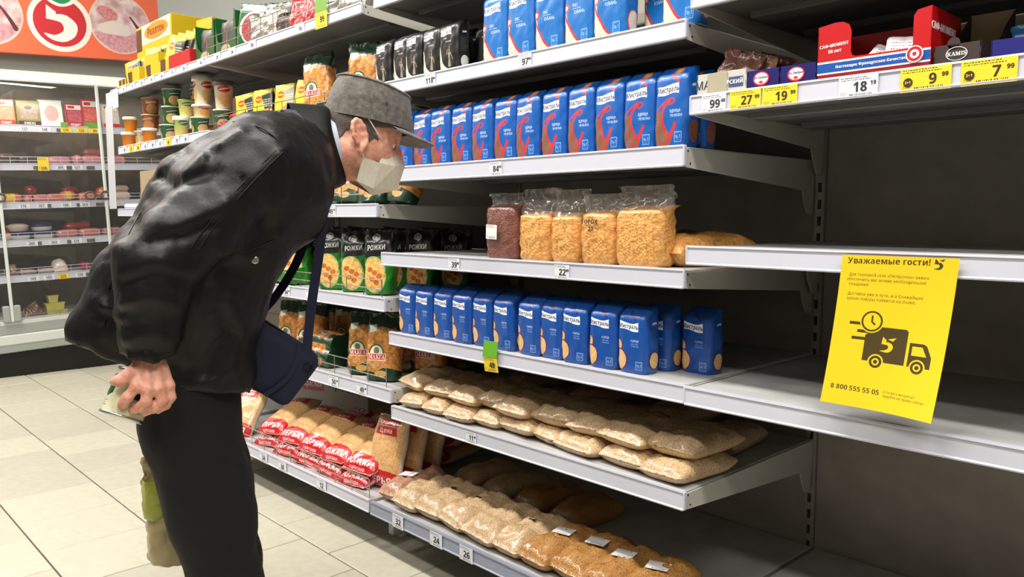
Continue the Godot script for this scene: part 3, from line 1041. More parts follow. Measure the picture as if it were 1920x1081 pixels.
func pillow(w: float, l: float, t: float, sd := 1, o := {}) -> ArrayMesh:
	# a filled bag lying flat: width along x, length along z (front end at +z), pinched ends; y 0 is its underside
	noise.seed = sd
	var nx: int = o.get("nx", 18)
	var nz: int = o.get("nz", 22)
	var lump: float = o.get("lump", 0.10)
	var fin: float = o.get("fin", 0.05)
	var m := MB.new()
	var grid := [[], []]
	for side in 2:
		for j in nz + 1:
			var row := []
			var v := -1.0 + 2.0 * j / nz
			for i in nx + 1:
				var u := -1.0 + 2.0 * i / nx
				# denser towards the rim
				var uu := sin(u * PI / 2)
				var vv := sin(v * PI / 2)
				var fu := pow(maxf(0.0, 1.0 - pow(absf(uu), 3.2)), 0.5)
				var body := clampf((1.0 - absf(vv)) / (fin * 2.0 + 0.0001) - 0.5, 0.0, 1.0) if fin > 0 else 1.0
				var fv := pow(maxf(0.0, 1.0 - pow(absf(vv) / (1.0 - fin * 0.8), 4.5)), 0.5) if absf(vv) < 1.0 - fin * 0.8 else 0.0
				var hgt := fu * fv
				var x := uu * w / 2 * (1.0 - 0.06 * (1.0 - fv) + 0.05 * noise.get_noise_2d(v * 2.2, sd * 3.1))
				var z := vv * l / 2 * (1.0 + 0.03 * noise.get_noise_2d(u * 1.7, sd * 5.3))
				var n1 := noise.get_noise_2d(x * 16 + sd, z * 16) + 0.55 * noise.get_noise_2d(x * 42, z * 42 + sd) + 0.25 * noise.get_noise_2d(x * 95, z * 95 + sd)
				var y := t * 0.42
				if side == 0:
					y += hgt * t * 0.58 * (1.0 + lump * 2.2 * n1) + (1.0 - body) * 0.004 * noise.get_noise_2d(x * 60, sd)
				else:
					y -= minf(hgt * 1.25, 1.0) * t * 0.42
				row.append(Vector3(x, y, z))
			grid[side].append(row)
	for side in 2:
		for j in nz:
			for i in nx:
				var a: Vector3 = grid[side][j][i]
				var b: Vector3 = grid[side][j][i + 1]
				var c: Vector3 = grid[side][j + 1][i + 1]
				var d: Vector3 = grid[side][j + 1][i]
				var ua := Vector2(float(i) / nx, float(j) / nz)
				var ub := Vector2(float(i + 1) / nx, float(j) / nz)
				var uc := Vector2(float(i + 1) / nx, float(j + 1) / nz)
				var ud := Vector2(float(i) / nx, float(j + 1) / nz)
				if side == 0:
					m.quad(d, c, b, a, ud, uc, ub, ua)
				else:
					m.quad(a, b, c, d, ua, ub, uc, ud)
	return m.done()

func price_tag(at: Vector3, rub: String, kop: String, kind: String, label: String, w := 0.055, h := 0.040, tilt := 0.0):
	var t := thing("price_tag", label, "price tag", at)
	t.rotation.x = tilt
	part("tag_card", panel(w, h, 0.0012), paint("tag_" + kind), t)
	var ink := paint("ink") if kind == "white" else paint("ink_brown")
	part("price_figures", letters(rub, h * 0.44), ink, t, Vector3(w * (0.05 - 0.09 * (rub.length() - 2)), -h * 0.02, 0.0003))
	if kop:
		part("kopeck_figures", letters(kop, h * 0.18), ink, t, Vector3(w * 0.38, h * 0.12, 0.0003))

# ---------------------------------------------------------------- goods of the middle and near bays

func row_packets(kind: String, called: String, xs: Array, y: float, z: float, w: float, h: float, d: float, what: String, group: String, seed: int, from_right := true):
	# the front row of one kind: three shapes, turned a little each
	var protos := []
	var n := xs.size()
	for i in n:
		var rank := i if from_right else n - 1 - i
		var label := "%s, %s from the %s end of its row" % [what, ORD[rank], "right" if from_right else "left"]
		var at := Vector3(xs[i] + w / 2, y, z - d / 2 + rng.randf_range(-0.006, 0.002))
		var turn := Vector3(0, rng.randf_range(-0.05, 0.05), rng.randf_range(-0.012, 0.012))
		if protos.size() < 3:
			var t := thing(called, label, "packet", at, 0.0, group)
			t.rotation = turn
			part("packet_body", packet(w, h, d, {"seed": seed + i, "start": 0.87, "crumple": 0.0026}), paint(kind), t)
			part("top_fold", cbox(Vector3(w * 0.9, 0.006, d * 0.22), 0.002), paint(kind + "_plain"), t, Vector3(0, h * 0.985, -d * 0.28))
			protos.append(t)
		else:
			dup(protos[rng.randi() % 3], at, turn, label, group)
	return protos

func build_middle_goods():
	mats.buckwheat_plain = film_coat(solid(Color(0.015, 0.345, 0.68), 0.4), 0.5, 0.2)
	mats.rice_plain = film_coat(solid(Color(0.02, 0.41, 0.71), 0.4), 0.5, 0.2)
	mats.peas_plain = film_coat(solid(Color(0.01, 0.285, 0.61), 0.4), 0.5, 0.2)
	mats.jasmine_plain = film_coat(solid(Color(0.03, 0.04, 0.04), 0.4), 0.5, 0.2)
	rng.seed = 21
	# buckwheat on the fourth shelf up
	row_packets("buckwheat", "buckwheat_packet", [-0.118, -0.217, -0.315, -0.414, -0.518, -0.624, -0.722, -0.826, -0.926, -1.032, -1.137, -1.238], 1.368, -0.028, 0.096, 0.197, 0.062, "blue buckwheat packet with red ribbon", "blue buckwheat packets", 40)
	for i in 11:
		var src: Node3D = get_node("buckwheat_packet")
		dup(src, Vector3(-0.07 - 0.102 * i, 1.368, -0.135 + rng.randf_range(-0.01, 0.01)), Vector3.ZERO, "blue buckwheat packet standing in the second row behind the front ones", "second row of buckwheat packets")
	# rice above it
	row_packets("rice", "rice_packet", [-0.324, -0.432, -0.543, -0.653, -0.768], 1.660, -0.026, 0.104, 0.215, 0.066, "blue rice packet with a red wave", "blue rice packets", 70)
	var rice: Node3D = get_node("rice_packet")
	dup(rice, Vector3(-0.175, 1.660, -0.15), Vector3(0, -0.1, 0), "blue rice packet standing back in the shade, second from the right end of the row")
	dup(rice, Vector3(-0.060, 1.660, -0.075), Vector3(0, 0.06, 0), "blue rice packet at the right end of its shelf, just under the higher near shelf")
	# black jasmine rice packets
	row_packets("jasmine", "black_rice_packet", [-0.978, -1.068, -1.172, -1.244, -1.352], 1.660, -0.028, 0.088, 0.165, 0.060, "black rice packet with a figure", "black rice packets", 90)
	var jas: Node3D = get_node("black_rice_packet")
	dup(jas, Vector3(-0.930, 1.660, -0.19), Vector3(0, -0.9, 0), "black rice packet turned sideways behind the row, nearest the blue rice")
	for i in 4:
		dup(jas, Vector3(-1.00 - 0.1 * i, 1.660, -0.16), Vector3.ZERO, "black rice packet in the second row, hidden in shade", "second row of black rice packets")
	# split peas in blue
	row_packets("peas", "pea_packet", [-0.230, -0.328, -0.432, -0.524, -0.612, -0.726, -0.826, -0.922, -1.026, -1.126, -1.222], 0.789, -0.026, 0.094, 0.172, 0.066, "blue split pea packet", "blue split pea packets", 120)
	var pea: Node3D = get_node("pea_packet")
	for i in 8:
		dup(pea, Vector3(-0.29 - 0.107 * i, 0.789, -0.125), Vector3(0, rng.randf_range(-0.05, 0.05), 0), "blue split pea packet standing in the second row behind the front ones", "second row of split pea packets")
	dup(pea, Vector3(-0.167, 0.789, -0.145), Vector3(0, 0.02, 0), "blue split pea packet right behind the last front one, only its side in view")
	dup(pea, Vector3(-0.066, 0.787, -0.185), Vector3(0, -0.06, 0), "blue split pea packet standing alone in shade at the right end")
	# five clear bags on the shelf with the 22 tag
	var bulk := [[-0.768, -0.632, 0.185, "brown_bulk", "clear bag of brown groats with a white sticker, left of the pea bags"], [-0.620, -0.490, 0.170, "peas_bulk", "tall clear bag of yellow split peas next to the brown groats"], [-0.487, -0.381, 0.160, "peas_bulk", "narrow clear bag of yellow split peas, middle of the five bags"], [-0.374, -0.256, 0.170, "peas_bulk", "clear bag of yellow split peas with dark printing on its front"], [-0.252, -0.096, 0.180, "peas_bulk", "widest clear bag of yellow split peas at the right of the five"]]
	for i in 5:
		var b: Array = bulk[i]
		var w: float = b[1] - b[0]
		var full := [0.172, 0.145, 0.140, 0.148, 0.158][i] as float
		var tall := [0.200, 0.210, 0.205, 0.190, 0.208][i] as float
		var t := thing("clear_grain_bag", b[4], "bag", Vector3((b[0] + b[1]) / 2, 1.070, -0.075), rng.randf_range(-0.05, 0.05), "clear bags of grain on the middle shelf")
		part("grain_filling", packet(w, full, 0.082, {"seed": 150 + i, "start": 0.9, "crumple": 0.006, "bulge": 0.12, "round": 0.42, "nu": 40, "nv": 20}), paint(b[3]), t)
		part("clear_top", packet(w * 0.99, tall, 0.074, {"seed": 160 + i, "start": 0.62, "top": "fin", "crumple": 0.010, "round": 0.4, "from": full / tall * 0.93, "nu": 40, "nv": 10}), paint("film"), t)
		if i == 0:
			part("sticker", panel(0.048, 0.044), paint("sticker"), t, Vector3(-0.018, 0.082, 0.0545), Vector3(0, 0, -0.04))
		if i == 3:
			part("printed_date", letters("ГОРОХ\n  22", 0.012), paint("ink"), t, Vector3(-0.012, 0.105, 0.0505))
	lone("lying_pea_bag", pillow(0.14, 0.27, 0.085, 171, {"lump": 0.1}), paint("peas_bulk"), "clear bag of split peas lying on its side beside the near shelf edge", "bag", Vector3(-0.080, 1.070, -0.215), Vector3(0, -0.43, 0))
	lone("lying_pea_bag", pillow(0.13, 0.24, 0.085, 172, {"lump": 0.1}), paint("wheat_bulk"), "brownish bag lying in shade behind the widest standing pea bag", "bag", Vector3(-0.235, 1.070, -0.33), Vector3(0, -0.2, 0))
	# oat flake bags: two layers on the next shelf down
	var lower := [[-1.208, -1.085], [-1.079, -0.970], [-0.964, -0.830], [-0.835, -0.725], [-0.729, -0.545], [-0.565, -0.450], [-0.479, -0.285], [-0.288, -0.130], [-0.143, 0.010]]
	var upper := [[-1.245, -1.100], [-1.108, -0.950], [-0.957, -0.820], [-0.850, -0.705], [-0.735, -0.580], [-0.588, -0.405], [-0.440, -0.285], [-0.305, -0.130], [-0.150, 0.006]]
	var flake_name := ["clear bag of oat flakes lying in the upper layer", "clear bag of oat flakes lying in the lower layer"]
	for layer in 2:
		var list: Array = upper if layer == 0 else lower
		for i in list.size():
			var w: float = list[i][1] - list[i][0]
			var l := 0.24 if layer else 0.25
			var y := 0.523 + (0.055 if layer == 0 else 0.0)
			var o := lone("oat_flake_bag", pillow(maxf(w * 1.0, 0.115), l, 0.060, 200 + layer * 20 + i, {"lump": 0.19, "fin": 0.035}), paint("flakes"), "%s, %s from the left" % [flake_name[layer], ORD[i]], "bag", Vector3((list[i][0] + list[i][1]) / 2, y, -0.036 - l / 2 + 0.016 * layer + rng.randf_range(-0.024, 0.010)), Vector3(rng.randf_range(-0.03, 0.05), rng.randf_range(-0.16, 0.12), rng.randf_range(-0.07, 0.07)), "oat flake bags in two layers")
	for i in 7:
		lone("oat_flake_bag", get_node("oat_flake_bag").mesh, paint("flakes"), "clear bag of oat flakes deep in the shade behind the front stack", "bag", Vector3(-1.12 + 0.165 * i, 0.523 + 0.045 * (i % 2), -0.45 + rng.randf_range(-0.02, 0.02)), Vector3(0, rng.randf_range(-0.1, 0.1), 0), "oat flake bags at the back of the shelf")
	# base shelf: flakes, then amber grain with stickers
	var lows := [[-1.20, 0.115, "brown_pale", "pinkish clear bag with a white sticker at the left end of the base shelf"], [-1.085, 0.135, "flakes", "pale flake bag on the base shelf, next to the pinkish one"], [-0.965, 0.135, "flakes", "pale flake bag with a dark date print, third from the left on the base"], [-0.840, 0.14, "flakes", "pale flake bag, fourth from the left on the base shelf"], [-0.700, 0.16, "flakes", "large pale flake bag, fifth from the left on the base shelf"], [-0.575, 0.13, "flakes", "pale flake bag beside the first amber bag on the base"], [-0.455, 0.13, "wheat_bulk", "amber grain bag with a small cut sticker, leftmost of the amber ones"], [-0.340, 0.13, "wheat_bulk", "amber grain bag with a white sticker, second of the amber ones"], [-0.230, 0.13, "wheat_bulk", "amber grain bag with a white sticker, third of the amber ones"], [-0.120, 0.13, "wheat_bulk", "amber grain bag with a white sticker, nearest to the camera"]]
	var pale := tri_mat(noise_tex(0.05, [[0.0, Color(0.80, 0.66, 0.55)], [0.6, Color(0.66, 0.47, 0.37)], [1.0, Color(0.48, 0.30, 0.22)]], FastNoiseLite.TYPE_CELLULAR, 256, 6, false, 4, FastNoiseLite.RETURN_DISTANCE), 7.0, 0.5)
	mats.brown_pale = film_coat(pale, 0.9, 0.14)
	for i in lows.size():
		var b: Array = lows[i]
		var l := 0.27
		var t := thing("lying_grain_bag", b[3], "bag", Vector3(b[0], 0.186, 0.062 - l / 2 + rng.randf_range(-0.012, 0.008)), 0.0, "bags lying on the base shelf")
		t.rotation = Vector3(rng.randf_range(-0.02, 0.02), rng.randf_range(-0.10, 0.06), rng.randf_range(-0.06, 0.06))
		part("filled_bag", pillow(b[1] * 0.97, l, 0.078, 240 + i, {"lump": 0.20, "fin": 0.04, "nx": 22, "nz": 26}), paint(b[2]), t)
		if b[2] != "flakes":
			part("sticker", panel(0.062, 0.042), paint("sticker"), t, Vector3(0.0, 0.083, -0.005 if i else 0.03), Vector3(-PI / 2 + 0.06, 0, 0.25))
		elif i in [2, 3, 5]:
			part("date_stamp", panel(0.024, 0.010), paint("ink_brown"), t, Vector3(-0.01, 0.083, 0.0), Vector3(-PI / 2, 0, 0.2))
	for q in [[-1.11, -0.36, "flakes"], [-0.94, -0.35, "flakes"], [-0.77, -0.345, "wheat_bulk"], [-0.60, -0.345, "wheat_bulk"]]:
		lone("lying_grain_bag", pillow(0.14, 0.24, 0.075, int(300 - q[0] * 50), {"lump": 0.14}), paint(q[2]), "grain bag lying far back on the base shelf behind the front bags" if q[2] == "flakes" else "amber grain bag lying far back in shade on the base shelf", "bag", Vector3(q[0], 0.186, q[1]), Vector3(0, q[0] * 0.15, 0), "bags at the back of the base shelf")
	# price tags
	var tw := "white price tag reading %s under %s"
	price_tag(Vector3(-0.548, 1.637, 0.004), "97", "99", "white", tw % ["97", "the blue rice packets"])
	price_tag(Vector3(-0.985, 1.637, 0.004), "118", "49", "white", tw % ["118", "the black rice packets"])
	price_tag(Vector3(-0.672, 1.341, 0.004), "84", "99", "white", tw % ["84", "the buckwheat packets"])
	price_tag(Vector3(-0.870, 1.046, 0.004), "39", "49", "white", tw % ["39", "the empty part of the pea shelf"], 0.055, 0.040)
	price_tag(Vector3(-0.400, 1.046, 0.004), "22", "99", "white", tw % ["22", "the clear pea bags"])
	price_tag(Vector3(-0.790, 0.498, 0.004), "11", "49", "white", tw % ["11", "the stacked oat flake bags"], 0.05, 0.034)
	price_tag(Vector3(-1.075, 0.163, 0.090), "32", "", "white", "white price tag on the grey base rail, left of three", 0.062, 0.046)
	price_tag(Vector3(-0.865, 0.163, 0.090), "24", "", "white", "white price tag on the grey base rail, middle of three", 0.062, 0.046)
	price_tag(Vector3(-0.715, 0.163, 0.090), "26", "", "white", "white price tag on the grey base rail, right of three", 0.062, 0.046)
	var gt := thing("promotion_tag", "green and yellow promotion tag hanging over the split pea shelf edge", "price tag", Vector3(-0.690, 0.783, 0.008))
	part("green_flap", panel(0.064, 0.050), solid(Color(0.36, 0.62, 0.10), 0.5), gt, Vector3(0, 0.012, 0.002), Vector3(-0.15, 0, 0.04))
	part("yellow_flap", panel(0.062, 0.044), paint("tag_yellow"), gt, Vector3(0.002, -0.036, 0.002), Vector3(0.12, 0, 0.05))
	part("price_figures", letters("49", 0.017), paint("ink_brown"), gt, Vector3(0.010, -0.036, 0.0036), Vector3(0.12, 0, 0.05))

func carton(called: String, x0: float, x1: float, y: float, z: float, h: float, d: float, m: Material, label: String, back_up := 0.0) -> Node3D:
	# open display carton: front, sides, back and bottom boards
	var w := x1 - x0
	var t := thing(called, label, "carton", Vector3((x0 + x1) / 2, y, z))
	part("front_board", cbox(Vector3(w, h, 0.002), 0.0006), m, t, Vector3(0, h / 2, -0.001))
	part("bottom_board", cbox(Vector3(w - 0.003, 0.002, d), 0.0006), paint("card"), t, Vector3(0, 0.0015, -d / 2))
	part("back_board", cbox(Vector3(w, h + back_up, 0.002), 0.0006), paint("card"), t, Vector3(0, (h + back_up) / 2, -d + 0.001))
	for s in [-1, 1]:
		var poly := PackedVector2Array([Vector2(0, 0), Vector2(0, h), Vector2(-d * 0.4, h), Vector2(-d, h + back_up), Vector2(-d, 0)])
		var b := MB.new()
		b.prism(poly, -0.001, 0.001)
		var o := part("side_board", b.done(), m, t, Vector3(s * (w / 2 - 0.001), 0, 0), Vector3(0, -PI / 2, 0))
		o.scale = Vector3(1, 1, 1)
	return t

func build_right_goods():
	var z := -0.022
	var y := 1.479
	# pale box with a taped word
	var white := solid(Color(0.74, 0.73, 0.69), 0.6)
	var t := carton("poppy_box", 0.010, 0.139, y, z, 0.052, 0.17, white, "small pale carton mended with tape at the left of the near shelf")
	part("lettering", letters("МАК", 0.020, false), solid(Color(0.12, 0.16, 0.28)), t, Vector3(-0.042, 0.026, 0.0006))
	part("blue_label", panel(0.036, 0.022), solid(Color(0.20, 0.28, 0.46)), t, Vector3(0.038, 0.026, 0.0012))
	part("lettering", letters("РСКИЙ", 0.009), paint("paper_white"), t, Vector3(0.036, 0.026, 0.0015))
	part("tape", panel(0.052, 0.050), solid(Color(0.66, 0.63, 0.54), 0.3), t, Vector3(-0.010, 0.026, 0.0018))
	for k in 3:
		lone("spice_sachet", packet(0.09, 0.11, 0.022, {"seed": 320 + k, "top": "fin", "start": 0.7, "crumple": 0.006}), [paint("brown_bulk"), paint("brown_pale"), paint("brown_bulk")][k], ["crumpled brown sachet leaning in the pale carton, front one", "crumpled brown sachet in the pale carton, middle one", "brown sachet at the back of the pale carton"][k], "sachet", Vector3(0.062 + 0.012 * k, y + 0.004, z - 0.05 - 0.045 * k), Vector3(-0.25, 0.35 - 0.2 * k, -0.35), "brown sachets in the pale carton")
	# two dark blue boxes with a red and white badge
	var blue := solid(Color(0.06, 0.05, 0.36), 0.4)
	for k in 2:
		var b := carton("baking_carton", [0.141, 0.220][k], [0.218, 0.302][k], y, z, 0.044, 0.18, blue, ["dark blue open carton with a red oval badge, left of the pair", "dark blue open carton with a red oval badge, beside the red box"][k], 0.012)
		var c := 0.0
		part("badge", ellipse_plate(0.0195, 0.0155, 0.0008), solid(Color(0.82, 0.12, 0.20), 0.4), b, Vector3(c - 0.004, 0.024, 0.0005))
		part("badge_face", ellipse_plate(0.0165, 0.0125, 0.0008), paint("paper_white"), b, Vector3(c - 0.004, 0.0245, 0.001))
		part("badge_lettering", letters("Dr.Oetker", 0.0050), blue, b, Vector3(c - 0.004, 0.0265, 0.0018))
		part("badge_dot", ellipse_plate(0.005, 0.003, 0.0006), solid(Color(0.82, 0.12, 0.20)), b, Vector3(c - 0.004, 0.0165, 0.0016))
	# red yeast box with a cut-out front
	var red := solid(Color(0.72, 0.02, 0.06), 0.4)
	var x0 := 0.304
	var w := 0.222
	var yb := thing("yeast_box", "red display box with a cut-out front and a blue band", "carton", Vector3(x0 + w / 2, y, z))
	var poly := PackedVector2Array([Vector2(0, 0.018), Vector2(w, 0.018), Vector2(w, 0.118), Vector2(w - 0.026, 0.114), Vector2(w - 0.033, 0.104), Vector2(w - 0.033, 0.044)])
	poly.append_array(PackedVector2Array([Vector2(0.080, 0.044), Vector2(0.072, 0.047), Vector2(0.069, 0.055), Vector2(0.069, 0.096), Vector2(0.064, 0.109), Vector2(0.052, 0.116), Vector2(0.036, 0.117), Vector2(0.0, 0.112)]))
	var fb := MB.new()
	fb.prism(poly, -0.002, 0.0)
	part("front_board", fb.done(), red, yb, Vector3(-w / 2, 0, 0))
	part("lower_band", cbox(Vector3(w, 0.018, 0.002), 0.0005), solid(Color(0.55, 0.03, 0.10), 0.4), yb, Vector3(0, 0.009, -0.001))
	part("white_band", panel(w, 0.026), paint("paper_white"), yb, Vector3(0, 0.027, 0.0006))
	part("blue_band", panel(w, 0.018), solid(Color(0.06, 0.30, 0.62), 0.4), yb, Vector3(0, 0.027, 0.0012))
	part("band_lettering", letters("Настоящее Французское Качество", 0.0058), paint("paper_white"), yb, Vector3(-0.002, 0.027, 0.0014))
	part("side_board", cbox(Vector3(0.002, 0.118, 0.16), 0.0005), red, yb, Vector3(w / 2 - 0.001, 0.059, -0.08))
	part("side_board", cbox(Vector3(0.002, 0.112, 0.16), 0.0005), red, yb, Vector3(-w / 2 + 0.001, 0.056, -0.08))
	part("back_board", cbox(Vector3(w, 0.118, 0.002), 0.0005), red, yb, Vector3(0, 0.059, -0.16))
	part("bottom_board", cbox(Vector3(w, 0.002, 0.16), 0.0005), paint("card"), yb, Vector3(0, 0.001, -0.08))
	part("front_lettering", letters("САФ-МОМЕНТ", 0.0064), paint("paper_white"), yb, Vector3(-w / 2 + 0.034, 0.072, 0.0004), Vector3(0, 0, 0.05))
	part("front_lettering", letters("50 лет", 0.0066), paint("paper_white"), yb, Vector3(-w / 2 + 0.036, 0.060, 0.0004), Vector3(0, 0, 0.05))
	part("side_lettering", letters("САФ-МОМЕНТ", 0.014), paint("paper_white"), yb, Vector3(w / 2 + 0.0004, 0.083, -0.065), Vector3(0, PI / 2, 0))
	part("round_seal", ellipse_plate(0.0165, 0.0165, 0.0008), solid(Color(0.74, 0.08, 0.14)), yb, Vector3(w / 2 - 0.028, 0.031, 0.0018))
	part("seal_ring", ring_plate(0.016, 0.014), paint("paper_white"), yb, Vector3(w / 2 - 0.028, 0.031, 0.0026))
	part("seal_ring", ring_plate(0.0085, 0.004), paint("paper_white"), yb, Vector3(w / 2 - 0.028, 0.031, 0.0026))
	var sp := Print.new(self, 128, 128, Color(0.86, 0.85, 0.86))
	sp.poly(Print.curve([Vector2(0, 70), Vector2(40, 88), Vector2(80, 66), Vector2(128, 76), Vector2(128, 128), Vector2(0, 128)]), Color(0.70, 0.05, 0.14))
	sp.ellipse(44, 84, 18, 10, Color(0.9, 0.9, 0.9), -0.5)
	sp.scribble(18, 22, 90, 3, 12, Color(0.45, 0.1, 0.14), 2)
	mats.yeast_sachet = sp.mat(0.4, 0.4)
	var names := ["white and red yeast sachet slumped at the left in the red box", "white and red yeast sachet standing tallest in the red box", "yeast sachet lying behind in the red box", "yeast sachet at the back of the red box"]
	for k in 4:
		lone("yeast_sachet", packet(0.062, 0.075, 0.014, {"seed": 330 + k, "top": "fin", "start": 0.8, "nu": 20, "nv": 10, "flat": true}), paint("yeast_sachet"), names[k], "sachet", Vector3(x0 + [0.098, 0.150, 0.11, 0.15][k], y + 0.006, z - [0.022, 0.030, 0.07, 0.09][k]), Vector3([-0.6, -0.3, -0.6, -0.5][k], 0.2, [-0.5, -0.12, 0.3, 0][k]), "sachets in the red box")
	# dark brown spice carton, blue carton
	var brown := solid(Color(0.19, 0.125, 0.10), 0.6)
	var kb := carton("spice_carton", 0.530, 0.611, y, z - 0.004, 0.040, 0.2, brown, "dark brown open spice carton with a white oval emblem", 0.09)
	part("emblem_ring", ring_plate(0.0185, 0.0172, 0.0125 / 0.0185), paint("paper_white"), kb, Vector3(0.0, 0.022, 0.0008))
	part("emblem_lettering", letters("KAMIS", 0.0070, true, 0.0006, true), paint("paper_white"), kb, Vector3(0.0, 0.022, 0.0006))
	part("thumb_tab", ellipse_plate(0.011, 0.011, 0.002), brown, kb, Vector3(-0.006, 0.042, -0.002))
	var cb := carton("blue_carton", 0.628, 0.74, y, z - 0.002, 0.036, 0.18, solid(Color(0.10, 0.10, 0.42), 0.4), "blue open carton at the right edge of the picture on the near shelf", 0.03)
	part("badge", ellipse_plate(0.016, 0.014, 0.0008), solid(Color(0.82, 0.12, 0.20), 0.4), cb, Vector3(0.026, 0.018, 0.0006))
	lone("blue_sachet", packet(0.085, 0.075, 0.02, {"seed": 350, "top": "fin", "start": 0.7}), solid(Color(0.12, 0.30, 0.46), 0.3), "blue sachet standing in the blue carton at the right edge", "sachet", Vector3(0.69, y + 0.004, z - 0.06), Vector3(-0.3, 0, 0.1))
	# price tags of the near shelf
	var r := 1.457
	price_tag(Vector3(0.072, r, 0.004), "99", "49", "white", "white price tag reading 99 under the pale carton", 0.064, 0.042)
	price_tag(Vector3(0.152, r, 0.004), "27", "99", "yellow", "yellow price tag reading 27, first of the yellow pair", 0.076, 0.043)
	price_tag(Vector3(0.234, r, 0.004), "19", "99", "yellow", "yellow price tag reading 19 beside the one reading 27", 0.080, 0.043)
	price_tag(Vector3(0.402, r, 0.004), "18", "19", "white", "white price tag reading 18 under the red box", 0.078, 0.043)
	for q in [[0.528, "9", "yellow price tag reading 9 with a round badge"], [0.634, "7", "yellow price tag reading 7 at the right edge of the picture"]]:
		price_tag(Vector3(q[0], r, 0.004), q[1], "99", "yellow", q[2], 0.090, 0.044)
		var t2: Node3D = get_child(get_child_count() - 1)
		part("round_badge", ellipse_plate(0.0085, 0.0085, 0.0006), paint("ink_brown"), t2, Vector3(-0.031, -0.004, 0.0004))
		part("badge_figures", letters("2+1", 0.005), paint("tag_yellow_plain"), t2, Vector3(-0.031, -0.004, 0.0012))
	build_notice()

func ellipse_plate(rx: float, ry: float, t: float) -> ArrayMesh:
	var m := MB.new()
	m.prism(Print.oval(0, 0, rx, ry, 28), 0.0, t)
	return m.done()

func ring_plate(r1: float, r0: float, flat := 1.0, t := 0.0008) -> ArrayMesh:
	var m := MB.new()
	m.smooth(false)
	var n := 32
	for i in n:
		var a := TAU * i / n
		var b := TAU * (i + 1) / n
		var p := [Vector3(cos(a) * r0, sin(a) * r0 * flat, t), Vector3(cos(a) * r1, sin(a) * r1 * flat, t), Vector3(cos(b) * r1, sin(b) * r1 * flat, t), Vector3(cos(b) * r0, sin(b) * r0 * flat, t)]
		m.quad(p[0], p[1], p[2], p[3])
		var k := Vector3(0, 0, -t)
		m.quad(p[1], p[1] + k, p[2] + k, p[2])
		m.quad(p[0] + k, p[0], p[3], p[3] + k)
	return m.done()

func build_notice():
	# A4 sheet taped to the rail and hanging in front of the shelves
	var Y := Color(0.93, 0.78, 0.06)
	var K := Color(0.27, 0.21, 0.03)
	var p := Print.new(self, 720, 1000, Y)
	p.text("Уважаемые гости!", 300, 34, 40, K, true, -0.012)
	draw_five(p, Vector2(610, 40), 34, K, Y)
	for q in [["Для торговой сети «Пятёрочка» важно", 128], ["обеспечить вас всеми необходимыми", 160], ["товарами!", 192], ["Доставка уже в пути, и в ближайшее", 256], ["время товары появятся на полке.", 288]]:
		var wide: float = q[0].length() * 14.2
		p.text(q[0], 66 + wide / 2 * 0.98, q[1], 20, K, false)
	# lorry with a clock
	p.poly(PackedVector2Array([Vector2(300, 462), Vector2(470, 462), Vector2(484, 476), Vector2(484, 690), Vector2(216, 690), Vector2(216, 520), Vector2(250, 500)]), K)
	for q in [[104, 450, 120], [160, 500, 100], [130, 548, 110]]:
		p.line(PackedVector2Array([Vector2(q[0], q[1]), Vector2(q[0] + q[2], q[1])]), 20, K)
	p.poly(PackedVector2Array([Vector2(502, 540), Vector2(590, 540), Vector2(610, 552), Vector2(644, 620), Vector2(644, 690), Vector2(502, 690)]), K)
	p.poly(PackedVector2Array([Vector2(520, 560), Vector2(582, 560), Vector2(614, 618), Vector2(520, 618)]), Y)
	for x in [304, 566]:
		p.ellipse(x, 690, 50, 50, Y)
		p.ellipse(x, 690, 40, 40, K)
		p.ellipse(x, 690, 24, 24, Y)
		p.ellipse(x, 690, 13, 13, K)
	p.ellipse(246, 430, 76, 76, Y)
	p.ellipse(246, 430, 68, 68, K)
	p.ellipse(246, 430, 56, 56, Y)
	p.line(PackedVector2Array([Vector2(246, 392), Vector2(246, 432), Vector2(268, 452)]), 12, K)
	draw_five(p, Vector2(368, 572), 50, Y, K)
	p.text("8 800 555 55 05", 206, 884, 32, K, true)
	p.text("Остались вопросы?", 486, 872, 16, K, false)
	p.text("Задайте их прямо сейчас", 520, 898, 16, K, false)
	var mt := p.mat(0.55)
	mt.backlight_enabled = true
	mt.backlight = Color(0.25, 0.2, 0.02)
	var m := MB.new()
	var w := 0.218
	var h := 0.302
	var rows := []
	for j in 21:
		var row := []
		for i in 9:
			var u := i / 8.0
			var v := j / 20.0
			var z := 0.007 + 0.042 * v * v * (0.75 + 0.25 * u) - 0.012 * sin(PI * u) * v
			row.append(Vector3((u - 0.5) * w - 0.022 * v, -v * h - 0.004 * u * v, z))
		rows.append(row)
	for j in 20:
		for i in 8:
			m.quad(rows[j + 1][i], rows[j + 1][i + 1], rows[j][i + 1], rows[j][i], Vector2(i / 8.0, (j + 1) / 20.0), Vector2((i + 1) / 8.0, (j + 1) / 20.0), Vector2((i + 1) / 8.0, j / 20.0), Vector2(i / 8.0, j / 20.0))
			var k := Vector3(0, 0, -0.0003)
			m.quad(rows[j][i] + k, rows[j][i + 1] + k, rows[j + 1][i + 1] + k, rows[j + 1][i] + k, Vector2(0.02, 0.5), Vector2(0.02, 0.5), Vector2(0.02, 0.5), Vector2(0.02, 0.5))
	lone("notice", m.done(), mt, "yellow paper notice with a lorry and a clock hanging from the empty shelf", "notice", Vector3(0.496, 1.122, 0.004))

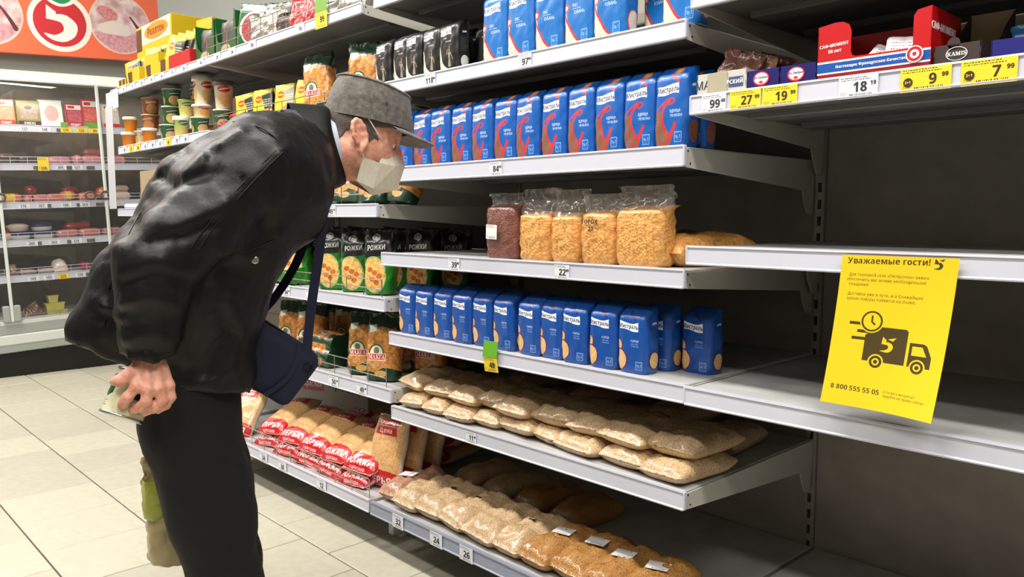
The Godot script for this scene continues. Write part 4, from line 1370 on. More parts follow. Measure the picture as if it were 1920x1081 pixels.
func draw_five(p: Print, c: Vector2, r: float, ink: Color, hole: Color):
	# the numeral five made of a flag and a crescent
	p.poly(PackedVector2Array([c + Vector2(-0.75, -1.0) * r, c + Vector2(-0.25, -0.55) * r, c + Vector2(-0.30, -0.30) * r, c + Vector2(-0.85, 0.0) * r]), ink)
	p.poly(Print.curve([c + Vector2(-0.85, -0.02) * r, c + Vector2(-0.3, -0.32) * r, c + Vector2(0.3, -0.25) * r, c + Vector2(0.65, 0.2) * r, c + Vector2(0.45, 0.75) * r, c + Vector2(-0.1, 1.0) * r, c + Vector2(-0.95, 0.85) * r, c + Vector2(-0.35, 0.72) * r, c + Vector2(0.05, 0.42) * r, c + Vector2(-0.05, 0.08) * r, c + Vector2(-0.35, 0.0) * r, c + Vector2(-0.85, -0.02) * r]), ink)
	p.poly(PackedVector2Array([c + Vector2(-0.1, -0.72) * r, c + Vector2(0.95, -1.0) * r, c + Vector2(0.55, -0.5) * r]), ink)

# ---------------------------------------------------------------- the chiller at the far end

func guard(parent: Node3D, length: float, h: float, at: Vector3, turn: Vector3, mt: Material):
	# low wire fence: two long wires and short uprights
	var m := MB.new()
	for y in [h, h * 0.5]:
		m.tube([Vector3(-length / 2, y, 0), Vector3(length / 2, y, 0)], 0.0022, 5)
	var n := int(length / 0.11)
	for i in n + 1:
		var x := -length / 2 + length * i / n
		m.tube([Vector3(x, 0, 0), Vector3(x, h, 0)], 0.0018, 5)
	part("wire_guard", m.done(), mt, parent, at, turn)

func build_chiller():
	var CT := Transform3D(Basis(Vector3.RIGHT, deg_to_rad(2.4)), Vector3(-5.72, 0, 0))
	var cab := thing("chiller_cabinet", "tall open chiller cabinet with lit shelves of cooked meats at the end of the aisle", "chiller")
	cab.transform = CT
	var z0 := -2.6
	var z1 := 2.0
	var zc := (z0 + z1) / 2
	var lz := z1 - z0
	var grey := solid(Color(0.60, 0.62, 0.60), 0.45)
	var pale := solid(Color(0.80, 0.82, 0.80), 0.4)
	var side := Vector3(0, PI / 2, 0)
	var inside := tri_mat(noise_tex(0.01, [[0.0, Color(0.30, 0.26, 0.22)], [1.0, Color(0.40, 0.35, 0.30)]]), 2.0, 0.35)
	part("kick_plate", cbox(Vector3(0.66, 0.26, lz), 0.004), paint("black_plastic"), cab, Vector3(-0.36, 0.068, zc))
	part("lower_band", cbox(Vector3(0.70, 0.055, lz), 0.006), grey, cab, Vector3(-0.345, 0.225, zc))
	part("bumper", cbox(Vector3(0.72, 0.085, lz), 0.012), pale, cab, Vector3(-0.35, 0.292, zc))
	part("sill_band", cbox(Vector3(0.70, 0.075, lz), 0.006), grey, cab, Vector3(-0.345, 0.368, zc))
	part("sill_edge", cbox(Vector3(0.71, 0.030, lz), 0.004), pale, cab, Vector3(-0.35, 0.418, zc))
	part("back_wall", cbox(Vector3(0.04, 2.0, lz), 0.003), inside, cab, Vector3(-0.70, 1.40, zc))
	part("canopy", cbox(Vector3(0.72, 0.14, lz), 0.005), grey, cab, Vector3(-0.36, 2.335, zc))
	var glow := StandardMaterial3D.new()
	glow.albedo_color = Color(0.9, 0.9, 0.88)
	glow.emission_enabled = true
	glow.emission = Color(1.0, 0.98, 0.92)
	glow.emission_energy_multiplier = 0.42
	part("light_strip", cbox(Vector3(0.05, 0.075, lz), 0.006), glow, cab, Vector3(-0.02, 2.235, zc))
	for s in [z0, z1]:
		part("end_panel", cbox(Vector3(0.72, 2.3, 0.03), 0.004), grey, cab, Vector3(-0.36, 1.25, s))
	for k in 2:
		var l := AreaLight3D.new()
		l.name = "strip_light"
		l.area_size = Vector2(2.2, 0.08)
		l.light_energy = 1.9
		l.light_color = Color(1.0, 0.97, 0.90)
		l.area_range = 6.0
		l.shadow_enabled = true
		cab.add_child(l, true)
		l.position = Vector3(-0.07, 2.18, zc - 1.15 + 2.3 * k)
		l.rotation = Vector3(-PI / 2, PI / 2 - 0.25, 0)
	var tops := [1.879, 1.595, 1.309, 1.029, 0.764]
	for i in 5:
		var d := [0.40, 0.45, 0.48, 0.50, 0.52][i] as float
		var s := part("chiller_shelf", cbox(Vector3(d, 0.02, lz - 0.06), 0.003), pale, cab, Vector3(-0.045 - d / 2, tops[i] - 0.012, zc))
		part("price_rail", rail_mesh(lz - 0.06, 0.052), paint("rail_white"), s, Vector3(d / 2 + 0.012, -0.038, 0), side)
		if i > 0:
			guard(s, lz - 0.1, 0.052, Vector3(d / 2 - 0.004, 0.010, 0), side, paint("rail_white"))
	# grey grip strips between the tags
	for i in 5:
		for q in [[0.03, 0.05], [-0.22, 0.10], [-0.34, 0.06]]:
			part("rail_marker", panel(q[1], 0.026), solid(Color(0.33, 0.33, 0.31), 0.6), cab, Vector3(-0.018, tops[i] - 0.032, q[0] - 0.045 * (i % 3)), side)
	# glass doors with slim posts, pull rings and floor blocks
	for k in 5:
		var z := 0.255 - 0.72 * (k - 1)
		part("glass_door", cbox(Vector3(0.006, 1.74, 0.70), 0.001), paint("glass"), cab, Vector3(0.022, 1.31, z - 0.36))
		part("door_post", cbox(Vector3(0.018, 1.76, 0.022), 0.004), pale, cab, Vector3(0.026, 1.31, z))
		for s in [-1, 1]:
			part("hinge_block", cbox(Vector3(0.05, 0.12, 0.045), 0.006), grey, cab, Vector3(0.012, 0.49, z + 0.035 * s))
		var ring := MB.new()
		var pts := []
		for i in 25:
			var a := TAU * i / 24
			pts.append(Vector3(0, sin(a) * 0.028, cos(a) * 0.036))
		ring.tube(pts, 0.008, 8, true)
		part("pull_ring", ring.done(), solid(Color(0.30, 0.29, 0.27), 0.4), cab, Vector3(0.038, 1.347, z - 0.605))
		part("pull_ring", ring.done(), solid(Color(0.30, 0.29, 0.27), 0.4), cab, Vector3(0.038, 1.347, z - 0.715))
	# --- goods in the chiller: local places turned into the room
	var put := func(x: float, y: float, z: float) -> Vector3: return CT * Vector3(x, y, z)
	var red := Color(0.70, 0.07, 0.08)
	var hams := [[0.133, 0.13, 0.20, Color(0.80, 0.45, 0.32), red, "pink ham pack with a red foot at the left edge of the top chiller shelf", "РЕМИТ"], [-0.02, 0.16, 0.20, Color(0.52, 0.47, 0.22), Color(0.10, 0.10, 0.08), "olive gold meat pack with a black lettered band in the chiller", "SNEXI"], [-0.175, 0.16, 0.21, Color(0.84, 0.86, 0.84), Color(0.84, 0.86, 0.84), "white meat pack with a round pink window in the chiller", ""], [-0.335, 0.13, 0.19, Color(0.60, 0.10, 0.18), red, "small crimson meat pack with a white top in the chiller", "РЕМИТ"], [-0.455, 0.13, 0.23, Color(0.72, 0.16, 0.12), Color(0.32, 0.55, 0.14), "tall red meat pack at the right of the top chiller shelf", ""], [-0.60, 0.13, 0.20, Color(0.76, 0.70, 0.66), red, "pale meat pack half behind the white hanging strip", ""]]
	for i in hams.size():
		var h: Array = hams[i]
		var p := Print.new(self, 128, 192, h[3])
		if i == 2:
			p.grain(Print.oval(64, 96, 42, 60), 10, Color(0.70, 0.45, 0.45), Color(0.85, 0.66, 0.64), 3)
		elif i == 1:
			p.grain(PackedVector2Array([Vector2(16, 40), Vector2(112, 40), Vector2(112, 140), Vector2(16, 140)]), 16, Color(0.38, 0.30, 0.24), Color(0.66, 0.58, 0.54), 4)
			p.ellipse(64, 52, 22, 14, Color(0.16, 0.08, 0.06))
		else:
			p.rect(10, 6, 108, 40, Color(0.85, 0.84, 0.82))
			p.rect(20, 14, 50, 22, red)
			p.grain(PackedVector2Array([Vector2(14, 56), Vector2(114, 56), Vector2(114, 150), Vector2(14, 150)]), 22, h[3].darkened(0.25), h[3].lightened(0.25), 5 + i)
		p.rect(0, 156, 128, 36, h[4])
		if h[6]:
			p.text(h[6], 64, 173, 18, Color(0.92, 0.9, 0.88), true, 0, 0, 0.9)
		var t := thing("meat_pack", h[5], "meat pack", put.call(-0.13, tops[0], h[0]), PI / 2, "meat packs on the top chiller shelf")
		t.transform.basis = CT.basis * Basis(Vector3.UP, PI / 2) * Basis(Vector3.RIGHT, -0.16)
		part("pack_body", packet(h[1], h[2], 0.02, {"seed": 500 + i, "top": "fin", "start": 0.86, "nu": 20, "nv": 8, "round": 0.2, "crumple": 0.003}), solid(h[3].darkened(0.1), 0.35), t)
		part("pack_print", panel(h[1] * 0.94, h[2] * 0.94), p.mat(0.3, 0.5), t, Vector3(0, h[2] * 0.48, 0.0165))
	var pink := film_coat(solid(Color(0.76, 0.42, 0.40), 0.4), 0.8, 0.15)
	var orange := film_coat(solid(Color(0.80, 0.40, 0.24), 0.4), 0.8, 0.15)
	var deep := film_coat(solid(Color(0.58, 0.06, 0.06), 0.4), 0.8, 0.15)
	var rose := film_coat(solid(Color(0.78, 0.48, 0.50), 0.4), 0.8, 0.15)
	var cream := film_coat(solid(Color(0.84, 0.72, 0.66), 0.45), 0.6, 0.2)
	var dark := film_coat(solid(Color(0.20, 0.12, 0.10), 0.4), 0.6, 0.2)
	# sausages: [shelf, z, length, thickness, material, end-on, label, lift]
	var logs := [
		[1, 0.154, 0.13, 0.10, dark, 0, "dark packed sausage at the left edge of the second chiller shelf", 0.0], [1, 0.02, 0.14, 0.075, dark, 0, "brown sausage lying beside the yellow tag in the chiller", 0.0], [1, -0.20, 0.17, 0.065, rose, 0, "long pink cooked sausage on the second chiller shelf", 0.0], [1, -0.32, 0.16, 0.075, rose, 1, "pink sausage seen end-on with a tied tip", 0.0], [1, -0.43, 0.17, 0.075, rose, 0, "plump pink sausage lowest right on the second chiller shelf", 0.0], [1, -0.46, 0.15, 0.07, pink, 0, "plump pink sausage resting on another one in the chiller", 0.062], [1, -0.62, 0.14, 0.075, rose, 0, "pink sausage behind the white hanging strip", 0.0],
		[2, 0.158, 0.17, 0.07, orange, 0, "orange sausage with a yellow wrap at the far left of its shelf", 0.0], [2, 0.045, 0.10, 0.055, pink, 1, "small pink sausage end beneath the red one", 0.0], [2, 0.005, 0.10, 0.085, deep, 1, "shiny red sausage end on top of the pile", 0.048], [2, -0.05, 0.12, 0.06, pink, 0, "pale pink sausage right of the red one", 0.0], [2, -0.15, 0.13, 0.065, orange, 0, "orange sausage in the middle of the third chiller shelf", 0.0], [2, -0.235, 0.12, 0.07, orange, 0, "orange sausage with a yellow wrap in the middle of its shelf", 0.012], [2, -0.27, 0.12, 0.06, deep, 0, "red sausage lying on the orange ones", 0.058], [2, -0.38, 0.15, 0.07, orange, 0, "orange sausage by the grey pull rings", 0.0], [2, -0.49, 0.10, 0.09, orange, 1, "round orange sausage end left of the white strip", 0.02], [2, -0.64, 0.13, 0.07, cream, 0, "pale sausage right of the white strip", 0.0], [2, -0.66, 0.11, 0.06, cream, 0, "pale sausage resting on another right of the white strip", 0.062],
		[3, -0.21, 0.17, 0.065, pink, 0, "coral sausage right of the blue and white tubs", 0.0], [3, -0.37, 0.17, 0.065, pink, 0, "coral sausage, middle of the fourth chiller shelf", 0.0], [3, -0.54, 0.16, 0.065, pink, 0, "coral sausage nearest to the leather jacket", 0.0], [3, -0.30, 0.20, 0.065, deep, 0, "dark red sausage behind the coral ones", 0.05], [3, 0.21, 0.06, 0.05, deep, 1, "small dark red sausage end at the left of its shelf", 0.03], [3, 0.20, 0.08, 0.06, cream, 1, "pale sausage end at the left of the fourth chiller shelf", 0.0]]
	var lp := []
	for i in 13:
		var v := -1.0 + 2.0 * i / 12.0
		lp.append([0.5 * pow(maxf(1.0 - pow(absf(v), 4.0), 0.0), 0.5) if absf(v) < 0.999 else 0.0, v * 0.5])
	var log_mesh := lathe(lp, 18)
	var tip := lathe([[0.0, 0.0], [0.06, 0.0], [0.035, 0.05], [0.07, 0.12], [0.0, 0.13]], 8)
	for q in logs:
		var t := thing("sausage", q[6], "sausage", put.call(-0.15 - (0.06 if q[7] > 0.03 else 0.0), tops[q[0]] + q[3] / 2 + q[7] - 0.002, q[1]), 0.0, "sausages in the chiller")
		var b := Basis(Vector3.RIGHT, PI / 2) if q[5] == 0 else Basis(Vector3.BACK, -PI / 2)
		t.transform.basis = CT.basis * b * Basis(Vector3.RIGHT, rng.randf_range(-0.05, 0.05))
		var o := part("casing", log_mesh, q[4], t)
		o.scale = Vector3(q[3], q[2], q[3])
		for s in [-1.0, 1.0]:
			var e := part("tied_end", tip, q[4], t, Vector3(0, s * q[2] * 0.485, 0), Vector3(0 if s > 0 else PI, 0, 0))
			e.scale = Vector3.ONE * q[3] * 1.1
		if "yellow wrap" in q[6]:
			var w := part("yellow_wrap", lathe([[0.506, -0.18], [0.506, 0.18]], 18), solid(Color(0.88, 0.70, 0.10), 0.4), t)
			w.scale = Vector3(q[3], q[2], q[3])
	# tubs and trays
	var tub := lathe([[0.0, 0.0], [0.36, 0.0], [0.44, 0.10], [0.5, 0.62], [0.52, 0.66], [0.52, 0.72], [0.46, 0.78], [0.30, 0.95], [0.0, 1.0]], 24)
	for q in [[3, 0.125, 0.06, 0.15, Color(0.84, 0.74, 0.70), "white oval ham tub on top of the left pile in the chiller", "white"], [3, 0.12, 0.0, 0.155, Color(0.84, 0.82, 0.80), "blue lidded tub at the bottom of the left pile", "blue"], [3, -0.037, 0.058, 0.15, Color(0.84, 0.82, 0.80), "blue lidded tub on top of the right pile", "blue"], [3, -0.045, 0.0, 0.15, Color(0.84, 0.82, 0.80), "blue lidded tub at the bottom of the right pile", "blue"]]:
		var t := thing("ham_tub", q[5], "tub", put.call(-0.16, tops[q[0]] + q[2], q[1]), 0.0, "ham tubs in the chiller")
		t.transform.basis = CT.basis
		var o := part("tub_body", tub, film_coat(solid(q[4], 0.4), 0.5, 0.2), t)
		o.scale = Vector3(0.11, 0.062, q[3])
		if q[6] == "blue":
			var b := part("blue_lid", lathe([[0.50, 0.50], [0.535, 0.66], [0.535, 0.74], [0.47, 0.82], [0.30, 0.97], [0.0, 1.02]], 24), solid(Color(0.05, 0.13, 0.32), 0.4), t)
			b.scale = Vector3(0.112, 0.064, q[3] * 1.01)
	for q in [[4, 0.199, 0.07, 0.10, Color(0.50, 0.40, 0.34), "brown wrapped meat piece at the left of the fifth chiller shelf", 1.0], [4, 0.098, 0.13, 0.035, Color(0.70, 0.62, 0.58), "flat pale meat pack lying on the fifth chiller shelf", 0.0], [4, -0.03, 0.12, 0.035, Color(0.76, 0.72, 0.68), "flat white meat pack on the fifth chiller shelf", 0.0], [4, -0.126, 0.10, 0.095, Color(0.86, 0.78, 0.74), "white and pink slice pack propped up on the fifth chiller shelf", 0.5], [4, -0.306, 0.07, 0.06, Color(0.62, 0.05, 0.16), "crimson pack beside the jacket on the fifth chiller shelf", 0.0]]:
		var o := lone("meat_piece", pillow(q[2], 0.12, q[3], int(q[1] * 1000) + 600, {"nx": 12, "nz": 12}), film_coat(solid(q[4], 0.4), 0.7, 0.2), q[5], "meat pack", put.call(-0.15, tops[4], q[1]), Vector3.ZERO, "packs on the fifth chiller shelf")
		o.transform.basis = CT.basis * Basis(Vector3.UP, PI / 2) * Basis(Vector3.RIGHT, q[6])
	# bottom well: yellow tubs, white boards, a brown pack
	var floor_y := 0.400
	part("well_floor", cbox(Vector3(0.60, 0.02, lz - 0.06), 0.003), pale, cab, Vector3(-0.36, floor_y - 0.012, zc))
	guard(cab, lz - 0.1, 0.035, Vector3(-0.03, 0.432, zc), side, paint("wire"))
	var ytub := lathe([[0.0, 0.0], [0.40, 0.0], [0.46, 0.74], [0.50, 0.76], [0.50, 0.98], [0.47, 1.0], [0.0, 1.0]], 4, false)
	var ytm := solid(Color(0.80, 0.76, 0.34), 0.4)
	var places := [[-0.075, 0.118, "yellow tub topmost of the small stack in the chiller well"], [-0.055, 0.059, "yellow tub in the middle of the stack, left one"], [-0.115, 0.059, "yellow tub in the middle of the stack, right one"], [-0.13, 0.0, "yellow tub at the bottom right of the stack"], [-0.06, 0.0, "yellow tub at the bottom left of the stack"]]
	for q in places:
		var t := thing("yellow_tub", q[2], "tub", put.call(-0.22 - 0.05 * absf(q[0] + 0.1), floor_y + q[1], q[0]), 0.0, "yellow tubs in the chiller well")
		t.transform.basis = CT.basis * Basis(Vector3.UP, PI / 4)
		var o := part("tub_body", ytub, ytm, t)
		o.scale = Vector3(0.105, 0.058, 0.105)
		var l := part("tub_lid", ytub, solid(Color(0.84, 0.84, 0.62), 0.4), t, Vector3(0, 0.046, 0))
		l.scale = Vector3(0.112, 0.012, 0.112)
	var bp := lone("brown_meat_pack", packet(0.13, 0.13, 0.04, {"seed": 640, "top": "fin", "start": 0.6, "crumple": 0.010}), film_coat(solid(Color(0.42, 0.26, 0.16), 0.4), 0.8, 0.15), "crumpled brown pack leaning left of the yellow tubs", "meat pack", put.call(-0.20, floor_y, 0.035))
	bp.transform.basis = CT.basis * Basis(Vector3.UP, PI / 2) * Basis(Vector3.BACK, 0.6)
	for k in 3:
		var o := lone("white_tray", cbox(Vector3(0.12, 0.022, 0.14), 0.008), pale, ["flat white tray left of the brown pack", "flat white tray beneath the brown pack in the chiller well", "flat white tray at the left edge of the chiller well"][k], "tray", put.call(-0.16 - 0.02 * k, floor_y + 0.012, [0.135, -0.01, 0.30][k]), Vector3.ZERO, "white trays in the chiller well")
		o.transform.basis = CT.basis
	# tags on the chiller rails
	var tags := [[0, 0.04, "white", "127"], [0, -0.09, "white", "148"], [0, -0.235, "yellow", "109"], [0, -0.345, "yellow", "125"], [0, -0.435, "yellow", "89"], [1, -0.175, "white", "205"], [1, -0.29, "white", "127"], [2, 0.10, "white", "176"], [2, -0.02, "white", "207"], [2, -0.185, "white", "196"], [2, -0.32, "white", "264"], [3, 0.07, "white", "289"], [3, -0.08, "white", "264"], [3, -0.235, "white", "229"], [4, 0.085, "white", "169"], [4, -0.02, "white", "199"], [4, -0.12, "yellow", "329"], [4, -0.24, "white", "179"]]
	var rows := ["top", "second", "third", "fourth", "fifth"]
	var seen_tags := [0, 0, 0, 0, 0]
	for q in tags:
		price_tag(Vector3.ZERO, q[3], "", q[2], "%s price tag, %s from the left on the %s shelf rail of the chiller" % [q[2], ORD[seen_tags[q[0]]], rows[q[0]]], 0.075, 0.040)
		var t: Node3D = get_child(get_child_count() - 1)
		seen_tags[q[0]] += 1
		t.transform = CT * Transform3D(Basis(Vector3.UP, PI / 2), Vector3(-0.012, tops[q[0]] - 0.030, q[1]))
	for q in [[0, -0.225, Color(0.40, 0.60, 0.22), "narrow green promotion card over a yellow chiller tag", 0.05], [0, -0.44, Color(0.40, 0.60, 0.22), "wide green promotion card beneath the tall red meat pack", 0.10]]:
		var o := lone("promotion_card", panel(q[4], 0.036), solid(q[2], 0.5), q[3], "card", Vector3.ZERO)
		o.transform = CT * Transform3D(Basis(Vector3.UP, PI / 2), Vector3(-0.010, tops[q[0]] + 0.010, q[1]))
	var hang := thing("yellow_tag", "yellow price card reading 119 hanging over the second chiller rail", "price tag")
	hang.transform = CT * Transform3D(Basis(Vector3.UP, PI / 2), Vector3(-0.004, tops[1] - 0.005, -0.055))
	part("tag_card", panel(0.075, 0.10), paint("tag_yellow"), hang)
	part("price_figures", letters("119", 0.017), paint("ink_brown"), hang, Vector3(0, -0.028, 0.0005))
	build_sign()

func build_sign():
	# printed board over the chiller: orange with a round emblem and two round pictures of meat
	var O := Color(0.91, 0.42, 0.28)
	var p := Print.new(self, 1200, 336, O)
	p.rect(0, 0, 1200, 12, Color(0.92, 0.48, 0.36))
	var meat := func(c: Vector2, r: float, sd: int):
		p.ellipse(c.x, c.y, r + 5, r + 5, Color(0.90, 0.74, 0.66))
		p.grain(Print.oval(c.x, c.y, r, r), 60, Color(0.72, 0.55, 0.55), Color(0.90, 0.83, 0.82), sd, FastNoiseLite.TYPE_SIMPLEX_SMOOTH)
		p.grain(Print.oval(c.x, c.y, r * 0.97, r * 0.97, 24, 0.35, PI - 0.35), 13, Color(0.58, 0.34, 0.40), Color(0.84, 0.62, 0.64), sd + 1)
		p.grain(Print.oval(c.x - r * 0.4, c.y - r * 0.35, r * 0.36, r * 0.22, 24, 0.0, TAU, 0.4), 11, Color(0.60, 0.26, 0.28), Color(0.82, 0.56, 0.55), sd + 2)
		p.line(Print.curve([c + Vector2(r * 0.35, -r * 0.3), c + Vector2(r * 0.6, r * 0.1), c + Vector2(r * 0.8, r * 0.5)]), 5, Color(0.36, 0.16, 0.18), 16)
		p.poly(Print.curve([c + Vector2(-r * 0.7, r * 0.05), c + Vector2(-r * 0.2, -r * 0.1), c + Vector2(r * 0.3, r * 0.15), c + Vector2(r * 0.2, r * 0.4), c + Vector2(-r * 0.6, r * 0.35)]), Color(0.86, 0.80, 0.77))
	# 480 pixels to the metre; z = 1.5 at the left edge
	var px := func(z: float, y: float): return Vector2((1.5 - z) * 480.0, (3.08 - y) * 480.0)
	meat.call(px.call(0.19, 2.65), 104.0, 3)
	meat.call(px.call(-0.70, 2.65), 104.0, 8)
	var c := px.call(-0.275, 2.625) as Vector2
	p.ellipse(c.x, c.y, 104, 104, Color(0.91, 0.90, 0.86))
	p.ellipse(c.x, c.y, 86, 86, Color(0.78, 0.17, 0.20))
	var W := Color(0.93, 0.92, 0.88)
	# white numeral: flag, crescent bowl and the leaf above
	p.poly(PackedVector2Array([c + Vector2(-40, -58), c + Vector2(-10, -34), c + Vector2(-12, -22), c + Vector2(-44, -8)]), W)
	p.poly(Print.curve([c + Vector2(-44, -8), c + Vector2(-12, -26), c + Vector2(24, -24), c + Vector2(54, 6), c + Vector2(46, 44), c + Vector2(10, 68), c + Vector2(-30, 64), c + Vector2(-56, 42), c + Vector2(-20, 46), c + Vector2(8, 28), c + Vector2(4, 4), c + Vector2(-16, -4), c + Vector2(-44, -8)]), W)
	p.poly(Print.curve([c + Vector2(-42, -78), c + Vector2(-10, -96), c + Vector2(40, -110), c + Vector2(68, -104), c + Vector2(48, -68), c + Vector2(10, -54), c + Vector2(-20, -62), c + Vector2(-42, -78)]), W)
	p.poly(Print.curve([c + Vector2(-26, -77), c + Vector2(0, -92), c + Vector2(30, -98), c + Vector2(52, -96), c + Vector2(36, -74), c + Vector2(8, -64), c + Vector2(-26, -77)]), Color(0.16, 0.56, 0.36))
	var t := thing("sign_board", "orange sign board with a round numeral emblem and meat pictures over the chiller", "sign")
	var w := 2.5
	var h := 0.70
	t.transform = Transform3D(Basis(Vector3.RIGHT, deg_to_rad(3.6)) * Basis(Vector3.UP, PI / 2), Vector3(-5.60, 2.705, 0.25 + 0.16))
	part("board", cbox(Vector3(w, h, 0.03), 0.003), solid(O, 0.6), t, Vector3(0, 0, -0.018))
	part("board_print", panel(w - 0.004, h - 0.004), p.mat(0.5), t)

# ---------------------------------------------------------------- goods of the far bays

func pot_mesh(r: float, h: float, lid := true) -> ArrayMesh:
	return lathe([[r * 0.80, 0.0], [r * 0.97, h * 0.93], [r * 1.04, h * 0.935], [r * 1.04, h * 0.99], [r * 0.99, h]], 24)

func pot(x: float, y: float, z: float, r: float, h: float, look: String, label: String, lid_c: Color, cap := false):
	var t := thing("noodle_pot", label, "pot", Vector3(x, y, z), rng.randf_range(-0.3, 0.9), "pots of instant food on the far shelf")
	part("pot_body", pot_mesh(r, h), paint(look), t)
	part("pot_base", lathe([[0.0, 0.001], [r * 0.79, 0.001]], 24), paint("paper_white"), t)
	if cap:
		part("pot_lid", lathe([[r * 1.06, h * 0.82], [r * 1.08, h * 0.84], [r * 1.08, h * 0.99], [r * 1.0, h * 1.02], [0.0, h * 1.02]], 24), solid(lid_c, 0.4), t)
	else:
		part("pot_lid", lathe([[r * 0.99, h * 0.995], [r * 0.9, h * 1.0], [0.0, h * 1.0]], 24), solid(lid_c, 0.4), t)

func build_left_goods():
	rng.seed = 77
	var y := 1.612
	var lidw := Color(0.82, 0.80, 0.74)
	var oj := solid(Color(0.80, 0.46, 0.08), 0.3)
	mats.pot_orange = oj
	# columns of pots, from the far end: [x, z, look, radius, height, label, lid colour, tall cap]
	var list := [
		[-4.01, 0.000, -0.05, "pot_orange", 0.040, 0.088, "orange jar with a white lid at the bottom of the far column", lidw, true], [-4.00, 0.090, -0.06, "pot_orange", 0.040, 0.088, "orange jar with a white lid on top of the far column", lidw, true],
		[-3.80, 0.000, -0.06, "pot_cream", 0.046, 0.080, "cream pot with red print at the foot of the brown column", lidw, false], [-3.78, 0.080, -0.10, "pot_brown", 0.050, 0.096, "brown noodle pot second in the brown column", lidw, false], [-3.80, 0.176, -0.11, "pot_brown", 0.050, 0.100, "brown noodle pot on top of the brown column", lidw, false],
		[-3.66, 0.000, -0.05, "pot_orange", 0.040, 0.085, "orange jar with a white lid between the cream pots", lidw, true],
		[-3.47, 0.000, -0.09, "pot_green", 0.050, 0.092, "green pot at the foot of the green column", lidw, false], [-3.46, 0.092, -0.10, "pot_green", 0.050, 0.100, "green pot in the middle of the green column", lidw, false], [-3.47, 0.192, -0.11, "pot_green", 0.050, 0.098, "green pot on top of the green column", Color(0.10, 0.22, 0.10), false],
		[-3.36, 0.192, -0.22, "pot_green", 0.050, 0.098, "shaded green pot behind the green column", Color(0.10, 0.22, 0.10), false],
		[-3.22, 0.000, -0.06, "pot_lime", 0.040, 0.112, "lime and white jar at the foot of the lime column", Color(0.84, 0.86, 0.80), true], [-3.23, 0.114, -0.10, "pot_lime", 0.048, 0.090, "lime pot second in the lime column", lidw, false], [-3.20, 0.204, -0.16, "pot_green", 0.046, 0.080, "dark green pot set back on top of the lime column", Color(0.10, 0.22, 0.10), false],
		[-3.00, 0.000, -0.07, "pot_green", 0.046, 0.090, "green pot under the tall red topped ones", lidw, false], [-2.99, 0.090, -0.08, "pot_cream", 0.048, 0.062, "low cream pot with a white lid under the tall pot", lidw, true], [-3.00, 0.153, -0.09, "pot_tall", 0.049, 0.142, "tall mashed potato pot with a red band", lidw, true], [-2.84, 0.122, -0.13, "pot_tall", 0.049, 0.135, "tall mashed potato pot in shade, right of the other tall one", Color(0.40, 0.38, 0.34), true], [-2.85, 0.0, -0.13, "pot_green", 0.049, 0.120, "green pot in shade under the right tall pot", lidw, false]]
	for q in list:
		pot(q[0], y + q[1], q[2], q[4], q[5], q[3], q[6], q[7], q[8])
	for i in 8:
		pot(-3.95 + 0.15 * i, y, -0.30, 0.048, 0.10, ["pot_brown", "pot_green"][i % 2], "instant food pot at the back of the far shelf, behind the front columns", lidw)
	var tg := "%s price tag, %s on the cup noodle rail"
	for i in 9:
		price_tag(Vector3(-3.93 + 0.115 * i, 1.589, 0.004), ["59", "62", "64", "55", "59", "61", "49", "78", "58"][i], "", "yellow" if i in [1, 2, 6] else "white", tg % ["yellow" if i in [1, 2, 6] else "white", ORD[i] + " from the far end"], 0.07, 0.040)
	# white paper strip hanging at the end of the shelving
	var st := thing("paper_strip", "long white paper strip hanging from the far end of the shelving", "strip", Vector3(-4.155, 1.865, 0.012))
	part("strip_sheet", panel(0.13, 0.62), solid(Color(0.72, 0.73, 0.74), 0.6), st, Vector3(0, -0.31, 0))
	part("strip_header", panel(0.22, 0.10), solid(Color(0.80, 0.81, 0.80), 0.4), st, Vector3(0.06, 0.03, -0.003))
	lone("cardboard_box", cbox(Vector3(0.5, 0.22, 0.3), 0.004), paint("card"), "brown cardboard box on the shelf below the cup noodles", "box", Vector3(-3.6, 1.243 + 0.111, -0.20))
	lone("foam_tray", cbox(Vector3(0.14, 0.03, 0.12), 0.010), paint("paper_white"), "white foam tray in front of the brown cardboard box", "tray", Vector3(-3.97, 1.243 + 0.016, -0.08), Vector3(0, 0.2, 0.0))
	# seasoning sachets in yellow trays
	var yel := solid(Color(0.84, 0.70, 0.05), 0.4)
	var y2 := 1.605
	for k in 4:
		var x := [-2.47, -2.31, -2.12, -1.96][k] as float
		var t := carton("sachet_tray", x - 0.055, x + 0.055, y2, -0.045, 0.045, 0.14, yel, ["yellow sachet tray farthest from the cap", "yellow sachet tray with a black sachet, second from the far side", "yellow sachet tray with a grey sachet", "yellow sachet tray nearest to the cap"][k])
		t.set_meta("group", "yellow sachet trays")
		for j in 3:
			lone("seasoning_sachet", packet(0.105, 0.165, 0.012, {"seed": 700 + k * 3 + j, "top": "fin", "start": 0.93, "nu": 16, "nv": 10, "round": 0.2, "flat": true}), paint("sachet%d" % [0, 0, 1, 2][k]), "yellow seasoning sachet, %s in the %s yellow tray from the far side" % [["front", "middle", "back"][j], ORD[k]], "sachet", Vector3(x, y2 + 0.004, -0.075 - 0.03 * j), Vector3(-0.18, [0.5, 0.45, 0.35, 0.3][k], [0.16, 0.10, 0.05, -0.04][k]), "seasoning sachets in the yellow trays")
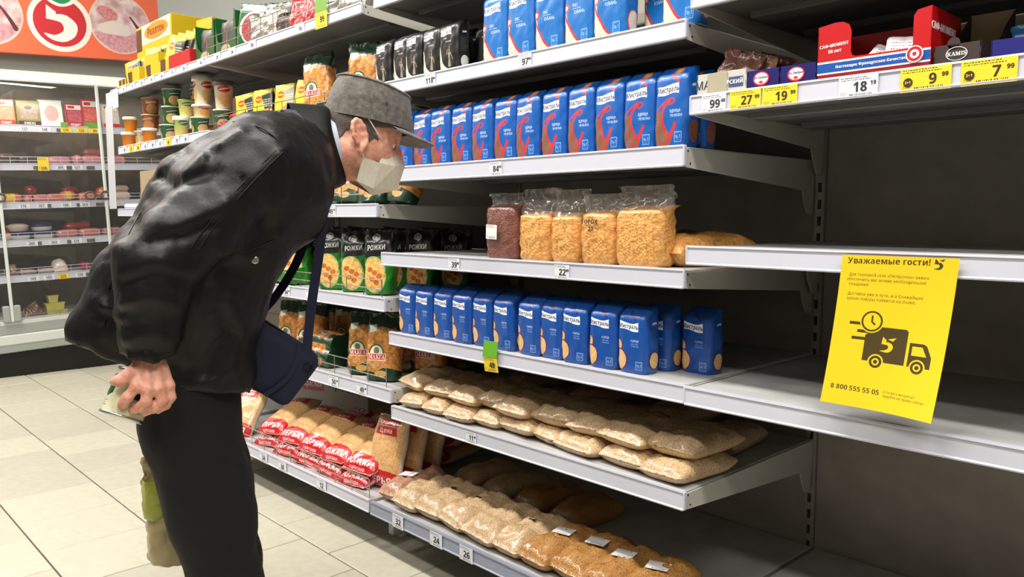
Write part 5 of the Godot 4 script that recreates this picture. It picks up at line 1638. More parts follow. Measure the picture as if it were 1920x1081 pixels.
	for k in 3:
		lone("red_sachet_pile", pillow(0.12, 0.20, 0.05, 720 + k), film_coat(solid(Color(0.74, 0.03, 0.12), 0.35), 0.9, 0.14), ["bright red bag lying lowest beside the mashed potato pots", "bright red bag lying on top of another one", "bright red bag lying at the back of the red pile"][k], "bag", Vector3(-2.64 + 0.02 * k, y2 + [0.0, 0.045, 0.0][k], -0.10 - [0.0, 0.05, 0.15][k]), Vector3(0.0, 0.8, 0.05), "red bags by the pots")
	var g := thing("wire_basket", "thin wire guard in front of the yellow sachet trays", "wire guard", Vector3(-2.0, y2, -0.006))
	guard(g, 1.36, 0.07, Vector3.ZERO, Vector3.ZERO, paint("wire"))
	# amber pasta bags
	var bag_a := packet(0.135, 0.255, 0.075, {"seed": 740, "top": "fin", "start": 0.80, "crumple": 0.007, "round": 0.42, "nu": 36})
	var bag_b := packet(0.135, 0.245, 0.075, {"seed": 741, "top": "fin", "start": 0.80, "crumple": 0.008, "round": 0.42, "nu": 36})
	var amber := paint("amber_pasta")
	var bags := [[-1.82, y2, -0.09, 0.10, 0.35, bag_a, "amber pasta bag with a green top standing left of the cap"], [-1.49, y2, -0.085, 0.0, 0.5, bag_b, "amber pasta bag with a green top beside the black rice packets"], [-1.66, y2, -0.20, 0.0, 0.2, bag_b, "amber pasta bag set back in shade behind the cap"], [-1.38, y2, -0.22, 0.0, 0.3, bag_a, "amber pasta bag set back behind the black rice packets"]]
	for q in bags:
		lone("pasta_bag", q[5], amber, q[6], "bag", Vector3(q[0], q[1], q[2]), Vector3(-0.05, q[4], q[3]), "amber pasta bags on the upper shelf")
	# shelf by the mask: pasta bags lying in a basket
	var y3 := 1.243
	for k in 4:
		lone("pasta_bag", [bag_a, bag_b][k % 2], amber, ["amber pasta bag leaning in the basket beneath the face mask", "amber pasta bag lying back in the basket right of the mask", "amber pasta bag at the right end of the basket shelf", "amber pasta bag at the left end of the basket shelf"][k], "bag", Vector3([-1.66, -1.52, -1.38, -1.80][k], y3 + 0.005, -0.10 - 0.03 * k), Vector3(-0.35, [0.35, 0.2, 0.1, 0.3][k], [0.0, 0.1, -0.1, 0.1][k]), "amber pasta bags in the basket by the mask")
	g = thing("wire_basket", "thin wire guard on the shelf edge beneath the face mask", "wire guard", Vector3(-2.01, y3, -0.006))
	guard(g, 1.38, 0.075, Vector3.ZERO, Vector3.ZERO, paint("wire"))
	# green and black pasta bags
	var y4 := 0.906
	var gbag := packet(0.12, 0.245, 0.07, {"seed": 760, "top": "fin", "start": 0.84, "crumple": 0.007, "round": 0.40, "nu": 36})
	var gbag2 := packet(0.12, 0.235, 0.07, {"seed": 761, "top": "fin", "start": 0.84, "crumple": 0.008, "round": 0.40, "nu": 36})
	var green := paint("green_pasta")
	var gl := [[-1.73, -0.075, 0.55, gbag, "green pasta bag with a black top, left one of three by the basket edge"], [-1.575, -0.085, 0.6, gbag2, "green pasta bag with a black top, middle one of three"], [-1.405, -0.080, 0.45, gbag, "green pasta bag with a black top at the right end of its shelf"], [-2.04, -0.085, 0.5, gbag2, "green pasta bag just right of the leather jacket"], [-2.17, -0.09, 0.5, gbag, "green pasta bag half hidden by the leather jacket"]]
	for q in gl:
		lone("green_pasta_bag", q[3], green, q[4], "bag", Vector3(q[0], y4, q[1]), Vector3(-0.10, q[2], 0.03), "green pasta bags in front")
	lone("green_pasta_bag", gbag2, green, "green pasta bag lying flat behind the wire, left of the standing ones", "bag", Vector3(-1.99, y4 + 0.04, -0.06), Vector3(-1.45, 0.2, 1.3))
	for i in 14:
		lone("green_pasta_bag", [gbag, gbag2][i % 2], green, "green and black pasta bag deep in the shade behind the front ones", "bag", Vector3(-1.36 - 0.15 * (i % 7), y4, -0.24 - 0.17 * (i / 7)), Vector3(-0.06, rng.randf_range(0.2, 0.6), rng.randf_range(-0.06, 0.06)), "green pasta bags in the back rows")
	g = thing("wire_basket", "thin wire guard in front of the green pasta bags", "wire guard", Vector3(-2.0, y4, -0.006))
	guard(g, 1.42, 0.065, Vector3.ZERO, Vector3.ZERO, paint("wire"))
	# amber pasta bags on the lower shelf
	var y5 := 0.579
	var al := [[-1.555, -0.10, 0.5, bag_b, "amber pasta bag with a red badge, left of the pair by the shelf end"], [-1.40, -0.085, 0.45, bag_a, "amber pasta bag with a red badge at the right end of the low shelf"], [-1.97, -0.10, 0.5, bag_a, "amber pasta bag with a red badge right of the navy strap"], [-2.14, -0.10, 0.45, bag_b, "amber pasta bag behind the navy strap"]]
	for q in al:
		lone("pasta_bag", q[3], amber, q[4], "bag", Vector3(q[0], y5, q[1]), Vector3(-0.14, q[2], 0.02), "amber pasta bags on the low shelf")
	for k in 2:
		lone("pasta_bag", bag_b, amber, ["amber pasta bag lying flat behind the low wire", "amber pasta bag lying flat on top of another, behind the low wire"][k], "bag", Vector3(-1.74, y5 + 0.04 + 0.055 * k, -0.10 - 0.02 * k), Vector3(-1.5, 0.15, 1.45), "flat amber pasta bags")
	for i in 14:
		lone("pasta_bag", [bag_a, bag_b][i % 2], amber, "amber pasta bag deep in the shade of the low shelf", "bag", Vector3(-1.33 - 0.15 * (i % 7), y5, -0.26 - 0.17 * (i / 7)), Vector3(-0.06, rng.randf_range(0.2, 0.6), rng.randf_range(-0.06, 0.06)), "amber pasta bags in the back rows")
	g = thing("wire_basket", "thin wire guard in front of the amber pasta bags on the low shelf", "wire guard", Vector3(-1.98, y5, -0.006))
	guard(g, 1.42, 0.075, Vector3.ZERO, Vector3.ZERO, paint("wire"))
	# base: red and white pasta bags piled behind a wire, with their carton
	var y6 := 0.186
	var rb := [pillow(0.172, 0.27, 0.060, 780, {"lump": 0.10}), pillow(0.172, 0.27, 0.062, 781, {"lump": 0.11})]
	var words := ["ПЕРЬЯ", "РОЖКИ"]
	var front := [[-2.18, 0.055, "far left"], [-1.985, 0.060, "second from the far side"], [-1.80, 0.062, "third from the far side"], [-1.62, 0.062, "fourth from the far side"], [-1.455, 0.060, "nearest to the flake bags"]]
	for i in front.size():
		var q: Array = front[i]
		for layer in 2:
			lone("red_pasta_bag", rb[(i + layer) % 2], paint("red_" + words[0 if i < 3 else 1]), "red and white pasta bag, %s, %s layer" % [q[2], "upper" if layer == 1 else "lower"], "bag", Vector3(q[0] + 0.02 * layer, y6 + 0.02 + 0.068 * layer, q[1] - 0.145 - 0.012 * layer), Vector3(0.30 + 0.10 * layer, rng.randf_range(-0.02, 0.22), rng.randf_range(-0.10, 0.10)), "red and white pasta bags in front")
	for i in 8:
		lone("red_pasta_bag", rb[i % 2], paint("red_" + words[i % 2]), "red and white pasta bag deep in shade on the base shelf", "bag", Vector3(-1.42 - 0.19 * (i % 4), y6 + 0.02 + 0.066 * (i / 4), -0.43 - 0.02 * (i / 4)), Vector3(0.10, rng.randf_range(-0.1, 0.1), 0), "red and white pasta bags in the back")
	for i in 3:
		lone("red_pasta_bag", rb[i % 2], paint("red_ПЕРЬЯ"), "red and white pasta bag standing in shade at the right back corner", "bag", Vector3(-1.345, y6 + 0.125, -0.085 - 0.09 * i), Vector3(1.30, 0.12, 0.0), "red and white pasta bags standing behind")
	var box := thing("pasta_carton", "white pasta carton with red and black print standing behind the red bags", "carton", Vector3(-2.30, y6, -0.48))
	part("carton_body", cbox(Vector3(0.74, 0.275, 0.25), 0.003), solid(Color(0.70, 0.68, 0.65), 0.7), box, Vector3(0, 0.138, -0.0))
	part("red_label", panel(0.20, 0.070), solid(Color(0.70, 0.04, 0.10), 0.5), box, Vector3(-0.12, 0.185, 0.1265), Vector3(0, 0, 0.10))
	part("label_lettering", letters("Красная", 0.032), paint("paper_white"), box, Vector3(-0.12, 0.185, 0.127), Vector3(0, 0, 0.10))
	part("carton_lettering", letters("Вермишель", 0.034), paint("ink"), box, Vector3(0.17, 0.205, 0.1255))
	lone("red_pasta_bag", rb[0], paint("red_ПЕРЬЯ"), "red and white pasta bag on the base shelf just behind the trouser leg", "bag", Vector3(-2.45, y6 + 0.08, -0.03), Vector3(0.9, 0.4, 0.0))
	g = thing("wire_basket", "thin wire guard in front of the red and white pasta bags", "wire guard", Vector3(-1.97, y6, 0.074))
	guard(g, 1.40, 0.075, Vector3.ZERO, Vector3.ZERO, paint("wire"))
	# tags of the pasta bay
	price_tag(Vector3(-1.615, 1.219, 0.004), "49", "49", "white", "white price tag on the rail beside the face mask", 0.07, 0.042)
	price_tag(Vector3(-1.79, 0.881, 0.004), "34", "49", "white", "white price tag under the standing green pasta bags", 0.07, 0.042)
	price_tag(Vector3(-1.99, 0.881, 0.004), "34", "49", "white", "white price tag on the green pasta rail, behind the navy strap", 0.07, 0.042)
	price_tag(Vector3(-1.62, 0.553, 0.004), "50", "49", "white", "white price tag under the flat amber bags on the low shelf", 0.07, 0.042)
	price_tag(Vector3(-1.42, 0.553, 0.004), "49", "49", "white", "white price tag under the upright amber bags on the low shelf", 0.07, 0.042)
	for q in [[-2.07, "34", "beside the trouser leg"], [-1.90, "30", "second from the trouser leg"], [-1.585, "12", "in the middle"]]:
		price_tag(Vector3(q[0], 0.163, 0.088), q[1], "", "white", "white price tag on the rail under the red bags, %s" % q[2], 0.07, 0.042)
	build_top_shelf()

func build_top_shelf():
	var y := 1.957
	var yel := solid(Color(0.78, 0.66, 0.06), 0.45)
	var dark := solid(Color(0.28, 0.20, 0.05), 0.5)
	# yellow display trays and the big box at the far end
	var t := carton("yellow_tray", -4.12, -3.93, y, -0.04, 0.060, 0.2, yel, "low yellow display tray at the far end of the top shelf")
	for k in 3:
		part("cut_notch", cbox(Vector3(0.035, 0.03, 0.003), 0.001), dark, t, Vector3(-0.06 + 0.06 * k, 0.045, 0.001))
	var names := ["yellow display tray below the big yellow box", "tall yellow display tray right of the big yellow box", "yellow display tray behind the red box"]
	for k in 3:
		var x := [-3.86, -3.56, -3.34][k] as float
		var c := carton("yellow_tray", x - 0.11, x + 0.11, y, -0.04, [0.10, 0.14, 0.08][k], [0.10, 0.10, 0.16][k], yel, names[k], 0.05)
		part("dark_print", panel(0.07, 0.07), dark, c, Vector3(-0.05, 0.05, 0.001))
		for j in [2, 2, 4][k]:
			lone("soup_sachet", packet(0.11, [0.16, 0.19, 0.22][k] + 0.012 * j, 0.012, {"seed": 800 + k * 4 + j, "top": "fin", "start": 0.93, "nu": 16, "nv": 8, "round": 0.2, "flat": true}), paint("sachet%d" % ((k + j) % 3)), "yellow soup sachet, %s in the %s" % [["front", "second", "third", "back"][j], names[k]], "sachet", Vector3(x - 0.03 + 0.02 * j, y + 0.004, -0.065 - 0.032 * j), Vector3(-0.15, 0.5, [0.25, 0.15, -0.2][k]), "soup sachets in the yellow trays")
	var bx := thing("yellow_box", "big yellow box with an orange name badge on top of the trays", "box", Vector3(-3.84, y + 0.185, -0.285))
	part("box_body", cbox(Vector3(0.56, 0.20, 0.26), 0.004), yel, bx, Vector3(0, 0.10, 0))
	part("pale_panel", panel(0.46, 0.115), solid(Color(0.80, 0.77, 0.68), 0.5), bx, Vector3(0.04, 0.14, 0.1308))
	part("badge", ellipse_plate(0.185, 0.045, 0.0015), solid(Color(0.86, 0.52, 0.10), 0.4), bx, Vector3(0.05, 0.145, 0.131))
	part("badge_lettering", letters("Роллтон", 0.046), solid(Color(0.45, 0.08, 0.04)), bx, Vector3(0.05, 0.145, 0.1328))
	part("brown_print", panel(0.09, 0.13), dark, bx, Vector3(-0.23, 0.12, 0.1312))
	var prop := carton("yellow_tray", -4.08, -3.60, y, -0.155, 0.183, 0.25, yel, "deep yellow carton carrying the big yellow box", 0.0)
	prop.set_meta("label", "deep yellow carton carrying the big yellow box")
	lone("tall_yellow_box", cbox(Vector3(0.13, 0.30, 0.09), 0.003), yel, "tall yellow box reaching up in front of the pale wall", "box", Vector3(-3.23, y + 0.151, -0.25), Vector3(0, 0.3, 0.06))
	lone("red_box", cbox(Vector3(0.28, 0.085, 0.13), 0.003), solid(Color(0.66, 0.06, 0.09), 0.45), "small red box in front of the yellow sachets on the top shelf", "box", Vector3(-3.13, y + 0.043, -0.09))
	var foil := film_coat(solid(Color(0.19, 0.115, 0.06), 0.5), 0.12, 0.3)
	var grn := solid(Color(0.03, 0.32, 0.13), 0.45)
	for k in 2:
		var x := [-2.86, -2.62][k] as float
		var c := thing("green_display", ["green display box of brown sachets, left one", "green display box of brown sachets with a cardboard back, right one"][k], "carton", Vector3(x, y, -0.05))
		var poly := PackedVector2Array([Vector2(-0.11, 0), Vector2(0.11, 0), Vector2(0.11, 0.19), Vector2(0.095, 0.20), Vector2(0.08, 0.10), Vector2(0.05, 0.06), Vector2(-0.05, 0.055), Vector2(-0.09, 0.08), Vector2(-0.11, 0.16)])
		var m := MB.new()
		m.prism(poly, -0.002, 0)
		part("front_board", m.done(), grn, c)
		part("back_board", cbox(Vector3(0.22, 0.24, 0.002), 0.0006), paint("card"), c, Vector3(0, 0.12, -0.22))
		for s in [-1, 1]:
			part("side_board", cbox(Vector3(0.002, 0.19, 0.22), 0.0006), grn, c, Vector3(s * 0.109, 0.095, -0.11))
		part("oval_print", ellipse_plate(0.05, 0.022, 0.0008), solid(Color(0.62, 0.58, 0.46)), c, Vector3(0, 0.03, 0.0005))
		for j in 5:
			lone("brown_sachet", packet(0.12, 0.17 + 0.01 * j, 0.02, {"seed": 830 + k * 5 + j, "top": "fin", "start": 0.85, "nu": 18, "nv": 8, "crumple": 0.005, "flat": true}), foil, "brown foil sachet, %s in the %s green box" % [["front", "second", "third", "fourth", "back"][j], ["left", "right"][k]], "sachet", Vector3(x, y + 0.004, -0.08 - 0.036 * j), Vector3(-0.1, 0.3, 0.08 - 0.03 * j), "brown foil sachets")
	# salami in a round window, silver and red bags behind the wire
	var sal := Print.new(self, 128, 192, Color(0.10, 0.36, 0.16))
	sal.ellipse(64, 110, 56, 74, Color(0.84, 0.82, 0.78))
	sal.grain(Print.oval(64, 110, 48, 66), 12, Color(0.36, 0.06, 0.08), Color(0.68, 0.30, 0.30), 3)
	sal.rect(10, 8, 108, 26, Color(0.75, 0.78, 0.74))
	lone("round_window_bag", packet(0.13, 0.20, 0.05, {"seed": 850, "top": "fin", "start": 0.85, "flat": true}), sal.mat(0.35, 0.7), "green bag with a round window of dark red beans on the top shelf", "bag", Vector3(-2.40, y, -0.07), Vector3(-0.05, 0.6, -0.12))
	var silver := film_coat(solid(Color(0.56, 0.54, 0.50), 0.3, 0.4), 1.0, 0.12)
	var redm := film_coat(solid(Color(0.66, 0.03, 0.06), 0.35), 1.0, 0.12)
	var multi := [[-2.27, silver, "silver bag behind the wire, beside the round window bag", 0.15], [-2.16, silver, "second silver bag behind the wire on the top shelf", 0.17], [-2.04, foil, "brown nut bag low behind the wire", 0.10], [-1.93, redm, "red glossy bag, left of the pair behind the wire", 0.16], [-1.80, redm, "red glossy bag, right of the pair behind the wire", 0.17], [-1.68, silver, "pale bag at the right end behind the wire", 0.14], [-1.55, silver, "pale bag above the shelf joint on the top shelf", 0.14]]
	for i in multi.size():
		var q: Array = multi[i]
		lone("snack_bag", packet(0.13, q[3], 0.06, {"seed": 860 + i, "top": "fin", "start": 0.75, "crumple": 0.008, "round": 0.45}), q[1], q[2], "bag", Vector3(q[0], y, -0.075), Vector3(-0.2, 0.5, rng.randf_range(-0.15, 0.15)), "snack bags behind the top wire")
	var g := thing("wire_basket", "long wire guard along the top shelf", "wire guard", Vector3(-2.06, y, -0.006))
	guard(g, 1.34, 0.085, Vector3.ZERO, Vector3.ZERO, paint("wire"))
	for q in [[-2.79, "14", "at the shelf joint"], [-2.60, "28", "under the right green box"], [-2.44, "24", "under the round window bag"], [-2.24, "89", "under the silver bags"], [-1.82, "74", "under the red bags"]]:
		price_tag(Vector3(q[0], 1.938, 0.004), q[1], "", "white", "white price tag on the top shelf rail, %s" % q[2], 0.075, 0.036)
	for i in 8:
		price_tag(Vector3(-4.05 + 0.15 * i, 1.938, 0.004), ["19", "21", "17", "25", "19", "24", "15", "29"][i], "", "white", "white price tag, %s from the far end of the top rail" % ORD[i], 0.08, 0.036)
	var pt := thing("promotion_tag", "green and yellow promotion card reading 99 on the top shelf rail", "price tag", Vector3(-1.645, 1.965, 0.010))
	part("green_flap", panel(0.085, 0.055), solid(Color(0.40, 0.60, 0.20), 0.5), pt, Vector3(0, 0.035, 0))
	part("yellow_flap", panel(0.085, 0.060), paint("tag_yellow"), pt, Vector3(0, -0.024, 0))
	part("price_figures", letters("99", 0.022), paint("ink_brown"), pt, Vector3(0.008, -0.022, 0.0006))

# ---------------------------------------------------------------- the man

class Field:
	# round cones joined with a smooth minimum
	var a := PackedVector3Array()
	var ab := PackedVector3Array()
	var inv := PackedFloat32Array()
	var r0 := PackedFloat32Array()
	var dr := PackedFloat32Array()
	var k := 0.03
	var zs := 1.0
	var extra: Callable
	func bone(p: Vector3, q: Vector3, ra: float, rb: float):
		p.z *= zs
		q.z *= zs
		a.append(p)
		ab.append(q - p)
		inv.append(1.0 / maxf((q - p).length_squared(), 1e-9))
		r0.append(ra)
		dr.append(rb - ra)
	func chain(pts: Array, rs: Array):
		for i in pts.size() - 1:
			bone(pts[i], pts[i + 1], rs[i], rs[i + 1])
	func pair(p: Vector3, q: Vector3, ra: float, rb: float, z0: float, z1: float):
		for s in [-1.0, 1.0]:
			bone(Vector3(p.x, p.y, z0 * s), Vector3(q.x, q.y, z1 * s), ra, rb)
	func dist(p: Vector3) -> float:
		var o := p
		o.z *= zs
		var best := 1e9
		for i in a.size():
			var pa := o - a[i]
			var h := clampf(pa.dot(ab[i]) * inv[i], 0.0, 1.0)
			var d := (pa - ab[i] * h).length() - r0[i] - dr[i] * h
			var e := k - absf(best - d)
			best = minf(best, d)
			if e > 0.0:
				best -= e * e / (4.0 * k)
		return best

func nets(f: Callable, lo: Vector3, hi: Vector3, cell: float, m: MB, at := Transform3D.IDENTITY):
	# surface nets: one vertex in each cell the surface crosses, one quad round each crossed edge
	var B := 5
	var n := Vector3i(((hi - lo) / cell / B).ceil()) * B
	var sx := 1
	var sy := n.x + 1
	var sz := (n.x + 1) * (n.y + 1)
	var val := PackedFloat32Array()
	val.resize(sz * (n.z + 1))
	val.fill(1e9)
	var reach := cell * B * 0.87 * 1.25 + cell
	var active := []
	for bz in n.z / B:
		for by in n.y / B:
			for bx in n.x / B:
				var c := lo + (Vector3(bx, by, bz) + Vector3.ONE * 0.5) * cell * B
				if absf(f.call(c)) > reach:
					continue
				active.append(Vector3i(bx, by, bz) * B)
				for z in range(bz * B, bz * B + B + 1):
					for y in range(by * B, by * B + B + 1):
						var i := bx * B + y * sy + z * sz
						for x in range(bx * B, bx * B + B + 1):
							if val[i] > 1e8:
								val[i] = f.call(lo + Vector3(x, y, z) * cell)
							i += 1
	var vid := {}
	var off := [0, 1, sy, sy + 1, sz, sz + 1, sz + sy, sz + sy + 1]
	var cor := [Vector3(0, 0, 0), Vector3(1, 0, 0), Vector3(0, 1, 0), Vector3(1, 1, 0), Vector3(0, 0, 1), Vector3(1, 0, 1), Vector3(0, 1, 1), Vector3(1, 1, 1)]
	var edges := [[0, 1], [2, 3], [4, 5], [6, 7], [0, 2], [1, 3], [4, 6], [5, 7], [0, 4], [1, 5], [2, 6], [3, 7]]
	for b in active:
		for z in range(b.z, b.z + B):
			for y in range(b.y, b.y + B):
				var i: int = b.x + y * sy + z * sz
				for x in range(b.x, b.x + B):
					var neg := 0
					for o in off:
						if val[i + o] < 0.0:
							neg += 1
					if neg > 0 and neg < 8:
						var s := Vector3.ZERO
						var cnt := 0
						for e in edges:
							var u := val[i + off[e[0]]]
							var w := val[i + off[e[1]]]
							if (u < 0.0) != (w < 0.0):
								s += cor[e[0]].lerp(cor[e[1]], u / (u - w))
								cnt += 1
						vid[i] = at * (lo + (Vector3(x, y, z) + s / cnt) * cell)
					i += 1
	m.smooth(true)
	var ax := [[sx, sy, sz], [sy, sz, sx], [sz, sx, sy]]
	for i in vid:
		for q in ax:
			if (val[i] < 0.0) == (val[i + q[0]] < 0.0):
				continue
			var c1 = vid.get(i - q[1])
			var c2 = vid.get(i - q[1] - q[2])
			var c3 = vid.get(i - q[2])
			if c1 == null or c2 == null or c3 == null:
				continue
			if val[i] < 0.0:
				m.quad(vid[i], c1, c2, c3)
			else:
				m.quad(vid[i], c3, c2, c1)

func ribbon(pts: Array, across: Array, w: float, t: float) -> ArrayMesh:
	# a flat strap through the points; across gives the direction of its width at each point
	var m := MB.new()
	m.smooth(false)
	var n := pts.size()
	var rows := []
	for i in n:
		var d: Vector3 = (pts[mini(i + 1, n - 1)] - pts[maxi(i - 1, 0)]).normalized()
		var u: Vector3 = (across[i] - d * across[i].dot(d)).normalized()
		var v := u.cross(d).normalized()
		rows.append([pts[i] - u * w / 2 - v * t / 2, pts[i] + u * w / 2 - v * t / 2, pts[i] + u * w / 2 + v * t / 2, pts[i] - u * w / 2 + v * t / 2])
	for i in n - 1:
		for k in 4:
			var k2 := (k + 1) % 4
			m.quad(rows[i][k], rows[i][k2], rows[i + 1][k2], rows[i + 1][k])
	m.quad(rows[0][3], rows[0][2], rows[0][1], rows[0][0])
	m.quad(rows[n - 1][0], rows[n - 1][1], rows[n - 1][2], rows[n - 1][3])
	return m.done()

func soften(pts: Array, steps := 6) -> Array:
	var o := []
	for i in pts.size() - 1:
		for k in steps:
			o.append(pts[i].cubic_interpolate(pts[i + 1], pts[maxi(i - 1, 0)], pts[mini(i + 2, pts.size() - 1)], float(k) / steps))
	o.append(pts[-1])
	return o

func hand_bones(f: Field, s: float):
	# s = 1 the near (right) hand closed over the tin
	var z := func(v: float): return v * s
	var P := func(x: float, y: float, d: float): return Vector3(x, y, d * s)
	f.bone(P.call(-0.062, 0.93, 0.252), P.call(-0.055, 0.885, 0.262), 0.026, 0.027)
	for q in [[-0.072, 0.885, 0.262, -0.070, 0.843, 0.296, 0.019, 0.0135], [-0.058, 0.885, 0.268, -0.046, 0.838, 0.302, 0.020, 0.0135], [-0.044, 0.885, 0.264, -0.025, 0.838, 0.298, 0.020, 0.0135], [-0.034, 0.880, 0.256, -0.010, 0.838, 0.286, 0.017, 0.013]]:
		f.bone(P.call(q[0], q[1], q[2]), P.call(q[3], q[4], q[5]), q[6], q[7])

var HT := Transform3D(Basis.from_scale(Vector3(1.03, 1.06, 1.03)), Vector3(-0.030, -0.072, 0.0))
var CAPT := Transform3D(Basis.from_scale(Vector3(1.03, 1.06, 1.03)), Vector3(-0.01, -0.072, 0.0))

func build_man():
	var root := Vector3(-0.8177, 0, 0.7982)
	var man := thing("person", "man in black leather jacket, grey cap and white face mask bending towards the shelves", "person", root, deg_to_rad(66.9))
	var noise_a := FastNoiseLite.new()
	noise_a.seed = 31
	noise_a.frequency = 7.0
	var noise_b := FastNoiseLite.new()
	noise_b.seed = 77
	noise_b.frequency = 24.0
	# --- leather jacket
	var torso := Field.new()
	torso.k = 0.05
	torso.pair(Vector3(0.185, 1.338, 0), Vector3(0.140, 1.303, 0), 0.080, 0.144, 0.045, 0.075)
	torso.pair(Vector3(0.140, 1.303, 0), Vector3(0.022, 1.204, 0), 0.146, 0.168, 0.075, 0.072)
	torso.pair(Vector3(0.022, 1.204, 0), Vector3(-0.075, 1.036, 0), 0.168, 0.172, 0.072, 0.075)
	torso.pair(Vector3(-0.075, 1.036, 0), Vector3(-0.215, 0.955, 0), 0.158, 0.086, 0.075, 0.10)
	torso.pair(Vector3(-0.075, 1.036, 0), Vector3(-0.030, 0.84, 0), 0.165, 0.118, 0.075, 0.095)
	torso.pair(Vector3(-0.185, 1.055, 0), Vector3(-0.264, 0.934, 0), 0.074, 0.040, 0.07, 0.10)
	torso.pair(Vector3(-0.264, 0.934, 0), Vector3(-0.20, 0.88, 0), 0.040, 0.05, 0.10, 0.11)
	torso.pair(Vector3(0.178, 1.291, 0), Vector3(0.188, 1.195, 0), 0.074, 0.062, 0.05, 0.06)
	torso.pair(Vector3(0.04, 1.167, 0), Vector3(-0.01, 0.98, 0), 0.115, 0.110, 0.06, 0.065)
	torso.pair(Vector3(0.135, 1.325, 0), Vector3(0.108, 1.305, 0), 0.10, 0.098, 0.10, 0.165)
	var sleeves := Field.new()
	sleeves.k = 0.035
	var cuffs := []
	for s in [1.0, -1.0]:
		var el := Vector3(-0.1231, 1.0937, 0.275) if s > 0 else Vector3(0.03, 1.03, -0.26)
		var cf := Vector3(-0.1460, 0.8847, 0.25) if s > 0 else Vector3(-0.07, 0.80, -0.25)
		sleeves.bone(Vector3(0.105, 1.318, 0.185 * s), el, 0.098, 0.082)
		sleeves.bone(el, cf, 0.080, 0.059)
		var ax: Vector3 = (cf - el).normalized()
		cuffs.append([el.lerp(cf, 0.90 if s > 0 else 0.95), ax])
	var folds := [
		[[0.055, 1.382], [-0.011, 1.346], [-0.069, 1.290], 0.016, 0.013], [[0.160, 1.351], [0.090, 1.293], [0.014, 1.213], 0.014, 0.006], [[-0.059, 1.333], [-0.119, 1.269], [-0.170, 1.172], 0.018, -0.01],
		[[-0.108, 1.286], [-0.077, 1.263], [-0.001, 1.288], 0.014, -0.012], [[-0.143, 1.206], [-0.080, 1.183], [0.020, 1.229], 0.02, 0.01], [[-0.169, 1.069], [-0.115, 1.090], [-0.052, 1.065], 0.012, -0.009],
		[[-0.186, 1.023], [-0.128, 1.038], [-0.081, 1.019], 0.012, 0.009], [[0.016, 1.123], [0.072, 1.110], [0.131, 1.158], 0.014, 0.008], [[-0.025, 1.041], [-0.045, 0.947], [-0.059, 0.863], 0.016, -0.008],
		[[-0.258, 1.026], [-0.223, 1.002], [-0.187, 0.994], 0.012, 0.008], [[-0.129, 1.143], [-0.070, 1.159], [-0.004, 1.182], 0.012, -0.008], [[-0.179, 0.953], [-0.136, 0.961], [-0.089, 0.943], 0.012, 0.007],
		[[0.024, 1.015], [0.056, 0.941], [0.031, 0.857], 0.016, 0.01], [[0.054, 1.265], [0.098, 1.206], [0.108, 1.134], 0.02, -0.007], [[-0.203, 1.115], [-0.209, 1.047], [-0.224, 0.979], 0.016, -0.008],
		[[-0.185, 0.925], [-0.143, 0.928], [-0.100, 0.914], 0.01, -0.006], [[-0.021, 1.322], [-0.078, 1.240], [-0.113, 1.171], 0.016, 0.007], [[0.022, 0.943], [-0.013, 0.909], [-0.031, 0.850], 0.012, -0.008]]
	var hem_n := Vector3(-0.342, -0.94, 0).normalized()
	var hem_p := Vector3(-0.325, 0.915, 0)
	var jacket_d := func(p: Vector3) -> float:
		var t := maxf(torso.dist(p), hem_n.dot(p - hem_p) + 0.012 * sin(p.x * 16.0))
		var s := sleeves.dist(p)
		if p.z > 0:
			s = maxf(s, (p - cuffs[0][0]).dot(cuffs[0][1]))
		else:
			s = maxf(s, (p - cuffs[1][0]).dot(cuffs[1][1]))
		var kk := 0.022
		var e := kk - absf(t - s)
		var d := minf(t, s)
		if e > 0.0:
			d -= e * e / (4.0 * kk)
		if absf(d) > 0.06:
			return d
		if p.z > 0.03:
			var q := Vector2(p.x, p.y)
			for g in folds:
				var a := Vector2(g[0][0], g[0][1])
				var b := Vector2(g[1][0], g[1][1])
				var c := Vector2(g[2][0], g[2][1])
				var near := minf(q.distance_squared_to(Geometry2D.get_closest_point_to_segment(q, a, b)), q.distance_squared_to(Geometry2D.get_closest_point_to_segment(q, b, c)))
				var w: float = g[3]
				if near < w * w * 6.0:
					d -= g[4] * exp(-near / (w * w))
		d += 0.0075 * noise_a.get_noise_3d(p.x * 1.6, p.y * 0.8 + p.x * 0.5, p.z) + 0.0034 * (1.0 - 2.0 * absf(noise_b.get_noise_3d(p.x, p.y * 0.6 + p.x * 0.4, p.z)))
		return d
	var leather := tri_mat(noise_tex(0.01, [[0.0, Color(0.05, 0.053, 0.053)], [1.0, Color(0.075, 0.078, 0.078)]], FastNoiseLite.TYPE_SIMPLEX_SMOOTH, 256, 3), 2.0, 0.46, noise_tex(0.06, [], FastNoiseLite.TYPE_CELLULAR, 512, 3, true, 3.0), 0.28)
	leather.uv1_scale = Vector3.ONE * 5.0
	leather.metallic_specular = 0.36
	var m := MB.new()
	nets(jacket_d, Vector3(-0.46, 0.68, -0.40), Vector3(0.34, 1.52, 0.42), 0.0095, m)
	var jacket := part("leather_jacket", m.done(), leather, man)
	# seams, pocket and button laid on the jacket
	var eye := Vector3(0, 1.2, 2.081)
	var drape := func(list: Array, lift: float) -> Array:
		var o := []
		for q in list:
			var p := Vector3(q[0], q[1], 0.25)
			var dir := (p - eye).normalized()
			for it in 60:
				var d: float = jacket_d.call(p)
				if absf(d) < 0.0006 or p.z < -0.2:
					break
				p += dir * d * 0.7
			o.append(p - dir * lift)
		return o
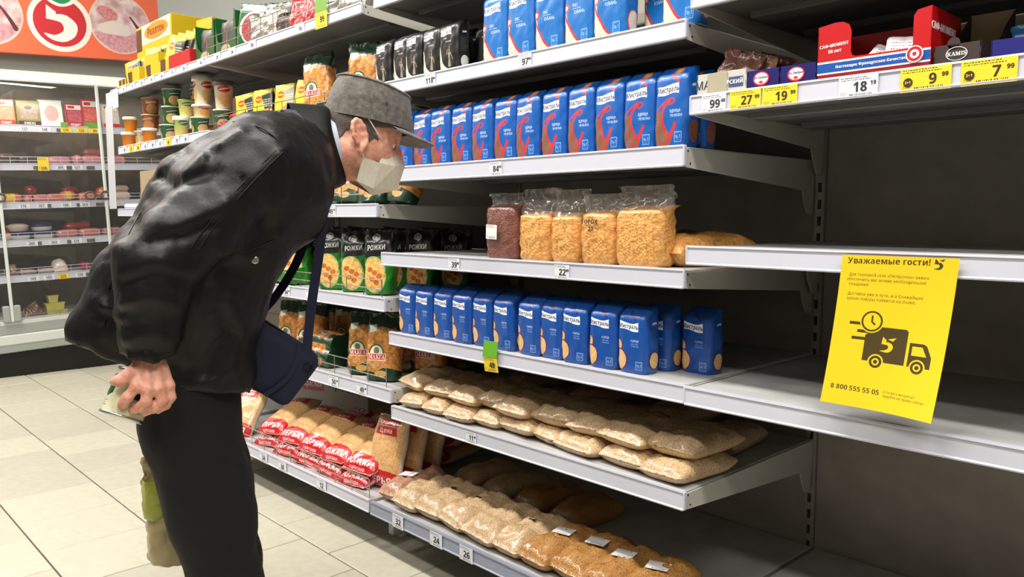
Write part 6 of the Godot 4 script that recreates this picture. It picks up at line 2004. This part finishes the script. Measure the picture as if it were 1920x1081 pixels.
	var seams := [[[-0.028, 1.354], [-0.106, 1.278], [-0.147, 1.206], [-0.186, 1.128], [-0.210, 1.051], [-0.223, 0.974]], [[0.043, 1.402], [0.089, 1.395], [0.128, 1.371], [0.160, 1.323], [0.167, 1.265]], [[0.144, 1.340], [0.075, 1.269], [0.007, 1.189], [-0.038, 1.126]], [[0.129, 1.343], [0.061, 1.273], [-0.007, 1.192], [-0.052, 1.130]], [[0.005, 1.109], [0.037, 1.116], [0.076, 1.127], [0.122, 1.147]]]
	for q in seams:
		var t := MB.new()
		t.tube(soften(drape.call(q, 0.0006), 4), 0.0017, 6)
		part("seam", t.done(), leather, jacket)
	var bp: Vector3 = drape.call([[0.079, 1.104]], 0.001)[0]
	part("button", lathe([[0.0, 0.0], [0.0085, 0.0], [0.009, 0.002], [0.0075, 0.0035], [0.003, 0.003], [0.0, 0.0028]], 16), solid(Color(0.72, 0.72, 0.70), 0.3, 1.0), jacket, bp, Vector3(PI / 2, 0, 0))
	# collar standing round the neck
	var col := MB.new()
	var cx := Vector3(0.972, 0.17, 0.0).normalized()
	var cu := Vector3(0.16, -0.985, 0.0).normalized()
	var cz := Vector3(0, 0, 1)
	col.smooth(true)
	var crows := []
	for j in 7:
		var row := []
		var v := j / 6.0
		for i in 33:
			var a := TAU * i / 32.0
			var r := lerpf(0.120, 0.100, v) + 0.003 * sin(a * 5.0)
			var wall := 0.0 if j < 6 else -0.004
			row.append(Vector3(0.196, 1.360, 0) + cx * (0.096 * v * (1.0 + 0.10 * sin(a * 2.0 + 1.0))) + (cu * cos(a) * 1.0 + cz * sin(a) * 0.90) * (r + wall))
		crows.append(row)
	var inner := []
	for row in [crows[6], crows[2]]:
		var w := []
		for p in row:
			var c: Vector3 = Vector3(0.196, 1.360, 0) + cx * (p - Vector3(0.196, 1.360, 0)).dot(cx)
			w.append(c + (p - c) * 0.93)
		inner.append(w)
	crows.append_array(inner)
	for j in crows.size() - 1:
		for i in 32:
			col.quad(crows[j][i], crows[j + 1][i], crows[j + 1][i + 1], crows[j][i + 1])
	part("collar", col.done(), leather, jacket)
	# pale shirt collar inside
	var sc := MB.new()
	sc.smooth(true)
	for j in 2:
		for i in 32:
			var q := []
			for e in [[j, i], [j + 1, i], [j + 1, i + 1], [j, i + 1]]:
				var a: float = TAU * e[1] / 32.0
				q.append(Vector3(0.270, 1.372, 0) + cx * (0.013 * e[0]) + (cu * cos(a) + cz * sin(a) * 0.9) * (0.088 - 0.004 * e[0]))
			sc.quad(q[0], q[1], q[2], q[3])
	part("shirt_collar", sc.done(), solid(Color(0.70, 0.74, 0.80), 0.8), man)
	# --- trousers
	var legs := Field.new()
	legs.k = 0.05
	legs.pair(Vector3(-0.075, 0.90, 0), Vector3(-0.078, 0.80, 0), 0.10, 0.105, 0.06, 0.075)
	for s in [1.0, -1.0]:
		var far := -0.020 if s > 0 else -0.018
		legs.chain([Vector3(-0.062, 0.84, 0.085 * s), Vector3(-0.050 + far, 0.70, 0.085 * s), Vector3(-0.018 + far, 0.55, 0.085 * s), Vector3(-0.006 + far, 0.46, 0.085 * s), Vector3(0.018 + far, 0.30, 0.085 * s), Vector3(0.050 + far, 0.09, 0.085 * s)], [0.108, 0.102, 0.094, 0.088, 0.078, 0.074])
	var trouser_d := func(p: Vector3) -> float:
		var d := maxf(legs.dist(p), 0.055 - p.y)
		return d + 0.005 * noise_a.get_noise_3d(p.x * 2.0 + 4.0, p.y * 1.3, p.z * 2.0) * (1.0 if p.y < 0.8 else 0.3)
	var tm := MB.new()
	nets(trouser_d, Vector3(-0.30, 0.03, -0.26), Vector3(0.17, 0.98, 0.26), 0.0125, tm)
	part("trousers", tm.done(), tri_mat(noise_tex(0.05, [[0.0, Color(0.018, 0.018, 0.019)], [1.0, Color(0.03, 0.03, 0.032)]]), 6.0, 0.9), man)
	# shoes
	for s in [1.0, -1.0]:
		var sf := Field.new()
		sf.k = 0.03
		sf.zs = 0.85
		var x0 := 0.05 if s > 0 else 0.062
		sf.chain([Vector3(x0 - 0.05, 0.045, 0.085 * s), Vector3(x0 + 0.06, 0.046, 0.088 * s), Vector3(x0 + 0.16, 0.036, 0.095 * s)], [0.042, 0.043, 0.034])
		sf.bone(Vector3(x0, 0.06, 0.085 * s), Vector3(x0 - 0.005, 0.10, 0.085 * s), 0.046, 0.05)
		var sm := MB.new()
		nets(func(p: Vector3): return maxf(sf.dist(p), 0.004 - p.y), Vector3(x0 - 0.12, -0.01, 0.085 * s - 0.08), Vector3(x0 + 0.22, 0.17, 0.085 * s + 0.08), 0.008, sm)
		part("shoe", sm.done(), solid(Color(0.03, 0.028, 0.026), 0.4), man)
	build_man_body(man, noise_b)
	build_man_headwear(man)
	build_man_carried(root)

func build_man_body(man: Node3D, nz: FastNoiseLite):
	var m := MB.new()
	# body under the clothes
	var core := Field.new()
	core.k = 0.06
	core.pair(Vector3(0.215, 1.345, 0), Vector3(0.03, 1.21, 0), 0.06, 0.11, 0.03, 0.06)
	core.pair(Vector3(0.03, 1.21, 0), Vector3(-0.10, 0.92, 0), 0.11, 0.10, 0.06, 0.07)
	for s in [1.0, -1.0]:
		core.chain([Vector3(-0.07, 0.86, 0.085 * s), Vector3(-0.012, 0.50, 0.085 * s), Vector3(0.05, 0.08, 0.085 * s)], [0.08, 0.06, 0.045])
		core.bone(Vector3(0.05, 0.05, 0.085 * s), Vector3(0.16, 0.035, 0.09 * s), 0.03, 0.022)
		core.bone(Vector3(0.12, 1.31, 0.03 * s), Vector3(0.145, 1.31, 0.17 * s), 0.06, 0.055)
	core.chain([Vector3(0.11, 1.31, 0.17), Vector3(-0.1221, 1.0936, 0.272), Vector3(-0.1431, 0.9354, 0.252)], [0.052, 0.042, 0.028])
	core.chain([Vector3(0.145, 1.31, -0.17), Vector3(0.03, 1.03, -0.26), Vector3(-0.075, 0.80, -0.25)], [0.052, 0.042, 0.028])
	nets(func(p): return core.dist(p), Vector3(-0.24, 0.0, -0.34), Vector3(0.30, 1.46, 0.34), 0.02, m)
	# head and neck, facing +x and looking down
	var head := Field.new()
	head.k = 0.022
	head.zs = 1.10
	head.chain([Vector3(0.372, 1.430, 0), Vector3(0.403, 1.430, 0)], [0.085, 0.082])
	head.bone(Vector3(0.395, 1.385, 0), Vector3(0.408, 1.325, 0), 0.066, 0.050)
	head.bone(Vector3(0.408, 1.325, 0), Vector3(0.412, 1.297, 0), 0.050, 0.030)
	for s in [-1.0, 1.0]:
		head.bone(Vector3(0.352, 1.350, 0.050 * s), Vector3(0.404, 1.297, 0.016 * s), 0.026, 0.026)
		head.bone(Vector3(0.412, 1.362, 0.045 * s), Vector3(0.425, 1.350, 0.030 * s), 0.024, 0.022)
		head.bone(Vector3(0.440, 1.395, 0.035 * s), Vector3(0.456, 1.394, 0.010 * s), 0.012, 0.013)
		head.bone(Vector3(0.459, 1.335, 0.009 * s), Vector3(0.455, 1.334, 0.012 * s), 0.008, 0.007)
		head.bone(Vector3(0.300, 1.330, 0.030 * s), Vector3(0.350, 1.365, 0.056 * s), 0.022, 0.020)
	head.chain([Vector3(0.452, 1.378, 0), Vector3(0.464, 1.352, 0), Vector3(0.470, 1.338, 0)], [0.009, 0.010, 0.011])
	head.bone(Vector3(0.444, 1.317, -0.012), Vector3(0.444, 1.317, 0.012), 0.007, 0.007)
	head.bone(Vector3(0.440, 1.308, -0.010), Vector3(0.440, 1.308, 0.010), 0.007, 0.007)
	head.chain([Vector3(0.215, 1.345, 0), Vector3(0.290, 1.345, 0), Vector3(0.345, 1.372, 0)], [0.070, 0.062, 0.062])
	head.bone(Vector3(0.290, 1.315, 0), Vector3(0.385, 1.318, 0), 0.032, 0.026)
	var ears := Field.new()
	ears.k = 0.006
	for s in [-1.0, 1.0]:
		var c := Vector3(0.360, 1.389, 0.084 * s)
		var ring := []
		for i in 10:
			var a := deg_to_rad(-70.0 + 300.0 * i / 9.0)
			var out := 0.008 * (0.4 - 0.6 * cos(a))
			ring.append(c + Vector3(cos(a) * 0.0165 - sin(a) * 0.006, sin(a) * 0.030 + (0.004 if a > 0 else 0.0), (out - 0.002) * s))
		for i in 9:
			ears.bone(ring[i], ring[i + 1], 0.0048, 0.0048)
		ears.bone(c + Vector3(0.008, -0.026, -0.004 * s), c + Vector3(0.004, -0.036, -0.004 * s), 0.007, 0.0075)
		ears.bone(c + Vector3(-0.004, 0.018, -0.004 * s), c + Vector3(-0.004, -0.016, -0.006 * s), 0.0075, 0.007)
		ears.bone(c + Vector3(-0.008, 0.012, -0.002 * s), c + Vector3(0.004, 0.020, -0.003 * s), 0.003, 0.003)
		ears.bone(c + Vector3(0.012, -0.004, -0.006 * s), c + Vector3(0.012, -0.012, -0.006 * s), 0.005, 0.004)
		ears.bone(c + Vector3(0.006, 0.0, -0.016 * s), c + Vector3(0.006, -0.012, -0.016 * s), 0.014, 0.012)
	var head_d := func(p: Vector3) -> float:
		var d := head.dist(p)
		if absf(d) < 0.05:
			for s in [-1.0, 1.0]:
				d = maxf(d, 0.0135 - p.distance_to(Vector3(0.458, 1.373, 0.031 * s)))
			d += 0.0012 * nz.get_noise_3d(p.x * 2.0, p.y * 2.0, p.z * 2.0)
			var e := ears.dist(p)
			var q := 0.008 - absf(d - e)
			d = minf(d, e)
			if q > 0:
				d -= q * q / 0.032
		return d
	nets(head_d, Vector3(0.15, 1.255, -0.115), Vector3(0.50, 1.53, 0.115), 0.0036, m, HT)
	# hands
	for s in [1.0, -1.0]:
		var h := Field.new()
		h.k = 0.010
		var at := Transform3D.IDENTITY
		var P := func(x: float, y: float, d: float): return Vector3(x, y, d)
		h.bone(Vector3(-0.1431, 0.9452, 0.252), Vector3(-0.1411, 0.896, 0.262), 0.027, 0.027)
		for q in [[-0.1571, 0.8912, 0.262, -0.1665, 0.8486, 0.298, 0.019, 0.0130], [-0.1467, 0.8905, 0.268, -0.1434, 0.8409, 0.306, 0.020, 0.0135], [-0.1329, 0.8896, 0.264, -0.1208, 0.8392, 0.3, 0.020, 0.0130], [-0.1212, 0.8830, 0.256, -0.1018, 0.8418, 0.284, 0.018, 0.0125]]:
			h.bone(Vector3(q[0], q[1], q[2]), Vector3(q[3], q[4], q[5]), q[6], q[7])
		h.chain([Vector3(-0.1665, 0.8486, 0.298), Vector3(-0.1852, 0.8266, 0.304), Vector3(-0.1946, 0.8119, 0.298), Vector3(-0.1993, 0.8008, 0.286)], [0.0118, 0.0105, 0.0095, 0.0080])
		h.chain([Vector3(-0.1434, 0.8409, 0.306), Vector3(-0.1483, 0.8138, 0.31), Vector3(-0.162, 0.8013, 0.303), Vector3(-0.1766, 0.7929, 0.294)], [0.0122, 0.0108, 0.0098, 0.0080])
		h.chain([Vector3(-0.1208, 0.8392, 0.3), Vector3(-0.1151, 0.8111, 0.302), Vector3(-0.1307, 0.7966, 0.3), Vector3(-0.1523, 0.7849, 0.29)], [0.0118, 0.0105, 0.0095, 0.0078])
		h.chain([Vector3(-0.1018, 0.8418, 0.284), Vector3(-0.0981, 0.8158, 0.284), Vector3(-0.1095, 0.797, 0.28), Vector3(-0.1266, 0.7828, 0.272)], [0.0108, 0.0094, 0.0085, 0.0070])
		h.chain([Vector3(-0.1609, 0.8875, 0.268), Vector3(-0.1841, 0.8733, 0.29), Vector3(-0.2017, 0.8629, 0.296), Vector3(-0.2134, 0.86, 0.284)], [0.0165, 0.0130, 0.0115, 0.0090])
		var wrist := Vector3(-0.142, 0.915, 0.255)
		at = Transform3D(Basis.IDENTITY, wrist + Vector3(0.002, -0.003, 0)) * Transform3D(Basis.from_scale(Vector3.ONE * 0.93), -wrist * 0.93)
		if s > 0:
			nets(func(p): return h.dist(p) + 0.0009 * nz.get_noise_3d(p.x * 5.0, p.y * 5.0, p.z * 5.0), Vector3(-0.239, 0.755, 0.205), Vector3(-0.049, 0.965, 0.340), 0.0027, m, at)
		else:
			# the far hand hangs closed round the carrier bag's handle
			var g := Field.new()
			g.k = 0.010
			g.bone(Vector3(-0.07, 0.815, -0.25), Vector3(-0.088, 0.775, -0.25), 0.026, 0.024)
			for i in 4:
				var xo := -0.122 + i * 0.020
				g.bone(Vector3(-0.090 + (i - 1.5) * 0.008, 0.775, -0.252), Vector3(xo, 0.728, -0.262), 0.018, 0.0120)
				g.chain([Vector3(xo, 0.728, -0.262), Vector3(xo - 0.002, 0.706, -0.256), Vector3(xo, 0.700, -0.236), Vector3(xo + 0.002, 0.712, -0.222)], [0.0112, 0.0102, 0.0094, 0.0080])
			g.chain([Vector3(-0.11, 0.765, -0.24), Vector3(-0.124, 0.738, -0.225), Vector3(-0.11, 0.716, -0.214)], [0.0150, 0.0115, 0.0090])
			nets(func(p): return g.dist(p), Vector3(-0.16, 0.68, -0.3), Vector3(-0.02, 0.85, -0.19), 0.0036, m)
	var skin := tri_mat(noise_tex(0.02, [[0.0, Color(0.74, 0.45, 0.38)], [0.45, Color(0.84, 0.59, 0.50)], [0.8, Color(0.88, 0.67, 0.58)], [1.0, Color(0.80, 0.53, 0.46)]], FastNoiseLite.TYPE_SIMPLEX_SMOOTH, 256, 8), 9.0, 0.5, noise_tex(0.06, [], FastNoiseLite.TYPE_SIMPLEX_SMOOTH, 256, 3, true, 4.0), 0.35)
	skin.subsurf_scatter_enabled = true
	skin.subsurf_scatter_strength = 0.08
	part("body", m.done(), skin, man)
	for s in [-1.0, 1.0]:
		var sp := SphereMesh.new()
		sp.radius = 0.0115
		sp.height = 0.023
		sp.radial_segments = 20
		sp.rings = 12
		var e := part("eye", sp, solid(Color(0.85, 0.82, 0.78), 0.2), man, HT * Vector3(0.4475, 1.373, 0.031 * s))
		var ir := SphereMesh.new()
		ir.radius = 0.0055
		ir.height = 0.011
		ir.radial_segments = 14
		ir.rings = 8
		part("iris", ir, solid(Color(0.10, 0.07, 0.05), 0.15), e, Vector3(0.0065, -0.003, 0))
		var lid := MB.new()
		lid.tube(soften([Vector3(0.447, 1.376, 0.044 * s), Vector3(0.459, 1.383, 0.034 * s), Vector3(0.459, 1.381, 0.020 * s)]), 0.0038, 6)
		part("eyelid", lid.done(), skin, man).transform = HT
		var brow := MB.new()
		brow.tube(soften([Vector3(0.436, 1.396, 0.052 * s), Vector3(0.455, 1.402, 0.036 * s), Vector3(0.466, 1.400, 0.016 * s)]), 0.0040, 6)
		part("eyebrow", brow.done(), solid(Color(0.33, 0.28, 0.25), 0.9), man).transform = HT
	# grey hair below the cap: nape, behind the ears and at the temples
	var hair_d := func(p: Vector3) -> float:
		var jag := 0.012 * nz.get_noise_3d(p.x * 3.0, p.y * 1.0, p.z * 3.0)
		var d: float = head.dist(p) - 0.0030 + 0.0030 * nz.get_noise_3d(p.x * 7.0, p.y * 1.6, p.z * 7.0)
		var nape := maxf(p.x - 0.340 + jag, 1.372 - p.y + (p.x - 0.30) * 0.75 + jag)
		var temple := maxf(maxf(absf(p.x - 0.392 + (p.y - 1.39) * 0.4) - 0.013 + jag * 0.5, 1.380 - p.y + jag), 0.04 - absf(p.z))
		var top := 1.408 - p.y
		return maxf(maxf(d, minf(minf(nape, temple), top)), 0.285 - p.x)
	var hm := MB.new()
	nets(hair_d, Vector3(0.255, 1.33, -0.10), Vector3(0.50, 1.46, 0.10), 0.0040, hm)
	var hair := part("hair", hm.done(), tri_mat(noise_tex(0.10, [[0.0, Color(0.20, 0.17, 0.16)], [0.6, Color(0.40, 0.36, 0.34)], [1.0, Color(0.56, 0.52, 0.50)]], FastNoiseLite.TYPE_SIMPLEX, 256, 6), 14.0, 0.8), man)
	hair.transform = HT

func build_man_headwear(man: Node3D):
	# cloth cap: rings from the head band to the crown, then a nearly flat top
	var wool := tri_mat(noise_tex(0.03, [[0.0, Color(0.27, 0.255, 0.235)], [0.5, Color(0.39, 0.375, 0.35)], [1.0, Color(0.50, 0.485, 0.455)]], FastNoiseLite.TYPE_SIMPLEX_SMOOTH, 256, 12), 7.0, 0.95, noise_tex(0.25, [], FastNoiseLite.TYPE_SIMPLEX, 256, 3, true, 6.0), 0.5)
	wool.rim_enabled = true
	wool.rim = 0.5
	wool.rim_tint = 0.6
	var m := MB.new()
	m.smooth(true)
	var lev := [[0.382, 1.4225, 0.103, 0.086, -11.0], [0.381, 1.4265, 0.106, 0.089, -11.0], [0.382, 1.447, 0.1065, 0.092, -12.0], [0.386, 1.472, 0.1045, 0.093, -14.0], [0.391, 1.495, 0.0985, 0.091, -16.0], [0.394, 1.507, 0.0930, 0.087, -16.5], [0.3945, 1.510, 0.0935, 0.0875, -16.5], [0.395, 1.5135, 0.0905, 0.085, -16.5], [0.396, 1.519, 0.066, 0.064, -16.5], [0.397, 1.521, 0.03, 0.03, -16.5]]
	var rings := []
	noise.seed = 44
	for l in lev:
		var ring := []
		var ca := cos(deg_to_rad(l[4]))
		var sa := sin(deg_to_rad(l[4]))
		for i in 49:
			var a := TAU * (i % 48) / 48.0
			var x: float = cos(a) * l[2]
			var z: float = sin(a) * l[3]
			var p := Vector3(l[0] + x * ca, l[1] + x * sa, z)
			var n := noise.get_noise_3d(p.x * 22, p.y * 22, p.z * 22) * 0.0035
			ring.append(p + Vector3(cos(a), 0.2, sin(a)) * n)
		ring[48] = ring[0]
		rings.append(ring)
	for j in rings.size() - 1:
		for i in 48:
			m.quad(rings[j][i + 1], rings[j][i], rings[j + 1][i], rings[j + 1][i + 1])
	var topc := Vector3(0.397, 1.5215, 0)
	for i in 48:
		m.tri(rings[-1][i + 1], rings[-1][i], topc)
	var cap := part("cap", m.done(), wool, man)
	cap.transform = CAPT
	var pipe := MB.new()
	pipe.tube(rings[6], 0.0022, 6, true)
	part("crown_piping", pipe.done(), wool, cap)
	# folded band across the front
	var band := []
	var across := []
	for i in 25:
		var a := deg_to_rad(-78.0 + 156.0 * i / 24.0)
		var t := deg_to_rad(-11.5)
		band.append(Vector3(0.382 + cos(a) * 0.109 * cos(t), 1.436 + cos(a) * 0.109 * sin(t), sin(a) * 0.093))
		across.append(Vector3(0.15, 1, 0))
	part("front_band", ribbon(band, across, 0.026, 0.006), wool, cap)
	# ear flap folded up along the side
	for s in [-1.0, 1.0]:
		var fl := []
		var fa := []
		for i in 13:
			var a: float = deg_to_rad(78.0 + 98.0 * i / 12.0) * s
			var t := deg_to_rad(-11.5)
			fl.append(Vector3(0.3815 + cos(a) * 0.109 * cos(t), 1.4405 + cos(a) * 0.109 * sin(t), sin(a) * 0.0935))
			fa.append(Vector3(0.2, 1, 0))
		part("folded_flap", ribbon(fl, fa, 0.036, 0.004), wool, cap)
	part("eyelet", ring_plate(0.0035, 0.0018), paint("black_plastic"), cap, Vector3(0.405, 1.462, 0.094))
	# peak
	var b := MB.new()
	b.smooth(true)
	var pr := []
	for j in 9:
		var v := j / 8.0
		var row := []
		for i in 25:
			var a := deg_to_rad(-72.0 + 144.0 * i / 24.0)
			var reach := 0.064 * v * pow(cos(a * 1.1), 0.6)
			var t := deg_to_rad(-11.5)
			var p := Vector3(0.380 + cos(a) * 0.102 * cos(t), 1.4245 + cos(a) * 0.102 * sin(t), sin(a) * 0.085)
			p += Vector3(cos(a * 0.55), 0, sin(a * 0.55)) * reach
			p.y -= reach * 0.30 + 0.25 * reach * absf(sin(a)) + 1.4 * reach * reach
			row.append(p)
		pr.append(row)
	for j in 8:
		for i in 24:
			b.quad(pr[j][i], pr[j][i + 1], pr[j + 1][i + 1], pr[j + 1][i])
			var k := Vector3(-0.001, -0.005, 0)
			b.quad(pr[j + 1][i] + k, pr[j + 1][i + 1] + k, pr[j][i + 1] + k, pr[j][i] + k)
	for i in 24:
		var k := Vector3(-0.001, -0.005, 0)
		b.quad(pr[8][i], pr[8][i + 1], pr[8][i + 1] + k, pr[8][i] + k)
	part("peak", b.done(), wool, cap)
	# face mask: folded white cloth over nose and chin
	var white := tri_mat(noise_tex(0.03, [[0.0, Color(0.80, 0.77, 0.70)], [1.0, Color(0.88, 0.86, 0.80)]]), 9.0, 0.85, noise_tex(0.2, [], FastNoiseLite.TYPE_SIMPLEX, 256, 3, true, 3.0), 0.3)
	var mk := MB.new()
	mk.smooth(false)
	for s in [-1.0, 1.0]:
		var P := [Vector3(0.371, 1.331, 0.066 * s), Vector3(0.357, 1.275, 0.058 * s), Vector3(0.398, 1.258, 0.047 * s), Vector3(0.412, 1.318, 0.064 * s), Vector3(0.433, 1.363, 0.040 * s), Vector3(0.479, 1.354, 0.0), Vector3(0.489, 1.316, 0.0), Vector3(0.468, 1.256, 0.0), Vector3(0.405, 1.243, 0.0), Vector3(0.455, 1.312, 0.046 * s)]
		for f in [[0, 1, 2], [0, 2, 3], [3, 2, 9], [3, 9, 4], [4, 9, 5], [9, 6, 5], [9, 7, 6], [9, 2, 7], [2, 8, 7], [1, 8, 2]]:
			var o := Vector3(-0.0016, 0.0004, -0.0016 * s)
			if s > 0:
				mk.tri(P[f[0]], P[f[1]], P[f[2]])
				mk.tri(P[f[0]] + o, P[f[2]] + o, P[f[1]] + o)
			else:
				mk.tri(P[f[0]], P[f[2]], P[f[1]])
				mk.tri(P[f[0]] + o, P[f[1]] + o, P[f[2]] + o)
	var mask := part("face_mask", mk.done(), white, man)
	mask.transform = HT.translated_local(Vector3(0, 0.008, 0))
	for s in [-1.0, 1.0]:
		for q in [[Vector3(0.382, 1.418, 0.088 * s), Vector3(0.404, 1.386, 0.083 * s), Vector3(0.432, 1.362, 0.042 * s)], [Vector3(0.362, 1.358, 0.083 * s), Vector3(0.366, 1.345, 0.077 * s), Vector3(0.372, 1.330, 0.066 * s)]]:
			var t := MB.new()
			t.tube(soften(q), 0.0014, 6)
			part("ear_loop", t.done(), paint("paper_white"), mask)

func build_man_carried(root: Vector3):
	var turn := deg_to_rad(66.9)
	var tf := Transform3D(Basis(Vector3.UP, turn), root)
	# tin in the right hand
	var p := Print.new(self, 512, 160, Color(0.80, 0.79, 0.66))
	p.rect(0, 0, 512, 8, Color(0.7, 0.7, 0.68))
	for k in 3:
		var x := 60 + 170 * k
		p.poly(PackedVector2Array([Vector2(x - 50, 20), Vector2(x + 46, 16), Vector2(x + 40, 92), Vector2(x + 10, 108), Vector2(x - 6, 92), Vector2(x - 44, 96)]), Color(0.05, 0.27, 0.08))
		p.text("ГОРОШЕК", x - 2, 46, 15, Color(0.8, 0.85, 0.7), true, 0, 0, 0.8)
		p.scribble(x - 44, 120, 80, 3, 9, Color(0.42, 0.36, 0.26), k)
	var tin := thing("tin_can", "small tin with a pale and green label held in the right hand", "tin", tf * Vector3(-0.181, 0.820, 0.238), turn)
	var tilt := Basis(Vector3(0, 0, 1), deg_to_rad(-24.0)) * Basis(Vector3(1, 0, 0), deg_to_rad(-16.0))
	tin.transform.basis = Basis(Vector3.UP, turn) * tilt * Basis.from_scale(Vector3(1.08, 1.28, 1.08))
	part("label_sleeve", lathe([[0.0405, -0.034], [0.0405, 0.034]], 40), p.mat(0.35, 0.3), tin)
	var steel := solid(Color(0.75, 0.74, 0.70), 0.25, 1.0)
	part("tin_body", lathe([[0.0, -0.037], [0.036, -0.037], [0.038, -0.039], [0.0415, -0.039], [0.042, -0.037], [0.0415, -0.035], [0.0400, -0.034], [0.0400, 0.034], [0.0415, 0.035], [0.042, 0.037], [0.0415, 0.039], [0.038, 0.039], [0.036, 0.037], [0.0, 0.037]], 40), steel, tin)
	part("ring_pull", ring_plate(0.011, 0.007), steel, tin, Vector3(0, 0.039, 0.012), Vector3(-PI / 2, 0, 0))
	# navy shoulder bag and its strap round the neck
	var navy := tri_mat(noise_tex(0.3, [[0.0, Color(0.035, 0.05, 0.15)], [1.0, Color(0.06, 0.085, 0.22)]], FastNoiseLite.TYPE_SIMPLEX, 256, 4), 8.0, 0.8)
	var bag := thing("shoulder_bag", "navy blue shoulder bag hanging from the neck of the bending man", "bag", tf * Vector3(0.0914, 0.8547, 0.02), turn)
	bag.transform.basis = Basis(Vector3.UP, turn) * Basis(Vector3(0, 0, 1), deg_to_rad(-36.0)) * Basis.from_scale(Vector3.ONE * 1.1)
	var body := Field.new()
	body.k = 0.02
	for sx in [-1.0, 1.0]:
		for sy in [-1.0, 1.0]:
			body.bone(Vector3(sx * 0.095, sy * 0.045, -0.03), Vector3(sx * 0.095, sy * 0.045, 0.03), 0.022, 0.022)
	var bag_d := func(q: Vector3) -> float:
		var e := (q.abs() - Vector3(0.095, 0.046, 0.026)).max(Vector3.ZERO)
		return e.length() - 0.024 - 0.006 * sin(q.x * 22.0) * sin(q.y * 30.0) * 0.6
	var bm := MB.new()
	nets(bag_d, Vector3(-0.14, -0.09, -0.07), Vector3(0.14, 0.09, 0.07), 0.007, bm)
	part("pouch", bm.done(), navy, bag)
	var flap := []
	for i in 9:
		flap.append(Vector3(0.055 + 0.02 * sin(i * 0.4), 0.07 - 0.0165 * i, 0.0525))
	part("flap_edge", ribbon(flap, flap.map(func(_q): return Vector3(1, 0, 0)), 0.010, 0.004), navy, bag)
	part("strap_ring", ring_plate(0.011, 0.008, 1.0, 0.003), solid(Color(0.2, 0.2, 0.22), 0.4, 1.0), bag, Vector3(0.098, 0.040, 0.052))
	var zip := MB.new()
	zip.tube([Vector3(-0.09, 0.0715, 0.0), Vector3(0.0, 0.0725, 0.0), Vector3(0.09, 0.0715, 0.0)], 0.003, 6)
	part("zip", zip.done(), paint("black_plastic"), bag)
	var inv := bag.transform.affine_inverse() * tf
	var path := soften([Vector3(0.203, 0.832, 0.078), Vector3(0.206, 0.886, 0.068), Vector3(0.221, 0.995, 0.06), Vector3(0.239, 1.114, 0.075), Vector3(0.247, 1.225, 0.108), Vector3(0.236, 1.30, 0.135), Vector3(0.212, 1.385, 0.138), Vector3(0.186, 1.436, 0.108), Vector3(0.172, 1.462, 0.0), Vector3(0.186, 1.436, -0.108), Vector3(0.225, 1.350, -0.138), Vector3(0.247, 1.25, -0.118), Vector3(0.21, 1.10, -0.10), Vector3(0.13, 0.98, -0.05), Vector3(0.06, 0.930, -0.01)], 5)
	var lp := []
	var la := []
	for q in path:
		lp.append(inv * q)
		la.append(inv.basis * Vector3(0.9, 0.1, 0.25))
	part("strap", ribbon(lp, la, 0.021, 0.003), navy, bag)
	# carrier bag in the far hand
	var cb := thing("carrier_bag", "sagging khaki plastic carrier bag hanging behind the legs of the man", "bag", tf * Vector3(-0.095, 0.245, -0.255), turn)
	var plastic := film_coat(tri_mat(noise_tex(0.01, [[0.0, Color(0.52, 0.46, 0.28)], [0.55, Color(0.62, 0.56, 0.38)], [1.0, Color(0.68, 0.62, 0.44)]]), 3.0, 0.4), 0.5, 0.2)
	part("bag_body", packet(0.21, 0.30, 0.10, {"seed": 401, "top": "fin", "start": 0.5, "crumple": 0.010, "bulge": 0.14, "round": 0.5, "nu": 44, "nv": 24}), plastic, cb)
	var lime := packet(0.085, 0.11, 0.103, {"seed": 402, "top": "open", "start": 1.0, "crumple": 0.006, "bulge": 0.05, "round": 0.5, "nu": 40, "nv": 10})
	part("lime_print", lime, film_coat(solid(Color(0.55, 0.58, 0.04), 0.4), 0.5, 0.2), cb, Vector3(-0.072, 0.135, 0.004))
	for s in [-1.0, 1.0]:
		var hp := soften([Vector3(-0.055, 0.285, 0.0), Vector3(-0.02, 0.36, 0.008 * s), Vector3(0.01, 0.465, 0.006 * s), Vector3(0.045, 0.37, 0.008 * s), Vector3(0.075, 0.285, 0.0)], 5)
		part("handle", ribbon(hp, hp.map(func(_q): return Vector3(0, 0, 1)), 0.03, 0.0015), plastic, cb)
